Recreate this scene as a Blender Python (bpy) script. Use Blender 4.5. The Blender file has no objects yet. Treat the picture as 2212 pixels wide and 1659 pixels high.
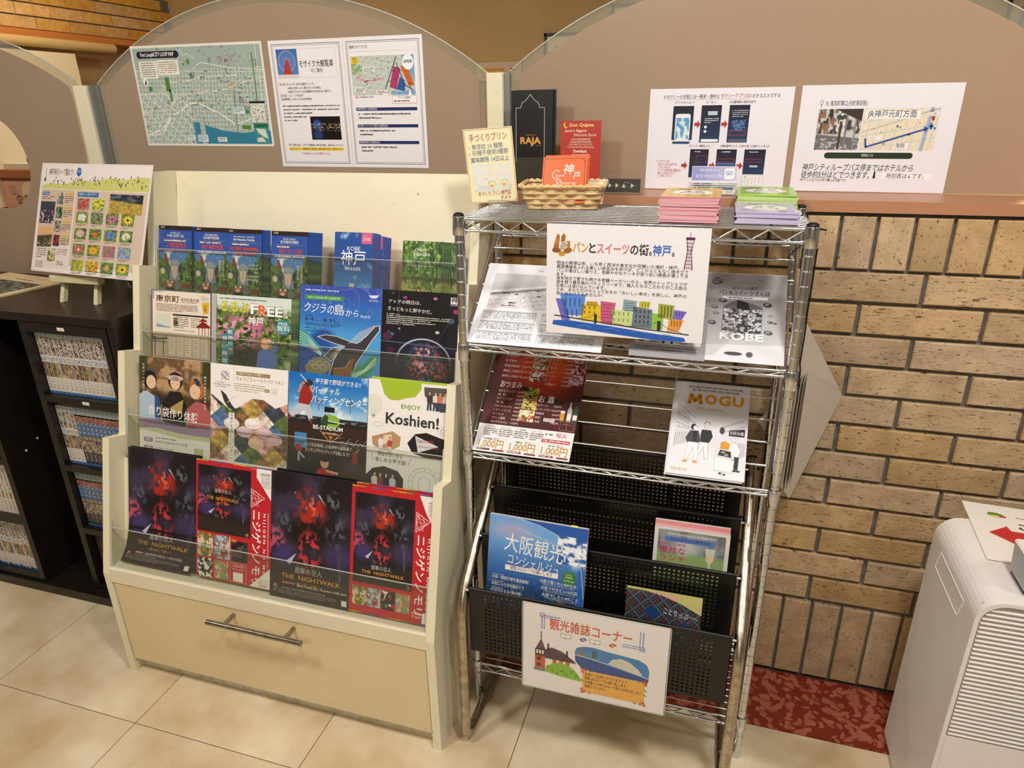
import bpy, math, random
import numpy as np
from mathutils import Matrix, Vector
PI = math.pi
SC = bpy.context.scene
COL = SC.collection
random.seed(4)

# ------------------------------------------------------------------ camera
RC = ((0.956583, 0.291110, -0.014285), (0.095236, -0.358514, -0.928654), (-0.275462, 0.886974, -0.370672))
cam_d = bpy.data.cameras.new('camera'); cam = bpy.data.objects.new('camera', cam_d); COL.objects.link(cam)
cam_d.sensor_width = 36.0; cam_d.lens = 1480.33 / 2212 * 36.0; cam_d.clip_start = 0.02
r, d, f = RC
cam.matrix_world = Matrix(((r[0], -d[0], -f[0], 0), (r[1], -d[1], -f[1], 0), (r[2], -d[2], -f[2], 1.36157), (0, 0, 0, 1)))
SC.camera = cam

# ------------------------------------------------------------------ world, lights, exposure
w = bpy.data.worlds.new('world'); SC.world = w; w.use_nodes = True
w.node_tree.nodes['Background'].inputs[0].default_value = (1.0, 0.86, 0.70, 1)
w.node_tree.nodes['Background'].inputs[1].default_value = 0.10
SC.view_settings.view_transform = 'Standard'; SC.view_settings.look = 'None'
SC.view_settings.gamma = 1.0; SC.view_settings.use_curve_mapping = False
SC.view_settings.exposure = -0.42

def area(name, x, y, z, size, power, col, tx=None, ty=None, tz=0, spread=PI):
    l = bpy.data.lights.new(name, 'AREA'); l.shape = 'DISK'; l.size = size; l.energy = power; l.color = col; l.spread = spread
    o = bpy.data.objects.new(name, l); COL.objects.link(o); o.location = (x, y, z)
    if tx is not None:
        o.rotation_euler = (Vector((tx, ty, tz)) - Vector((x, y, z))).to_track_quat('-Z', 'Y').to_euler()
    return o
WARM = (1.0, 0.90, 0.78); NEU = (1.0, 0.955, 0.905)
area('ceiling_lamp_a', 0.35, 0.30, 2.42, 0.22, 28, NEU, 0.15, 1.0, 0.8)
area('ceiling_lamp_b', -1.15, 0.10, 2.42, 0.22, 24, NEU, -1.0, 1.0, 0.5)
area('ceiling_lamp_c', -2.60, 0.20, 2.42, 0.22, 9, WARM, -2.3, 1.0, 0.4)
area('ceiling_lamp_d', 1.75, 0.45, 2.42, 0.22, 12, NEU, 1.3, 0.9, 0.6)
area('ceiling_lamp_e', -0.60, -1.60, 2.42, 0.9, 26, WARM, -0.4, 0.6, 0.3)
area('front_wall_fill', 0.20, -2.60, 2.42, 0.9, 22, NEU, 0.2, -3.2, 1.2)  # added fill: brightens the wall behind the camera for chrome reflections
area('ceiling_lamp_f', 1.30, 3.10, 2.45, 0.4, 70, (1.0, 0.76, 0.46), 0.55, 1.66, 1.45, 1.9)
area('ceiling_lamp_g', -1.60, 3.00, 2.45, 0.4, 24, WARM, -1.8, 3.1, 0)
area('ceiling_lamp_h', -3.10, 2.90, 2.45, 0.4, 22, (1.0, 0.84, 0.56), -3.6, 3.1, 0.6)

# ------------------------------------------------------------------ colour + materials
def lin(c):
    if isinstance(c, str):
        c = [int(c[i:i + 2], 16) / 255 for i in (0, 2, 4)]
    c = np.clip(np.asarray(c, float), 0, 1)
    return np.where(c <= 0.04045, c / 12.92, ((c + 0.055) / 1.055) ** 2.4)
def rgba(c): return (*[float(v) for v in lin(c)], 1.0)

def new_mat(name):
    m = bpy.data.materials.new(name); m.use_nodes = True
    return m, m.node_tree.nodes, m.node_tree.links, m.node_tree.nodes['Principled BSDF']
def simple(name, col, rough=0.5, metal=0.0, coat=0.0, spec=0.5, alpha=1.0, trans=0.0, ior=1.45):
    m, n, l, b = new_mat(name)
    b.inputs['Base Color'].default_value = rgba(col); b.inputs['Roughness'].default_value = rough
    b.inputs['Metallic'].default_value = metal; b.inputs['Coat Weight'].default_value = coat
    b.inputs['Specular IOR Level'].default_value = spec; b.inputs['Transmission Weight'].default_value = trans
    b.inputs['IOR'].default_value = ior; b.inputs['Alpha'].default_value = alpha
    return m
def noisy(name, c1, c2, scale=8, rough=0.5, detail=4, bump=0.0, bscale=None, stretch=(1, 1, 1), lo=0.35, hi=0.65, metal=0.0, spec=0.5, spots=None, obj=True, var=0.0):
    m, n, l, b = new_mat(name)
    tc = n.new('ShaderNodeTexCoord'); mp = n.new('ShaderNodeMapping'); mp.inputs['Scale'].default_value = stretch
    l.new(tc.outputs['Object'], mp.inputs['Vector'])
    nz = n.new('ShaderNodeTexNoise'); nz.inputs['Scale'].default_value = scale; nz.inputs['Detail'].default_value = detail
    l.new(mp.outputs[0], nz.inputs['Vector'])
    cr = n.new('ShaderNodeValToRGB'); cr.color_ramp.elements[0].position = lo; cr.color_ramp.elements[1].position = hi
    cr.color_ramp.elements[0].color = rgba(c1); cr.color_ramp.elements[1].color = rgba(c2)
    l.new(nz.outputs['Fac'], cr.inputs[0]); out = cr.outputs[0]
    if spots:
        sc, thr, colr = spots
        n2 = n.new('ShaderNodeTexNoise'); n2.inputs['Scale'].default_value = sc; n2.inputs['Detail'].default_value = 2
        l.new(mp.outputs[0], n2.inputs['Vector'])
        r2 = n.new('ShaderNodeValToRGB'); r2.color_ramp.elements[0].position = thr; r2.color_ramp.elements[1].position = thr + 0.03
        l.new(n2.outputs['Fac'], r2.inputs[0])
        mx = n.new('ShaderNodeMixRGB'); l.new(r2.outputs[0], mx.inputs[0]); l.new(out, mx.inputs[1]); mx.inputs[2].default_value = rgba(colr)
        out = mx.outputs[0]
    if var:
        oi = n.new('ShaderNodeObjectInfo'); hs = n.new('ShaderNodeHueSaturation')
        mr = n.new('ShaderNodeMapRange'); mr.inputs[3].default_value = 1 - var; mr.inputs[4].default_value = 1 + var
        l.new(oi.outputs['Random'], mr.inputs[0]); l.new(mr.outputs[0], hs.inputs['Value']); l.new(out, hs.inputs['Color']); out = hs.outputs[0]
    l.new(out, b.inputs['Base Color'])
    b.inputs['Roughness'].default_value = rough; b.inputs['Metallic'].default_value = metal; b.inputs['Specular IOR Level'].default_value = spec
    if bump:
        n3 = n.new('ShaderNodeTexNoise'); n3.inputs['Scale'].default_value = bscale or scale; n3.inputs['Detail'].default_value = 3
        l.new(mp.outputs[0], n3.inputs['Vector'])
        bp = n.new('ShaderNodeBump'); bp.inputs['Strength'].default_value = bump; bp.inputs['Distance'].default_value = 0.002
        l.new(n3.outputs['Fac'], bp.inputs['Height']); l.new(bp.outputs[0], b.inputs['Normal'])
    return m

def brick_mat(name, stretch, thr=0.60, base=('AE916A', 'C9AB80'), dark='4A3820', nscale=1.0):
    m, n, l, b = new_mat(name)
    tc = n.new('ShaderNodeTexCoord'); oi = n.new('ShaderNodeObjectInfo')
    ad = n.new('ShaderNodeVectorMath'); ad.operation = 'ADD'
    sc = n.new('ShaderNodeVectorMath'); sc.operation = 'SCALE'; sc.inputs[3].default_value = 7.0
    cb = n.new('ShaderNodeCombineXYZ')
    for i in range(3): l.new(oi.outputs['Random'], cb.inputs[i])
    l.new(cb.outputs[0], sc.inputs[0]); l.new(tc.outputs['Object'], ad.inputs[0]); l.new(sc.outputs[0], ad.inputs[1])
    mp = n.new('ShaderNodeMapping'); mp.inputs['Scale'].default_value = stretch; l.new(ad.outputs[0], mp.inputs[0])
    n1 = n.new('ShaderNodeTexNoise'); n1.inputs['Scale'].default_value = 26 * nscale; n1.inputs['Detail'].default_value = 5; l.new(ad.outputs[0], n1.inputs[0])
    r1 = n.new('ShaderNodeValToRGB'); r1.color_ramp.elements[0].position = .3; r1.color_ramp.elements[1].position = .7
    r1.color_ramp.elements[0].color = rgba(base[0]); r1.color_ramp.elements[1].color = rgba(base[1]); l.new(n1.outputs[0], r1.inputs[0])
    n2 = n.new('ShaderNodeTexNoise'); n2.inputs['Scale'].default_value = 1.0; n2.inputs['Detail'].default_value = 3; n2.inputs['Distortion'].default_value = 0.9; l.new(mp.outputs[0], n2.inputs[0])
    r2 = n.new('ShaderNodeValToRGB'); r2.color_ramp.elements[0].position = thr; r2.color_ramp.elements[1].position = thr + .055; l.new(n2.outputs[0], r2.inputs[0])
    mx = n.new('ShaderNodeMixRGB'); l.new(r2.outputs[0], mx.inputs[0]); l.new(r1.outputs[0], mx.inputs[1]); mx.inputs[2].default_value = rgba(dark)
    hs = n.new('ShaderNodeHueSaturation'); mr = n.new('ShaderNodeMapRange'); mr.inputs[3].default_value = .84; mr.inputs[4].default_value = 1.1
    l.new(oi.outputs['Random'], mr.inputs[0]); l.new(mr.outputs[0], hs.inputs['Value'])
    m3 = n.new('ShaderNodeMath'); m3.operation = 'MULTIPLY'; m3.inputs[1].default_value = 7.3; l.new(oi.outputs['Random'], m3.inputs[0])
    m4 = n.new('ShaderNodeMath'); m4.operation = 'FRACT'; l.new(m3.outputs[0], m4.inputs[0])
    mr2 = n.new('ShaderNodeMapRange'); mr2.inputs[3].default_value = .82; mr2.inputs[4].default_value = 1.12; l.new(m4.outputs[0], mr2.inputs[0]); l.new(mr2.outputs[0], hs.inputs['Saturation'])
    l.new(mx.outputs[0], hs.inputs['Color']); l.new(hs.outputs[0], b.inputs['Base Color'])
    b.inputs['Roughness'].default_value = .62
    ma = n.new('ShaderNodeMath'); ma.operation = 'MULTIPLY_ADD'; ma.inputs[1].default_value = -1; ma.inputs[2].default_value = 1; l.new(n2.outputs[0], ma.inputs[0])
    bp = n.new('ShaderNodeBump'); bp.inputs['Strength'].default_value = .36; bp.inputs['Distance'].default_value = .004
    l.new(ma.outputs[0], bp.inputs['Height']); l.new(bp.outputs[0], b.inputs['Normal'])
    return m

def print_mat(name, rough, coat=0.0, spec=0.5):
    m, n, l, b = new_mat(name)
    a = n.new('ShaderNodeAttribute'); a.attribute_name = 'Col'; l.new(a.outputs['Color'], b.inputs['Base Color'])
    b.inputs['Roughness'].default_value = rough; b.inputs['Coat Weight'].default_value = coat; b.inputs['Coat Roughness'].default_value = 0.08
    b.inputs['Specular IOR Level'].default_value = spec
    return m
PRN = print_mat('printed_paper', 0.45, 0.0, 0.35)
GLS = print_mat('glossy_print', 0.35, 0.25)
LAM = print_mat('laminated_print', 0.3, 0.5)

CREAM = noisy('cream_laminate', 'E2DABC', 'EAE3C8', 3, 0.42, bump=0.02, spots=(60, .76, 'A89468'))
CREAMD = noisy('cream_drawer_warmlit', 'D9C69A', 'E0CFA6', 3, 0.4, spots=(34, .775, '9A845A'))  # tan tone paints the warm light on the drawer into the cream
CREAMF = simple('cream_shelf', 'DCD2BC', .5)
EDGE = noisy('worn_board', 'C9BFA2', 'DDD6BE', 30, .6, spots=(90, .66, '5F5646'))
CHROME = noisy('chrome', 'CBD0D6', 'D8DCE2', 20, 0.10, metal=1.0)
CHROMEW = noisy('worn_chrome', 'A59A88', 'C3BAA9', 60, 0.3, metal=1.0, spots=(260, .66, '6A6257'), bump=.05)
STEEL = noisy('brushed_steel', '8E887C', 'ACA69A', 40, 0.28, metal=1.0, stretch=(1, 1, 1))
BLKM = simple('black_enamel', '0C0C0C', 0.33)
BLKP = simple('black_plastic', '101010', 0.35)
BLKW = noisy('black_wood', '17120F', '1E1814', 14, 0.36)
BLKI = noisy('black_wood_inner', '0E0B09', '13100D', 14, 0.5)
TILE = noisy('beige_vinyl', 'C0A77E', 'EADDC0', 4.6, 0.34, detail=7, lo=.32, hi=.68, spots=(75, .755, 'A08860'), var=.015)
REDS = None
GROUT = simple('tile_joint', '4B3A2B', .8)
MORTAR = noisy('mortar', '5C5B55', '73716A', 40, .9, bump=.1)
BRH = brick_mat('brick_long', (76, 76, 330), .61, dark='5A4628')
BRV = brick_mat('brick_upright', (230, 76, 180), .63, dark='5A4628')
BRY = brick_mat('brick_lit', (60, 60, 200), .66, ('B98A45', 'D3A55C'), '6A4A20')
LEDGE = simple('tan_ledge', 'B08060', .38)
BEIGE = noisy('beige_plaster', 'A98C5E', 'B3966A', 2, .85)
PALE = simple('pale_lit_wall', 'DCD6B0', .8)  # light on the wall behind the hole, put into a paler colour
CEIL = simple('ceiling_paint', 'D6D6D4', .85)
WHITEP = noisy('white_plastic', 'E2DEDA', 'E8E4E0', 4, .42)
GREYP = simple('grey_plastic', 'AEB2B6', .4)
WOODP = noisy('pale_wood', 'CFC49A', 'DDD4AE', 30, .6, stretch=(1, 8, 8))
RATTAN = noisy('rattan', 'C9A36A', 'E6CB97', 60, .55, stretch=(1, 1, 3), bump=.3, bscale=220)
WHITE = simple('white_card', 'EDE9E4', .5)

def glass_mat(name, col, rough=0.0):
    m, n, l, b = new_mat(name)
    b.inputs['Base Color'].default_value = rgba(col); b.inputs['Roughness'].default_value = rough
    b.inputs['Transmission Weight'].default_value = 1.0; b.inputs['IOR'].default_value = 1.45
    return m
def thin_clear(name, tint, amount):
    # thin acrylic sheet: mostly passes light, fresnel reflections, slight milky body
    m, n, l, b = new_mat(name); n.remove(b)
    o = n['Material Output']; tr = n.new('ShaderNodeBsdfTransparent'); tr.inputs[0].default_value = rgba(tint)
    gl = n.new('ShaderNodeBsdfGlossy'); gl.inputs['Roughness'].default_value = .03
    df = n.new('ShaderNodeBsdfDiffuse'); df.inputs[0].default_value = rgba('D8D8CC')
    f0 = n.new('ShaderNodeFresnel'); f0.inputs[0].default_value = 1.49
    ge = n.new('ShaderNodeNewGeometry'); iv = n.new('ShaderNodeMath'); iv.operation = 'SUBTRACT'; iv.inputs[0].default_value = 1.0; l.new(ge.outputs['Backfacing'], iv.inputs[1])
    fr = n.new('ShaderNodeMath'); fr.operation = 'MULTIPLY'; l.new(f0.outputs[0], fr.inputs[0]); l.new(iv.outputs[0], fr.inputs[1])
    m1 = n.new('ShaderNodeMixShader'); m1.inputs[0].default_value = amount; l.new(tr.outputs[0], m1.inputs[1]); l.new(df.outputs[0], m1.inputs[2])
    m2 = n.new('ShaderNodeMixShader'); l.new(fr.outputs[0], m2.inputs[0]); l.new(m1.outputs[0], m2.inputs[1]); l.new(gl.outputs[0], m2.inputs[2])
    l.new(m2.outputs[0], o.inputs[0]); return m
ACR = thin_clear('clear_acrylic', 'F6F7F3', .025)
PANE = thin_clear('clear_pane', 'EFEDE4', .16)
ACRE = simple('acrylic_edge', 'B9BFB4', .25, spec=.8)
GLASS = glass_mat('clear_glass', 'EFF2EA')
def frosted(name, col):
    m, n, l, b = new_mat(name); n.remove(b); o = n['Material Output']
    df = n.new('ShaderNodeBsdfDiffuse'); df.inputs[0].default_value = rgba(col)
    tl = n.new('ShaderNodeBsdfTranslucent'); tl.inputs[0].default_value = rgba('EBCB92')
    gl = n.new('ShaderNodeBsdfGlossy'); gl.inputs['Roughness'].default_value = .22; gl.inputs[0].default_value = rgba('C8C4C0')
    a = n.new('ShaderNodeMixShader'); a.inputs[0].default_value = .45; l.new(df.outputs[0], a.inputs[1]); l.new(tl.outputs[0], a.inputs[2])
    fr = n.new('ShaderNodeFresnel'); fr.inputs[0].default_value = 1.4
    c = n.new('ShaderNodeMixShader'); l.new(fr.outputs[0], c.inputs[0]); l.new(a.outputs[0], c.inputs[1]); l.new(gl.outputs[0], c.inputs[2])
    l.new(c.outputs[0], o.inputs[0]); return m
FROST = frosted('frosted_film', 'BFAE9B')

def red_stone():
    m, n, l, b = new_mat('red_marble')
    tc = n.new('ShaderNodeTexCoord')
    nz = n.new('ShaderNodeTexNoise'); nz.inputs['Scale'].default_value = 18; l.new(tc.outputs['Object'], nz.inputs[0])
    mv = n.new('ShaderNodeMixRGB'); mv.blend_type = 'ADD'; mv.inputs[0].default_value = .06; l.new(tc.outputs['Object'], mv.inputs[1]); l.new(nz.outputs['Color'], mv.inputs[2])
    v = n.new('ShaderNodeTexVoronoi'); v.feature = 'SMOOTH_F1'; v.inputs['Scale'].default_value = 58; v.inputs['Smoothness'].default_value = .12; l.new(mv.outputs[0], v.inputs[0])
    n2 = n.new('ShaderNodeTexNoise'); n2.inputs['Scale'].default_value = 12; n2.inputs['Detail'].default_value = 4; l.new(tc.outputs['Object'], n2.inputs[0])
    sb = n.new('ShaderNodeMath'); sb.operation = 'MULTIPLY_ADD'; sb.inputs[1].default_value = .9; sb.inputs[2].default_value = 0; l.new(n2.outputs[0], sb.inputs[0])
    ad = n.new('ShaderNodeMath'); ad.operation = 'ADD'; l.new(v.outputs['Distance'], ad.inputs[0]); l.new(sb.outputs[0], ad.inputs[1])
    cr = n.new('ShaderNodeValToRGB'); e_ = cr.color_ramp.elements; e_[0].position = .86; e_[1].position = 1.0
    e_[0].color = rgba('A55E4A'); e_[1].color = rgba('7A2A1A'); q = e_.new(.955); q.color = rgba('9C5340'); q = e_.new(.975); q.color = rgba('7E2E1E'); l.new(ad.outputs[0], cr.inputs[0])
    l.new(cr.outputs[0], b.inputs['Base Color']); b.inputs['Roughness'].default_value = .3
    return m
REDS = red_stone()

# ------------------------------------------------------------------ geometry helpers
class MB:
    """collects shapes and links them as one mesh object"""
    def __init__(s): s.v = []; s.f = []; s.m = []; s.sm = []; s.cm = 0
    def add(s, vs, fs, smooth=False):
        o = len(s.v); s.v += [tuple(map(float, p)) for p in vs]
        for q in fs: s.f.append(tuple(i + o for i in q)); s.m.append(s.cm); s.sm.append(smooth)
        return s
    def box(s, x0, x1, y0, y1, z0, z1):
        return s.add([(x0, y0, z0), (x1, y0, z0), (x1, y1, z0), (x0, y1, z0), (x0, y0, z1), (x1, y0, z1), (x1, y1, z1), (x0, y1, z1)],
                     [(0, 3, 2, 1), (4, 5, 6, 7), (0, 1, 5, 4), (1, 2, 6, 5), (2, 3, 7, 6), (3, 0, 4, 7)])
    def bevbox(s, x0, x1, y0, y1, z0, z1, b):
        # box with chamfered front (-y) edges
        f = [(x0 + b, y0, z0 + b), (x1 - b, y0, z0 + b), (x1 - b, y0, z1 - b), (x0 + b, y0, z1 - b)]
        g = [(x0, y0 + b, z0), (x1, y0 + b, z0), (x1, y0 + b, z1), (x0, y0 + b, z1)]
        h = [(x0, y1, z0), (x1, y1, z0), (x1, y1, z1), (x0, y1, z1)]
        fs = [(0, 1, 2, 3)]
        for i in range(4):
            j = (i + 1) % 4; fs += [(i, i + 4, j + 4, j), (i + 4, i + 8, j + 8, j + 4)]
        return s.add(f + g + h, fs)
    def tube(s, pts, r, n=10, caps=True, closed=False):
        pts = [Vector(p) for p in pts]; N = len(pts); rings = []; up = None
        for i, p in enumerate(pts):
            if closed: t = (pts[(i + 1) % N] - pts[i - 1])
            else: t = (pts[min(i + 1, N - 1)] - pts[max(i - 1, 0)])
            t.normalize()
            if up is None:
                a = Vector((0, 0, 1)) if abs(t.z) < .9 else Vector((1, 0, 0)); up = t.cross(a).normalized()
            else:
                up = (up - t * up.dot(t)).normalized()
            b = t.cross(up)
            rr = r[i] if isinstance(r, (list, tuple)) else r
            rings.append([p + (up * math.cos(2 * PI * k / n) + b * math.sin(2 * PI * k / n)) * rr for k in range(n)])
        vs = [q for R in rings for q in R]; fs = []
        for i in range(N if closed else N - 1):
            j = (i + 1) % N
            for k in range(n): k2 = (k + 1) % n; fs.append((i * n + k, i * n + k2, j * n + k2, j * n + k))
        s.add(vs, fs, True)
        if caps and not closed:
            o = [tuple(q) for q in rings[0]]; e = [tuple(q) for q in rings[-1]]
            s.add(o, [tuple(range(n))[::-1]]); s.add(e, [tuple(range(n))])
        return s
    def cyl(s, x, y, z0, z1, r0, r1=None, n=20):
        return s.tube([(x, y, z0), (x, y, z1)], [r0, r0 if r1 is None else r1], n)
    def lathe(s, prof, x=0, y=0, n=24):
        vs = []; fs = []
        for (rr, z) in prof: vs += [(x + rr * math.cos(2 * PI * k / n), y + rr * math.sin(2 * PI * k / n), z) for k in range(n)]
        for i in range(len(prof) - 1):
            for k in range(n): k2 = (k + 1) % n; fs.append((i * n + k, i * n + k2, (i + 1) * n + k2, (i + 1) * n + k))
        return s.add(vs, fs, True)
    def prism(s, poly, ax, a0, a1):
        """poly of 2D points extruded along axis ax ('x','y','z') ; 2D = remaining axes in order"""
        n = len(poly)
        def P(q, a): return {'x': (a, q[0], q[1]), 'y': (q[0], a, q[1]), 'z': (q[0], q[1], a)}[ax]
        vs = [P(q, a0) for q in poly] + [P(q, a1) for q in poly]
        return s.add(vs, [tuple(range(n))[::-1], tuple(range(n, 2 * n))] + [(i, (i + 1) % n, (i + 1) % n + n, i + n) for i in range(n)])
    def mesh(s, name, mats):
        me = bpy.data.meshes.new(name); me.from_pydata(s.v, [], s.f); me.update()
        for m in (mats if isinstance(mats, (list, tuple)) else [mats]): me.materials.append(m)
        me.polygons.foreach_set('material_index', s.m); me.polygons.foreach_set('use_smooth', s.sm)
        bm_fix(me); return me
    def build(s, name, mats, parent=None, base=None):
        """base: world point that becomes the object's origin (when it has no parent)"""
        if base is not None:
            s.v = [(a - base[0], b - base[1], c - base[2]) for a, b, c in s.v]
        elif parent is not None:
            L = parent.matrix_world.inverted_safe() if parent.parent is None else (parent.parent.matrix_world @ parent.matrix_basis).inverted_safe()
            s.v = [tuple(L @ Vector(p)) for p in s.v]
        o = bpy.data.objects.new(name, s.mesh(name, mats)); COL.objects.link(o)
        if base is not None: o.matrix_world = Matrix.Translation(base)
        if parent is not None: o.parent = parent
        return o
import bmesh
def bm_fix(me):
    bm = bmesh.new(); bm.from_mesh(me); bmesh.ops.recalc_face_normals(bm, faces=bm.faces); bm.to_mesh(me); bm.free()
ORD = ('', 'first', 'second', 'third', 'fourth', 'fifth', 'sixth', 'seventh', 'eighth', 'ninth', 'tenth', 'eleventh', 'twelfth', 'thirteenth', 'fourteenth', 'fifteenth', 'sixteenth', 'seventeenth', 'eighteenth', 'nineteenth', 'twentieth', 'twenty-first')
def tag(o, label=None, cat=None, group=None, kind=None):
    if label: o['label'] = label
    if cat: o['category'] = cat
    if group: o['group'] = group
    if kind: o['kind'] = kind
    return o
def thing(name, loc, label, cat, group=None):
    o = bpy.data.objects.new(name, None); COL.objects.link(o); o.empty_display_size = .02
    o.matrix_world = Matrix.Translation(loc); return tag(o, label, cat, group)

# ------------------------------------------------------------------ printed sheets
rng = np.random.default_rng(7)
_tab = rng.random((64, 64))
def vnoise(x, y):
    xi = np.floor(x).astype(int); yi = np.floor(y).astype(int); fx = x - xi; fy = y - yi
    fx = fx * fx * (3 - 2 * fx); fy = fy * fy * (3 - 2 * fy)
    g = lambda a, b: _tab[a % 64, b % 64]
    return (g(xi, yi) * (1 - fx) + g(xi + 1, yi) * fx) * (1 - fy) + (g(xi, yi + 1) * (1 - fx) + g(xi + 1, yi + 1) * fx) * fy
def fbm(u, v, s, o=4, k=0.0):
    t = 0; a = .5; n = 0
    for i in range(o):
        t = t + a * vnoise(u * s + 13.7 * k + i * 5.1, v * s + 7.3 * k + i * 3.3); n += a; a *= .5; s *= 2.03
    return t / n
def hexc(c): return np.array([int(c[i:i + 2], 16) / 255 for i in (0, 2, 4)]) if isinstance(c, str) else np.asarray(c, float)
def mix(a, b, t): t = np.clip(t, 0, 1)[:, None]; return a * (1 - t) + b * t
def sm(x, a, b): t = np.clip((x - a) / (b - a), 0, 1); return t * t * (3 - 2 * t)
def flat(c, u): return np.tile(hexc(c), (len(u), 1))
def blob(u, v, cx, cy, rx, ry, s=.3): return 1 - sm(np.sqrt(((u - cx) / rx) ** 2 + ((v - cy) / ry) ** 2), 1 - s, 1 + s)

_tc = bpy.data.curves.new('glyphs', 'FONT'); _to = bpy.data.objects.new('glyphs', _tc); COL.objects.link(_to)
_gc = {}
def glyph(s, bold, res):
    bold *= .30 if any(ord(c) > 0x2E00 for c in s) else .7
    k = (s, bold, res)
    if k not in _gc:
        _tc.body = s; _tc.resolution_u = res; _tc.offset = bold; me = _to.to_mesh()
        n = len(me.vertices); co = np.empty(n * 3); me.vertices.foreach_get('co', co); co = co.reshape(-1, 3)[:, :2]
        me.calc_loop_triangles(); t = np.empty(len(me.loop_triangles) * 3, int); me.loop_triangles.foreach_get('vertices', t)
        _to.to_mesh_clear(); _gc[k] = (co, t.reshape(-1, 3))
    return _gc[k]

class Sheet:
    """flat printed piece: mm coordinates, origin at its top left, y down. Front faces +z local."""
    def __init__(s, wmm, hmm, paper='F2EFEA', thick=.4, side=None, edge=None, sub=1, body=True):
        s.w, s.h, s.t = wmm, hmm, thick; s.V = []; s.F = []; s.C = []; s.n = 0; s.auto = 0
        side = side or paper
        if body:
            W, H, T = wmm, hmm, thick
            q = lambda pts, c: s.quad3(pts, c)
            for i in range(sub):
                y0, y1 = H * i / sub, H * (i + 1) / sub
                q([(0, y1, 0), (W, y1, 0), (W, y0, 0), (0, y0, 0)], paper)
                q([(0, y0, -T), (W, y0, -T), (W, y1, -T), (0, y1, -T)], side)
                q([(0, y1, -T), (0, y1, 0), (0, y0, 0), (0, y0, -T)], side)
                q([(W, y1, 0), (W, y1, -T), (W, y0, -T), (W, y0, 0)], edge or side)
            q([(0, 0, 0), (W, 0, 0), (W, 0, -T), (0, 0, -T)], edge or side)
            q([(0, H, -T), (W, H, -T), (W, H, 0), (0, H, 0)], edge or side)
        s.nb = len(s.V)
    def raw(s, v, f, c):
        v = np.asarray(v, float); f = np.asarray(f, int)
        s.V.append(v); s.F.append(f + s.n); s.n += len(v)
        c = np.asarray(c, float); s.C.append(np.tile(c, (len(v), 1)) if c.ndim == 1 else c)
    def quad3(s, pts, c):
        s.raw([pts[i] for i in (0, 1, 2, 3)], [(0, 1, 2), (0, 2, 3)], hexc(c))
    def z(s, l): return .05 + .05 * l
    def R(s, x, y, w, h, c, l=1): z = s.z(l); s.quad3([(x, y + h, z), (x + w, y + h, z), (x + w, y, z), (x, y, z)], c); return s
    def P(s, pts, c, l=2):
        # simple polygon, ear clipping through mathutils
        from mathutils.geometry import tessellate_polygon
        t = tessellate_polygon([[Vector((a, -b, 0)) for a, b in pts]])
        z = s.z(l); s.raw([(a, b, z) for a, b in pts], s.orient(pts, t), hexc(c)); return s
    def orient(s, pts, t):
        o = []
        for a, b, c in t:
            A, B, C_ = pts[a], pts[b], pts[c]
            cr = (B[0] - A[0]) * (C_[1] - A[1]) - (B[1] - A[1]) * (C_[0] - A[0])
            o.append((a, b, c) if cr < 0 else (a, c, b))
        return o
    def E(s, cx, cy, rx, ry, c, l=2, n=20, rot=0.0):
        cr, sr = math.cos(rot), math.sin(rot)
        pts = [(cx, cy)] + [(cx + rx * math.cos(a) * cr - ry * math.sin(a) * sr, cy + rx * math.cos(a) * sr + ry * math.sin(a) * cr) for a in [2 * PI * i / n for i in range(n)]]
        z = s.z(l); s.raw([(a, b, z) for a, b in pts], [(0, (i + 1) % n + 1, i + 1) for i in range(n)], hexc(c)); return s
    def L(s, pts, w, c, l=3):
        z = s.z(l); h = w / 2
        for (x0, y0), (x1, y1) in zip(pts[:-1], pts[1:]):
            dx, dy = x1 - x0, y1 - y0; n = math.hypot(dx, dy) or 1; dx, dy = dx / n * h, dy / n * h
            s.raw([(x0 - dy - dx * .5, y0 + dx - dy * .5, z), (x1 - dy + dx * .5, y1 + dx + dy * .5, z), (x1 + dy + dx * .5, y1 - dx + dy * .5, z), (x0 + dy - dx * .5, y0 - dx - dy * .5, z)], [(0, 1, 2), (0, 2, 3)], hexc(c))
        return s
    def box(s, x, y, w, h, lw, c, l=3): return s.L([(x, y), (x + w, y), (x + w, y + h), (x, y + h), (x, y)], lw, c, l)
    def RR(s, x, y, w, h, r, c, l=2):
        pts = []
        for cx, cy, a0 in ((x + w - r, y + r, -PI / 2), (x + w - r, y + h - r, 0), (x + r, y + h - r, PI / 2), (x + r, y + r, PI)):
            pts += [(cx + r * math.cos(a0 + k * PI / 8), cy + r * math.sin(a0 + k * PI / 8)) for k in range(5)]
        return s.P(pts, c, l)
    def T(s, txt, x, y, w, h, c, b=0.0, sl=0.0, l=6, res=2, rot=0.0, out=None):
        if out: s.T(txt, x, y, w, h, out[0], b + out[1], sl, l - 1, res, rot)
        co, tr = glyph(txt, b, res)
        if len(co) == 0: return s
        x0, x1 = co[:, 0].min(), co[:, 0].max(); k = w / max(x1 - x0, 1e-6)
        if w <= 0: k = h / .80
        X = (co[:, 0] - x0) * k; Y = -(co[:, 1] + .12) * (h / .86)      # baseline -> em box
        Y = Y + h; X = X - (Y - h / 2) * sl
        if rot: cr, sr = math.cos(rot), math.sin(rot); X, Y = X * cr - Y * sr, X * sr + Y * cr
        z = np.full(len(X), s.z(l)); s.raw(np.c_[x + X, y + Y, z], tr, hexc(c)); return s
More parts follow.
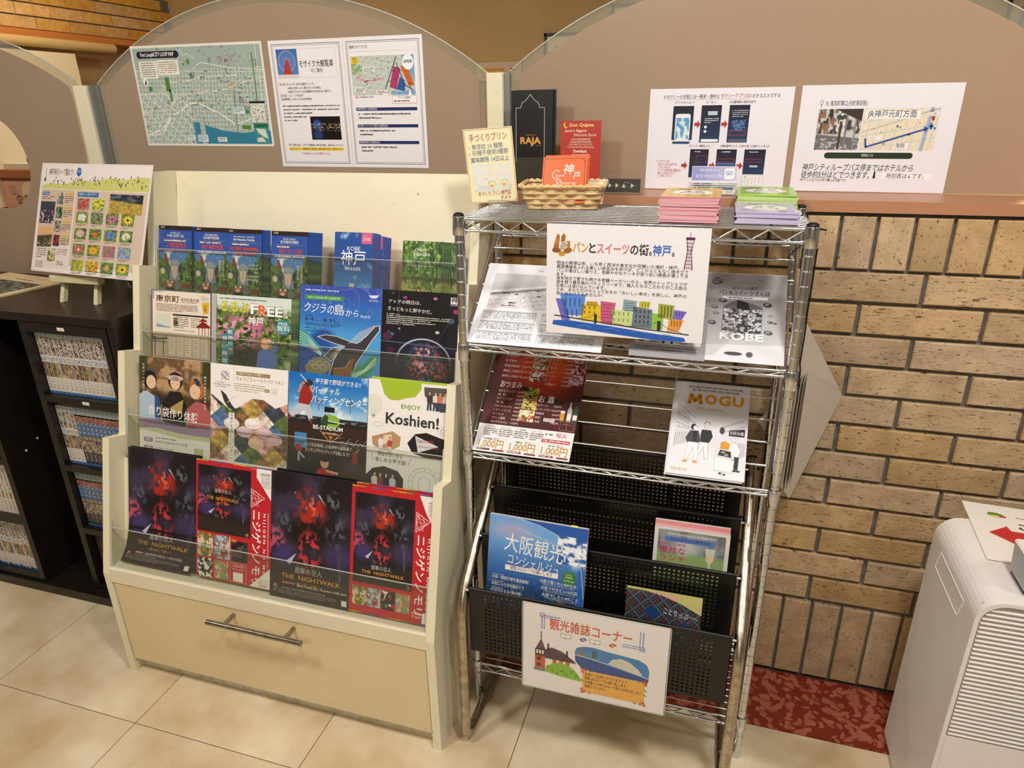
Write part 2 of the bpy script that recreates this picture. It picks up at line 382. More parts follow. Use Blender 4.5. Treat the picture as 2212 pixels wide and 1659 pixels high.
    def VT(s, txt, x, y, w, pitch, c, b=0.0, l=6, dx=0.0):
        for i, ch in enumerate(txt):
            if ch == ' ': continue
            if ch in 'ー~〜': s.T(ch, x + w * .62, y + i * pitch, w * .8, w, c, b, l=l, rot=PI / 2)
            else: s.T(ch, x + i * dx, y + i * pitch, w, w, c, b, l=l)
        return s
    def ys(s, f):
        """scale everything printed so far vertically (the paper body keeps its size)"""
        for v in s.V[s.nb:]: v[:, 1] *= f
        return s
    def M(s, x, y, w, n, pitch, h, c, l=4, fill=.93, cw=None):
        """micro text too small to read: rows of short marks"""
        cw = cw or h; z = s.z(l)
        for i in range(n):
            xx = x; end = x + w * (1 if i < n - 1 else random.uniform(.45, .95))
            while xx < end:
                q = cw * random.uniform(.55, 1.0)
                if random.random() < fill:
                    hh = h * random.uniform(.5, 1); yo = y + i * pitch + (h - hh) * random.random()
                    s.raw([(xx, yo + hh, z), (xx + q * .82, yo + hh, z), (xx + q * .82, yo, z), (xx, yo, z)], [(0, 1, 2), (0, 2, 3)], hexc(c))
                xx += q * 1.0
        return s
    def G(s, x, y, w, h, fn, nx=None, ny=None, l=1, dens=1.0):
        nx = nx or max(4, int(w * .62 * dens)); ny = ny or max(4, int(h * .62 * dens))
        U, V = np.meshgrid(np.linspace(0, 1, nx + 1), np.linspace(0, 1, ny + 1)); U = U.ravel(); V = V.ravel()
        col = np.clip(fn(U, V), 0, 1); z = np.full(len(U), s.z(l))
        i = np.arange(nx); j = np.arange(ny); I, J = np.meshgrid(i, j); a = (J * (nx + 1) + I).ravel()
        f = np.concatenate([np.c_[a, a + nx + 1, a + nx + 2], np.c_[a, a + nx + 2, a + 1]])
        s.raw(np.c_[x + U * w, y + V * h, z], f, col); return s
    def obj(s, name, mat, M, label=None, cat=None, group=None, warp=None, parent=None, clip=None):
        V = np.concatenate(s.V); F = np.concatenate(s.F); C_ = np.concatenate(s.C)
        if clip is not None: V[:, 0] = np.minimum(V[:, 0], clip)
        P = np.c_[V[:, 0], -V[:, 1], V[:, 2]] / 1000.0
        if warp: P = warp(P)
        me = bpy.data.meshes.new(name); nv, nf = len(P), len(F)
        me.vertices.add(nv); me.vertices.foreach_set('co', P.astype(np.float32).ravel())
        me.loops.add(nf * 3); me.loops.foreach_set('vertex_index', F.astype(np.int32).ravel())
        me.polygons.add(nf); me.polygons.foreach_set('loop_start', np.arange(0, nf * 3, 3, dtype=np.int32))
        me.update(calc_edges=True)
        at = me.color_attributes.new('Col', 'FLOAT_COLOR', 'POINT')
        at.data.foreach_set('color', np.c_[lin(C_), np.ones(nv)].astype(np.float32).ravel())
        me.materials.append(mat)
        o = bpy.data.objects.new(name, me); COL.objects.link(o)
        if parent is not None:
            o.parent = parent; o.matrix_basis = parent.matrix_world.inverted() @ M
        else: o.matrix_world = M
        tag(o, label, cat, group); return o

def frame(O, yaw=0.0, lean=0.0, roll=0.0):
    """sheet frame: O top-left, facing the camera side (-y); lean>0 leans back at the top"""
    U = Vector((math.cos(yaw), math.sin(yaw), 0)); D = Vector((-math.sin(yaw), math.cos(yaw), 0))
    V = Vector((0, 0, 1)) * math.cos(lean) + D * math.sin(lean)
    c, s_ = math.cos(roll), math.sin(roll)
    U2 = U * c + V * s_; V2 = -U * s_ + V * c; N = U2.cross(V2)
    return Matrix(((U2.x, V2.x, N.x, O[0]), (U2.y, V2.y, N.y, O[1]), (U2.z, V2.z, N.z, O[2]), (0, 0, 0, 1)))

ROOMW = simple('room_wall', 'AEB0B2', .8)

# ================================================================== SETTING
W = 1.511
st = lambda o: tag(o, kind='structure')
floor = st(MB().box(-4.2, 3.2, -3.2, 4.7, -.03, -.0008).build('floor', GROUT, base=(0, 0, 0)))
# vinyl tiles, 450 mm, joints left open
tm = None
g = .0009; nt = 0
xs = [-.3487 + .45 * k for k in range(-8, 8)]; ys = [.910 + .45 * k for k in range(-9, 1)]
for x in xs:
    for y in ys:
        y1 = min(y + .45, 1.3187); wd = (x + g, x + .45 - g); dp = (y + g, y1 - (g if y1 > 1.3 or y + .45 < 1.31 else g))
        if tm is None or y == ys[-1]:
            me = MB().box(0, wd[1] - wd[0], 0, dp[1] - dp[0], -.003, 0).mesh('tile', TILE)
            if y != ys[-1]: tm = me
        else: me = tm
        o = bpy.data.objects.new('tile', me); COL.objects.link(o); o.parent = floor; o.location = (wd[0], dp[0], 0)
for x0, x1 in ((-2.2, -1.341), (-1.339, -.741), (-.739, -.141), (-.139, .1585), (.1605, .7595), (.7615, 1.4)):
    b = MB().box(x0, x1, 1.3197, W - .002, -.003, .0006).build('border_stone', REDS, floor)
back = noisy('beige_floor_far', 'BCA47C', 'CBB48E', 3, .5)
MB().box(-4, 3, 1.6, 4.65, -.003, 0).build('far_floor', back, floor)

# brick half wall ----------------------------------------------------
wall = st(MB().box(-.56, 2.2, 1.522, 1.70, 0, 1.166).build('wall_back', MORTAR, base=(0, 0, 0)))
def bricks(x0, wd, z0, z1, xa, xb, pitch, mat, cache={}):
    k = math.floor((xa - x0) / pitch)
    x = x0 + k * pitch
    while x < xb:
        key = (round(wd, 4), round(z1 - z0, 4), random.randrange(3), mat.name)
        if key not in cache:
            cache[key] = MB().bevbox(0, wd, W - .001 + random.uniform(-.0012, .0008), 1.53, 0, z1 - z0, .0022).mesh('brick', mat)
        o = bpy.data.objects.new('brick', cache[key]); COL.objects.link(o); o.parent = wall
        o.location = (x, random.uniform(-.0008, .0008), z0); x += pitch
bricks(.2238, .0594, 1.0545, 1.1582, -.50, 1.35, .0663, BRV)
for k in range(12):
    top = 1.0480 - .0678 * k
    bricks(.394 if k % 2 == 0 else .2835, .2195, top - .0595, top, -.40, 1.3, .228, BRH)
bricks(.2301, .0597, .0088, .2305, -.50, 1.35, .0665, BRV)
st(MB().box(-3.2, -.5605, 1.64, 1.70, 0, .72).build('wall_low', BEIGE, base=(0, 0, 0)))
# ledge on the half wall ------------------------------------------------
ledge = st(MB().box(-.56, 2.2, 1.505, 1.80, 1.1662, 1.1885).build('trim_1', LEDGE, base=(0, 0, 0)))

# far room -----------------------------------------------------------
st(MB().box(-4.1, 3.2, 4.6, 4.7, 0, 2.75).build('wall_far', BEIGE, base=(0, 0, 0)))
wl = st(MB().box(-4.1, -3.96, 1.2, 4.6, 1.825, 2.75).build('wall_left', MORTAR, base=(0, 0, 0)))
bm_ = MB().box(0, .010, 0, .222, 0, .0605).mesh('brick', BRY)
for i in range(13):
    z = 1.842 + i * .069
    y = 1.2 + (.112 if i % 2 else 0)
    while y < 4.5:
        o = bpy.data.objects.new('brick', bm_); COL.objects.link(o); o.parent = wl; o.location = (-3.96, y, z); y += .229
st(MB().box(-4.1, -3.90, 1.2, 4.6, 1.797, 1.832).build('trim_2', simple('orange_trim', 'B9713C', .4), base=(0, 0, 0)))
st(MB().box(-4.2, -4.1, 1.2, 4.6, 0, 1.797).build('wall_left_lower', BEIGE, base=(0, 0, 0)))
st(MB().box(-4.2, 3.2, -3.2, 4.7, 2.52, 2.6).build('ceiling', CEIL, base=(0, 0, 0)))
st(MB().box(-4.2, 3.2, -3.3, -3.2, 0, 2.6).build('wall_front', ROOMW, base=(0, 0, 0)))
st(MB().box(3.2, 3.3, -3.2, 4.7, 0, 2.6).build('wall_right', ROOMW, base=(0, 0, 0)))
st(MB().box(-4.3, -4.2, -3.2, 1.2, 0, 2.6).build('wall_side', ROOMW, base=(0, 0, 0)))
# downlights in the ceiling
lampm = simple('lamp_glow', 'FFF2DC', .5); lampm.node_tree.nodes['Principled BSDF'].inputs['Emission Color'].default_value = (1, .9, .74, 1)
lampm.node_tree.nodes['Principled BSDF'].inputs['Emission Strength'].default_value = 22
for i, (x, y, lab) in enumerate(((.35, .30, 'round ceiling downlight above the wire rack'), (-1.15, .10, 'round ceiling downlight above the cream brochure stand'), (-2.6, .2, 'round ceiling downlight above the black bookcase'), (1.75, .45, 'round ceiling downlight above the air purifier'))):
    t = thing('ceiling_downlight', (x, y, 2.52), lab, 'ceiling light')
    MB().lathe([(.075, 2.52), (.085, 2.512), (.085, 2.508), (.062, 2.506), (.058, 2.515)], x, y).build('trim_ring', WHITE, t)
    MB().cyl(x, y, 2.509, 2.516, .056).build('lamp_lens', lampm, t)

# ================================================================== PARTITION
def disc_outline(cx, cz, rr, xa, xb, zb, n=40):
    a0 = math.acos(max(-1, min(1, (xb - cx) / rr))); a1 = math.acos(max(-1, min(1, (xa - cx) / rr)))
    return [(xa, zb), (xb, zb)] + [(cx + rr * math.cos(a0 + (a1 - a0) * i / n), cz + rr * math.sin(a0 + (a1 - a0) * i / n)) for i in range(n + 1)]
def panel(lab, cx, cz, ro, ri, xa, xb, hole=None, zb=1.1887):
    t = thing('partition_panel', ((xa + xb) / 2, 1.66, zb), lab, 'partition')
    def pane(name, mat, poly, y0, y1):
        if not hole: return MB().prism(poly, 'y', y0, y1).build(name, mat, t)
        # ring between outline and hole: outline resampled by angle
        hx, hz, hr = hole; n = 96; m = MB(); vs = []
        def outer(a):
            dx, dz = math.cos(a), math.sin(a); best = 9
            for i in range(len(poly)):
                (x1, z1), (x2, z2) = poly[i], poly[(i + 1) % len(poly)]
                den = dx * (z2 - z1) - dz * (x2 - x1)
                if abs(den) < 1e-9: continue
                tt = ((x1 - hx) * (z2 - z1) - (z1 - hz) * (x2 - x1)) / den; u = ((x1 - hx) * dz - (z1 - hz) * dx) / den
                if tt > 0 and -1e-6 <= u <= 1 + 1e-6: best = min(best, tt)
            return hx + dx * best, hz + dz * best
        for k in range(n):
            a = 2 * PI * k / n; ox, oz = outer(a); ix, iz = hx + hr * math.cos(a), hz + hr * math.sin(a)
            vs += [(ox, y0, oz), (ix, y0, iz), (ox, y1, oz), (ix, y1, iz)]
        fs = []
        for k in range(n):
            a, b = 4 * k, 4 * ((k + 1) % n); fs += [(a, b, b + 1, a + 1), (a + 2, a + 3, b + 3, b + 2), (a + 1, b + 1, b + 3, a + 3), (a, a + 2, b + 2, b)]
        m.add(vs, fs); return m.build(name, mat, t)
    pane('clear_pane', PANE, disc_outline(cx, cz, ro, xa, xb, zb), 1.6545, 1.6625)
    pane('frosted_film', FROST, disc_outline(cx, cz, ri, xa + (.022 if xa > -2.5 else 0), xb - .022, zb + .001), 1.6535, 1.6540)
    e = disc_outline(cx, cz, ro + .0008, xa, xb, 1.19)[2:]
    MB().tube([(x, 1.6545, z) for x, z in e], .0016, 6).build('polished_edge', ACRE, t)
    return t
panel('frosted arched partition panel with a round hole, left behind the bookcase', -2.318, .642, .9726, .948, -3.1, -1.785, (-2.175, 1.235, .140), .72)
panel('frosted arched partition panel behind the cream stand, carrying the city map', -1.137, .686, .950, .930, -1.709, -.5605, None, .72)
panel('wide frosted arched partition panel on the right, carrying the taxi notice', .050, .722, .912, .890, -.507, .607)
for xa, xb, xc, lab in ((-1.783, -1.738, -1.709, 'cream partition post with grey side strip beside the holed panel'), (-.5605, -.520, -.507, 'cream partition post between the map panel and the right panel')):
    t = thing('partition_post', (xa, 1.64, .72 if xa < -1 else 1.1885), lab, 'post')
    MB().bevbox(xa, xb, 1.638, 1.685, .72 if xa < -1 else 1.1887, 1.443, .002).build('post_body', CREAM, t)
    MB().box(xb, xc, 1.648, 1.675, .72 if xa < -1 else 1.1887, 1.443).build('metal_strip', simple('aluminium_strip', '9AA0A2', .35, .8), t)

# ================================================================== CREAM BROCHURE STAND
XL, XR = -1.394, -.507
prof = [(1.045, 0), (1.045, .311), (1.137, .640), (1.184, .629), (1.237, .829), (1.2835, .8175), (1.337, 1.020), (1.385, 1.009), (1.4415, 1.2315), (1.519, 1.2295), (1.508, 1.189), (1.503, 1.16), (1.503, 0)]
FT = {1: (1.046, .311), 2: (1.184, .629), 3: (1.2835, .8175), 4: (1.385, 1.009)}
tA = math.radians(15); SA, CA = math.sin(tA), math.cos(tA)
def TP(k, s, d): y, z = FT[k]; return (y + s * SA + d * CA, z + s * CA - d * SA)      # (y,z) on tier k at slope height s, depth d
stand = thing('brochure_stand', ((XL + XR) / 2, 1.28, 0), 'cream stepped brochure stand with four tiers and a drawer', 'display stand')
for xa, xb in ((XL, XL + .020), (XR - .020, XR)):
    MB().prism(prof, 'x', xa, xb).build('side_panel', [CREAM], stand)
def slab(name, pts, mat, x0=XL + .0202, x1=XR - .0202, parent=None): return MB().prism(pts, 'x', x0, x1).build(name, mat, parent or stand)
def quad(k, s0, s1, d0, d1): return [TP(k, s0, d0), TP(k, s1, d0), TP(k, s1, d1), TP(k, s0, d1)]
for k in (1, 2, 3):
    slab('back_board', quad(k, .02 if k == 1 else -.11, {1: .285, 2: .140, 3: .125}[k], .0455, .0495), CREAM)
slab('back_board', [(1.4955, 1.04), (1.5005, 1.04), (1.5165, 1.188), (1.527, 1.2285), (1.5185, 1.2285), (1.478, 1.04)], CREAM)
slab('back_board', [(1.472, .90), (1.476, .90), (1.492, 1.04), (1.478, 1.04)], CREAM)
for k in (2, 3, 4): slab('tier_shelf', quad(k, -.116, -.111, .001, .045 if k < 4 else .085), CREAMF)
slab('tier_shelf', [(1.052, .318), (1.142, .318), (1.142, .3275), (1.052, .3275)], CREAMF)
for x in (-1.19, -.95, -.72): pass
slab('front_rail', [(1.0455, .2875), (1.0462, .3262), (1.0585, .3262), (1.0585, .2875)], CREAM)
ACR_T = {1: (.012, .1185), 2: (-.045, .050), 3: (-.045, .0485), 4: (-.06, .043)}
for k, (s0, s1) in ACR_T.items():
    x0, x1 = XL + .0215, XR - .0215
    p = slab('acrylic_guard', quad(k, s0, s1, .0035, .0062), ACR, x0, x1)
    slab('guard_edge', [TP(k, s1 - .0002, .0034), TP(k, s1 + .0011, .0034), TP(k, s1 + .0011, .0063), TP(k, s1 - .0002, .0063)], ACRE, x0, x1, p)
    for xx in (x0, x1 - .0025):
        slab('guard_tab', [TP(k, s1 - .10 if k == 1 else s1 - .05, .0032), TP(k, s1 + .016, .0032), TP(k, s1 + .016, .0066), TP(k, s1 - .10 if k == 1 else s1 - .05, .0066)], ACRE, xx, xx + .0025, p)
drawer = MB().bevbox(XL + .0225, XR - .0225, 1.0475, 1.066, .0445, .2845, .0012).build('drawer_front', CREAMD, stand)
h = MB().tube([(-1.066, 1.009, .2665), (-.8135, 1.009, .2665)], .0064, 16)
for x in (-1.021, -.858): h.tube([(x, 1.009, .2665), (x, 1.048, .2665)], .0052, 12)
h.build('drawer_handle', STEEL, drawer)
slab('plinth', [(1.0715, .0), (1.0715, .044), (1.085, .044), (1.085, 0)], EDGE)
slab('drawer_box', [(1.068, .046), (1.068, .283), (1.48, .283), (1.48, .046)], CREAM)
slab('top_ledge', [(1.0605, .2895), (1.0605, .3165), (1.48, .3165), (1.48, .2895)], CREAM)

# ================================================================== WIRE RACK
PX, PY = (-.4785, .1365), (1.2205, 1.4560)
rack = thing('wire_rack', (-.171, 1.34, 0), 'chrome wire shelving rack with two slanted shelves', 'shelving rack')
def post(x, y, zt):
    m = MB(); m.cyl(x, y, .0, zt, .0095, n=20)
    z = .04
    while z < zt - .02:
        m.lathe([(.0096, z - .0012), (.0101, z - .0004), (.0101, z + .0004), (.0096, z + .0012)], x, y, 20); z += .0254
    p = m.build('post', CHROME, rack)
    c = MB().lathe([(0, zt + .005), (.006, zt + .0045), (.0095, zt + .002), (.0102, zt), (.0098, zt - .004)], x, y, 18).build('post_cap', BLKP, p)
for x in PX:
    for y in PY: post(x, y, 1.1815)
def collar(mb, x, y, z0, z1, rb=.0128):
    mb.lathe([(.0100, z1), (.0118, z1 + .0002), (.0122, z1 - .001), (rb, z0 + .001), (rb - .0006, z0), (.0098, z0)], x, y, 22)
def shelf(name, zf, zb, cross, nw, hgt=.0215, cz=None):
    rw = .0013 if nw > 7 else .0024
    """zf / zb: height of the top rail at front / back"""
    fr = MB(); tr = MB(); r = .0029
    for j, y in enumerate(PY):
        z = zf if j == 0 else zb
        for dz, rr in ((0, .0031), (-hgt, .0026)): fr.tube([(PX[0] + .012, y, z + dz), (PX[1] - .012, y, z + dz)], rr, 8)
        n = 30; pts = []
        per = (PX[1] - PX[0] - .03) / 11
        for i in range(23):
            pts.append((PX[0] + .017 + per * i / 2, y, z - hgt * (.10 if i % 2 == 0 else .92)))
        q = []
        for i, p in enumerate(pts):
            if i in (0, len(pts) - 1): q.append(p); continue
            for s_ in (-.12, 0, .12):
                a = pts[i - 1] if s_ < 0 else pts[i + 1]; k = abs(s_)
                q.append(tuple(p[c] * (1 - k) + a[c] * k + (0 if c != 2 else (-.0004 if s_ == 0 and i % 2 == 0 else 0)) for c in range(3)))
        tr.tube(q, .0019, 6)
    for x in PX:
        for dz in (0, -hgt): fr.tube([(x, PY[0] + .012, zf + dz), (x, PY[1] - .012, zb + dz)], r, 8)
        pts = [(x, PY[0] + .016 + (PY[1] - PY[0] - .032) * i / 8, zf + (zb - zf) * (i / 8 * .86 + .07) - hgt * (.1 if i % 2 == 0 else .9)) for i in range(9)]
        tr.tube(pts, .0019, 6)
    sh = fr.build('shelf', CHROME, rack)
    tr.build('truss_wire', CHROME, sh)
    for x in PX:
        for j, y in enumerate(PY):
            c0 = (cz or zf) if j == 0 else (cz or zf) + zb - zf
            m = MB(); collar(m, x, y, c0 - .033, c0 + .002); s_ = 1 if x < 0 else -1
            for dz in (0, -hgt): m.tube([(x + s_ * .010, y, (zf if j == 0 else zb) + dz), (x + s_ * .016, y, (zf if j == 0 else zb) + dz)], .0042, 8)
            m.build('collar', CHROME, sh)
    wm = None
    for i in range(nw):
        f_ = (i + 1) / (nw + 1)
        y = PY[0] + (PY[1] - PY[0]) * f_; z = zf + (zb - zf) * f_ + .0012
        if wm is None: wm = MB().tube([(PX[0] + .002, 0, 0), (PX[1] - .002, 0, 0)], rw, 8).mesh('deck_wire', CHROME)
        o = bpy.data.objects.new('deck_wire', wm); COL.objects.link(o); o.parent = sh; o.location = Vector((0, y, z)) - rack.location
    for x in cross:
        MB().tube([(x, PY[0], zf - .0025), (x, PY[1], zb - .0025)], .0022, 8).build('cross_wire', CHROME, sh)
    return sh
shelf('a', 1.1745, 1.1745, (-.389, -.293, .075), 11, cz=1.178)
shelf('b', .9275, .9275 + .188, (-.27, -.03), 5, .0105, cz=.9275)
shelf('c', .6850, .6850 + .188, (-.068, -.27), 5, .0100, cz=.6885)
shelf('d', .1075, .1075, (-.30, -.171, -.04), 11, cz=.117)

# ================================================================== MAGAZINE RACK
mr = thing('magazine_rack', (-.178, 1.25, 0), 'black perforated magazine rack with chrome tube legs under the wire rack', 'magazine rack')
def bend(P, rad, n=7):
    out = [Vector(P[0])]
    for i in range(1, len(P) - 1):
        a, b, c = Vector(P[i - 1]), Vector(P[i]), Vector(P[i + 1]); u = (a - b).normalized(); v = (c - b).normalized()
        p0, p1 = b + u * rad, b + v * rad
        for k in range(n + 1): t = k / n; out.append(p0 * (1 - t) ** 2 + b * 2 * t * (1 - t) + p1 * t * t)
    out.append(Vector(P[-1])); return out
for x in (-.4585, .1035):
    leg = MB().tube(bend([(x, 1.415, .0125), (x, 1.078, .0125), (x, 1.092, .395), (x, 1.405, .655)], .045), .0108, 18).build('tube_leg', CHROMEW, mr)
    MB().tube([(x, 1.405, .655), (x, 1.4085, .658)], .0114, 18).build('end_cap', BLKP, leg)
    MB().tube([(x, 1.20, .0128), (x, 1.41, .0128)], .0118, 18).build('foot_sleeve', CHROMEW, leg)
def perf(y, zt, zb, x0, x1, nx, nz, px, pz, mx, mz, hr=.0026):
    """plate with real round holes; facing -y, thin"""
    m = MB(); th = .0012; n = 8
    gx0 = x0 + mx; gz0 = zt - mz
    for yy in (y, y + th):
        m.add([(x0, yy, zb), (x0, yy, zt), (gx0, yy, zt), (gx0, yy, zb)], [(0, 1, 2, 3)])
        gx1 = gx0 + nx * px; gz1 = gz0 - nz * pz
        m.add([(gx1, yy, zb), (gx1, yy, zt), (x1, yy, zt), (x1, yy, zb)], [(0, 1, 2, 3)])
        m.add([(gx0, yy, gz0), (gx0, yy, zt), (gx1, yy, zt), (gx1, yy, gz0)], [(0, 1, 2, 3)])
        m.add([(gx0, yy, zb), (gx0, yy, gz1), (gx1, yy, gz1), (gx1, yy, zb)], [(0, 1, 2, 3)])
    sq = [(1, 0), (1, 1), (0, 1), (-1, 1), (-1, 0), (-1, -1), (0, -1), (1, -1)]
    vs = []; fs = []
    for i in range(nx):
        for j in range(nz):
            cx = gx0 + (i + .5) * px; cz_ = gz0 - (j + .5) * pz; o = len(vs)
            for yy in (y, y + th):
                vs += [(cx + a * px / 2, yy, cz_ + b * pz / 2) for a, b in sq]
                vs += [(cx + hr * math.cos(PI / 4 * k), yy, cz_ + hr * math.sin(PI / 4 * k)) for k in range(8)]
            for k in range(8):
                k2 = (k + 1) % 8
                fs += [(o + k, o + k2, o + 8 + k2, o + 8 + k), (o + 16 + k, o + 24 + k, o + 24 + k2, o + 16 + k2), (o + 8 + k, o + 8 + k2, o + 24 + k2, o + 24 + k)]
    m.add(vs, fs); return m
for i, (y, zt) in enumerate(((1.100, .428), (1.190, .505), (1.279, .578), (1.367, .655))):
    zb = zt - (.165 if i else .164); x0, x1 = -.4445, .0885
    p = perf(y, zt, zb, x0, x1, 50, 16, .0094, .0094, .0315, .008)
    p.box(x0, x1, y, y + (.088 if i < 3 else .03), zb - .0012, zb)          # pocket floor
    p.box(x0, x0 + .0012, y, y + .02, zb, zt); p.box(x1 - .0012, x1, y, y + .02, zb, zt)
    pan = p.build('pocket_panel', BLKM, mr)
    MB().tube([(x0, y + .0005, zt), (x1, y + .0005, zt)], .0036, 12).build('rolled_lip', BLKM, pan)
    for x in (x0 - .0035, x1 + .0035): MB().tube([(x - .004, y + .006, zt - .010), (x + .004, y + .006, zt - .010)], .003, 8).build('bolt', CHROME, pan)

# ================================================================== BLACK BOOKCASE
bc = thing('bookcase', (-1.9, 1.37, 0), 'black sliding bookcase filled with comic paperbacks, left of the cream stand', 'bookcase')
MB().box(-2.75, -1.418, 1.257, 1.625, .8765, .898).build('top_board', BLKW, bc)
MB().box(-2.75, -1.400, 1.230, 1.625, .0, .030).build('base_board', BLKW, bc)
MB().box(-1.4415, -1.4195, 1.262, 1.620, .031, .876).build('side_board', BLKW, bc)
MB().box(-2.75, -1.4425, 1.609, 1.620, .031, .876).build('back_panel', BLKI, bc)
# rear unit (right)
ru = MB().box(-1.7335, -1.7130, 1.262, 1.418, .034, .8735).build('unit_side', BLKW, bc)
MB().box(-1.4660, -1.4460, 1.262, 1.418, .034, .8735).build('unit_side', BLKW, bc)
MB().box(-1.7128, -1.4662, 1.262, 1.418, .846, .8735).build('unit_top', BLKW, ru)
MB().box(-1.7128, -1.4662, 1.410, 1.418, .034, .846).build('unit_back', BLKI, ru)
SH = [(.6670, .6475), (.4530, .4345), (.2450, .2265), (.0420, .0340)]
for zt, zb in SH:
    MB().box(-1.7128, -1.4662, 1.262, 1.409, zb, zt).build('shelf_board', BLKW, ru)
for i, (x, z) in enumerate(((-1.604, .8605), (-1.585, .657), (-1.556, .4435))):
    q = Sheet(23, 9, 'E6E2DA', .3); q.T('L', 9.5, 2.3, 3.2, 5.2, '4A4A4A'); q.obj('shelf_tag', PRN, frame((x, 1.2613, z + .0045)), parent=bc)
# left unit (front, pulled out)
lu = MB().box(-1.9215, -1.9010, 1.240, 1.400, .034, .862).build('unit_side', BLKW, bc)
MB().box(-2.70, -2.68, 1.240, 1.400, .034, .862).build('unit_side', BLKW, bc)
MB().box(-2.68, -1.9217, 1.240, 1.400, .843, .862).build('unit_top', BLKW, lu)
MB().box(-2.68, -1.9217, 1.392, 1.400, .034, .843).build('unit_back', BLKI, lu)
for zt, zb in ((.655, .6365), (.452, .4335), (.2495, .2310), (.0445, .0340)):
    MB().box(-2.68, -1.9217, 1.240, 1.391, zb, zt).build('shelf_board', BLKW, lu)
s_ = MB(); s_.cyl(0, 0, -.001, .001, .004, n=8)
for z, y in ((.455, 1.30), (.475, 1.342)): MB().tube([(-1.9008, y, z), (-1.8995, y, z)], .0035, 8).build('screw_cover', WHITE, lu)

def book(x, y, z, t, h_, dep, cover, spine_fn, group, label, lean=0.0, name='comic_book'):
    s = Sheet(t, h_, cover, dep, side=cover, edge='D8CDB8'); spine_fn(s, t, h_)
    # page block look on the top
    s.quad3([(.7, -.02, -1), (t - .7, -.02, -1), (t - .7, -.02, -dep), (.7, -.02, -dep)], 'CFC6B4')
    return s.obj(name, GLS, frame((x, y, z + h_ / 1000), 0, 0, lean), label, 'book', group)
def art(seed, pal):
    P_ = [hexc(c) for c in pal]
    def fn(u, v):
        a = fbm(u, v, 5, 3, seed); b = fbm(u + 3, v, 7, 3, seed + 1); c = np.tile(P_[0], (len(u), 1))
        for i, p in enumerate(P_[1:]): c = mix(c, np.tile(p, (len(u), 1)), sm(fbm(u, v, 6, 3, seed + i * 2.3), .5, .56))
        return c
    return fn
PALS = [('6B5248', 'C9A58C', '2C2622', '8A7F79'), ('9D2A25', 'D8C0A4', '2B2420', '5C7D3A'), ('5B6E86', 'C8A583', '25272D', '8C5A44'), ('8C9A4C', 'D9B98F', '3A332C', 'B3A45C'), ('2E3440', '97A7B5', 'C9AC92', '5D4A55'), ('C7A56A', 'E2C9A4', '5B4636', '8C6D4E'), ('3C342E', '8D8070', '6F5B49', 'B9A890')]
def white_spine(num, pal, seed):
    def fn(s, t, h_):
        s.G(.1, .1, t - .2, h_ - .2, lambda u, v: flat('D9D3C8', u) , 1, 1, 0)
        s.RR(1.5, 3, t - 3, 9.5, 2.2, '4C7FA0', 1); s.T('JC', 3, 4.6, t - 6, 6.2, 'E8F0F0', .02, l=2)
        s.G(.8, 14, t - 1.6, 52, lambda u, v: mix(flat('3A3530', u), flat('CFC6B8', u), sm(fbm(u * .5, v * 1.3, 16, 3, seed), .48, .54)), 8, 44, 1)
        s.T(num, 1.2, 70, t - 2.4, 14.5, '3B6FA8', .01, l=2)
        s.G(.3, 86, t - .6, 42, art(seed, pal), 9, 26, 1)
        s.M(t * .5, 131, 2, 3, 2.6, 1.8, '3A3630', 2)
        for i, ch in enumerate('ONE'): s.T(ch, t * .32, 139.5 + i * 8.3, 5.5, 5.6, '3A3630', .012, l=2, rot=0)
        s.R(.05, 168.5, t - .1, 7.4, '2D6AA6', 1)
    return fn
def blue_spine(num, seed):
    def fn(s, t, h_):
        s.R(.1, 0, t - .2, h_, '2A2B30', 0)
        s.R(.1, 0, t - .2, 24, '9AA39C', 1); s.RR(1.5, 3, t - 3, 9.5, 2.2, '4C7FA0', 2); s.T('JC', 3, 4.6, t - 6, 6.2, 'D6E4EA', .02, l=3)
        s.G(.2, 20, t - .4, 22, lambda u, v: mix(flat('7C3A36', u), flat('A9776A', u), sm(fbm(u, v, 6, 3, seed), .45, .55)), 6, 12, 1)
        s.R(.1, 42, t - .2, 54, '2F5F97', 1)
        s.VT('バスケ', 1.6, 42.5, t - 3.2, 13.5, 'E9DDC8', .02, 4); 
        s.E(t / 2, 90, t * .40, t * .40, 'C69A3C', 2); s.T(num, t * .32, 87, t * .36, 6.5, '3A2C14', l=3)
        s.G(.3, 98, t - .6, 36, art(seed, ('1F222B', 'B79B70', '34425E', 'C2A98C')), 8, 22, 1)
        s.M(t * .38, 138, t * .3, 7, 3.6, 2.6, 'A8A49C', 2); s.R(.05, 169, t - .1, 7, '2D6AA6', 1)
    return fn
nums1 = ['16', '17', '18', '19', '20', '21', '22', '23', '24', '25', '26', '27', '28', '30', '31', '29']
x = -1.7105
for i, nme in enumerate(nums1):
    t = 13.6 + (1.2 if i in (4, 8, 14) else 0)
    book(x, 1.2800, .6672, t, 176, 113, 'DAD6CC', white_spine(nme, PALS[i % 7], i * 1.7), 'white comic paperbacks on the upper shelf',
         'white-spined comic numbered %s, %s from the left on the upper shelf' % (nme, ORD[i + 1]), .002 * ((i % 3) - 1)); x += t / 1000 + .0010
x = -1.7105
for i, nme in enumerate(['33', '34', '35', '36']):
    book(x, 1.2800, .4532, 13.8, 176, 113, 'DAD6CC', white_spine(nme, PALS[(i + 4) % 7], i * 2.7 + 30), 'white comic paperbacks on the second shelf', 'white-spined comic numbered %s, %s from the left on the second shelf' % (nme, ORD[i + 1])); x += .0150
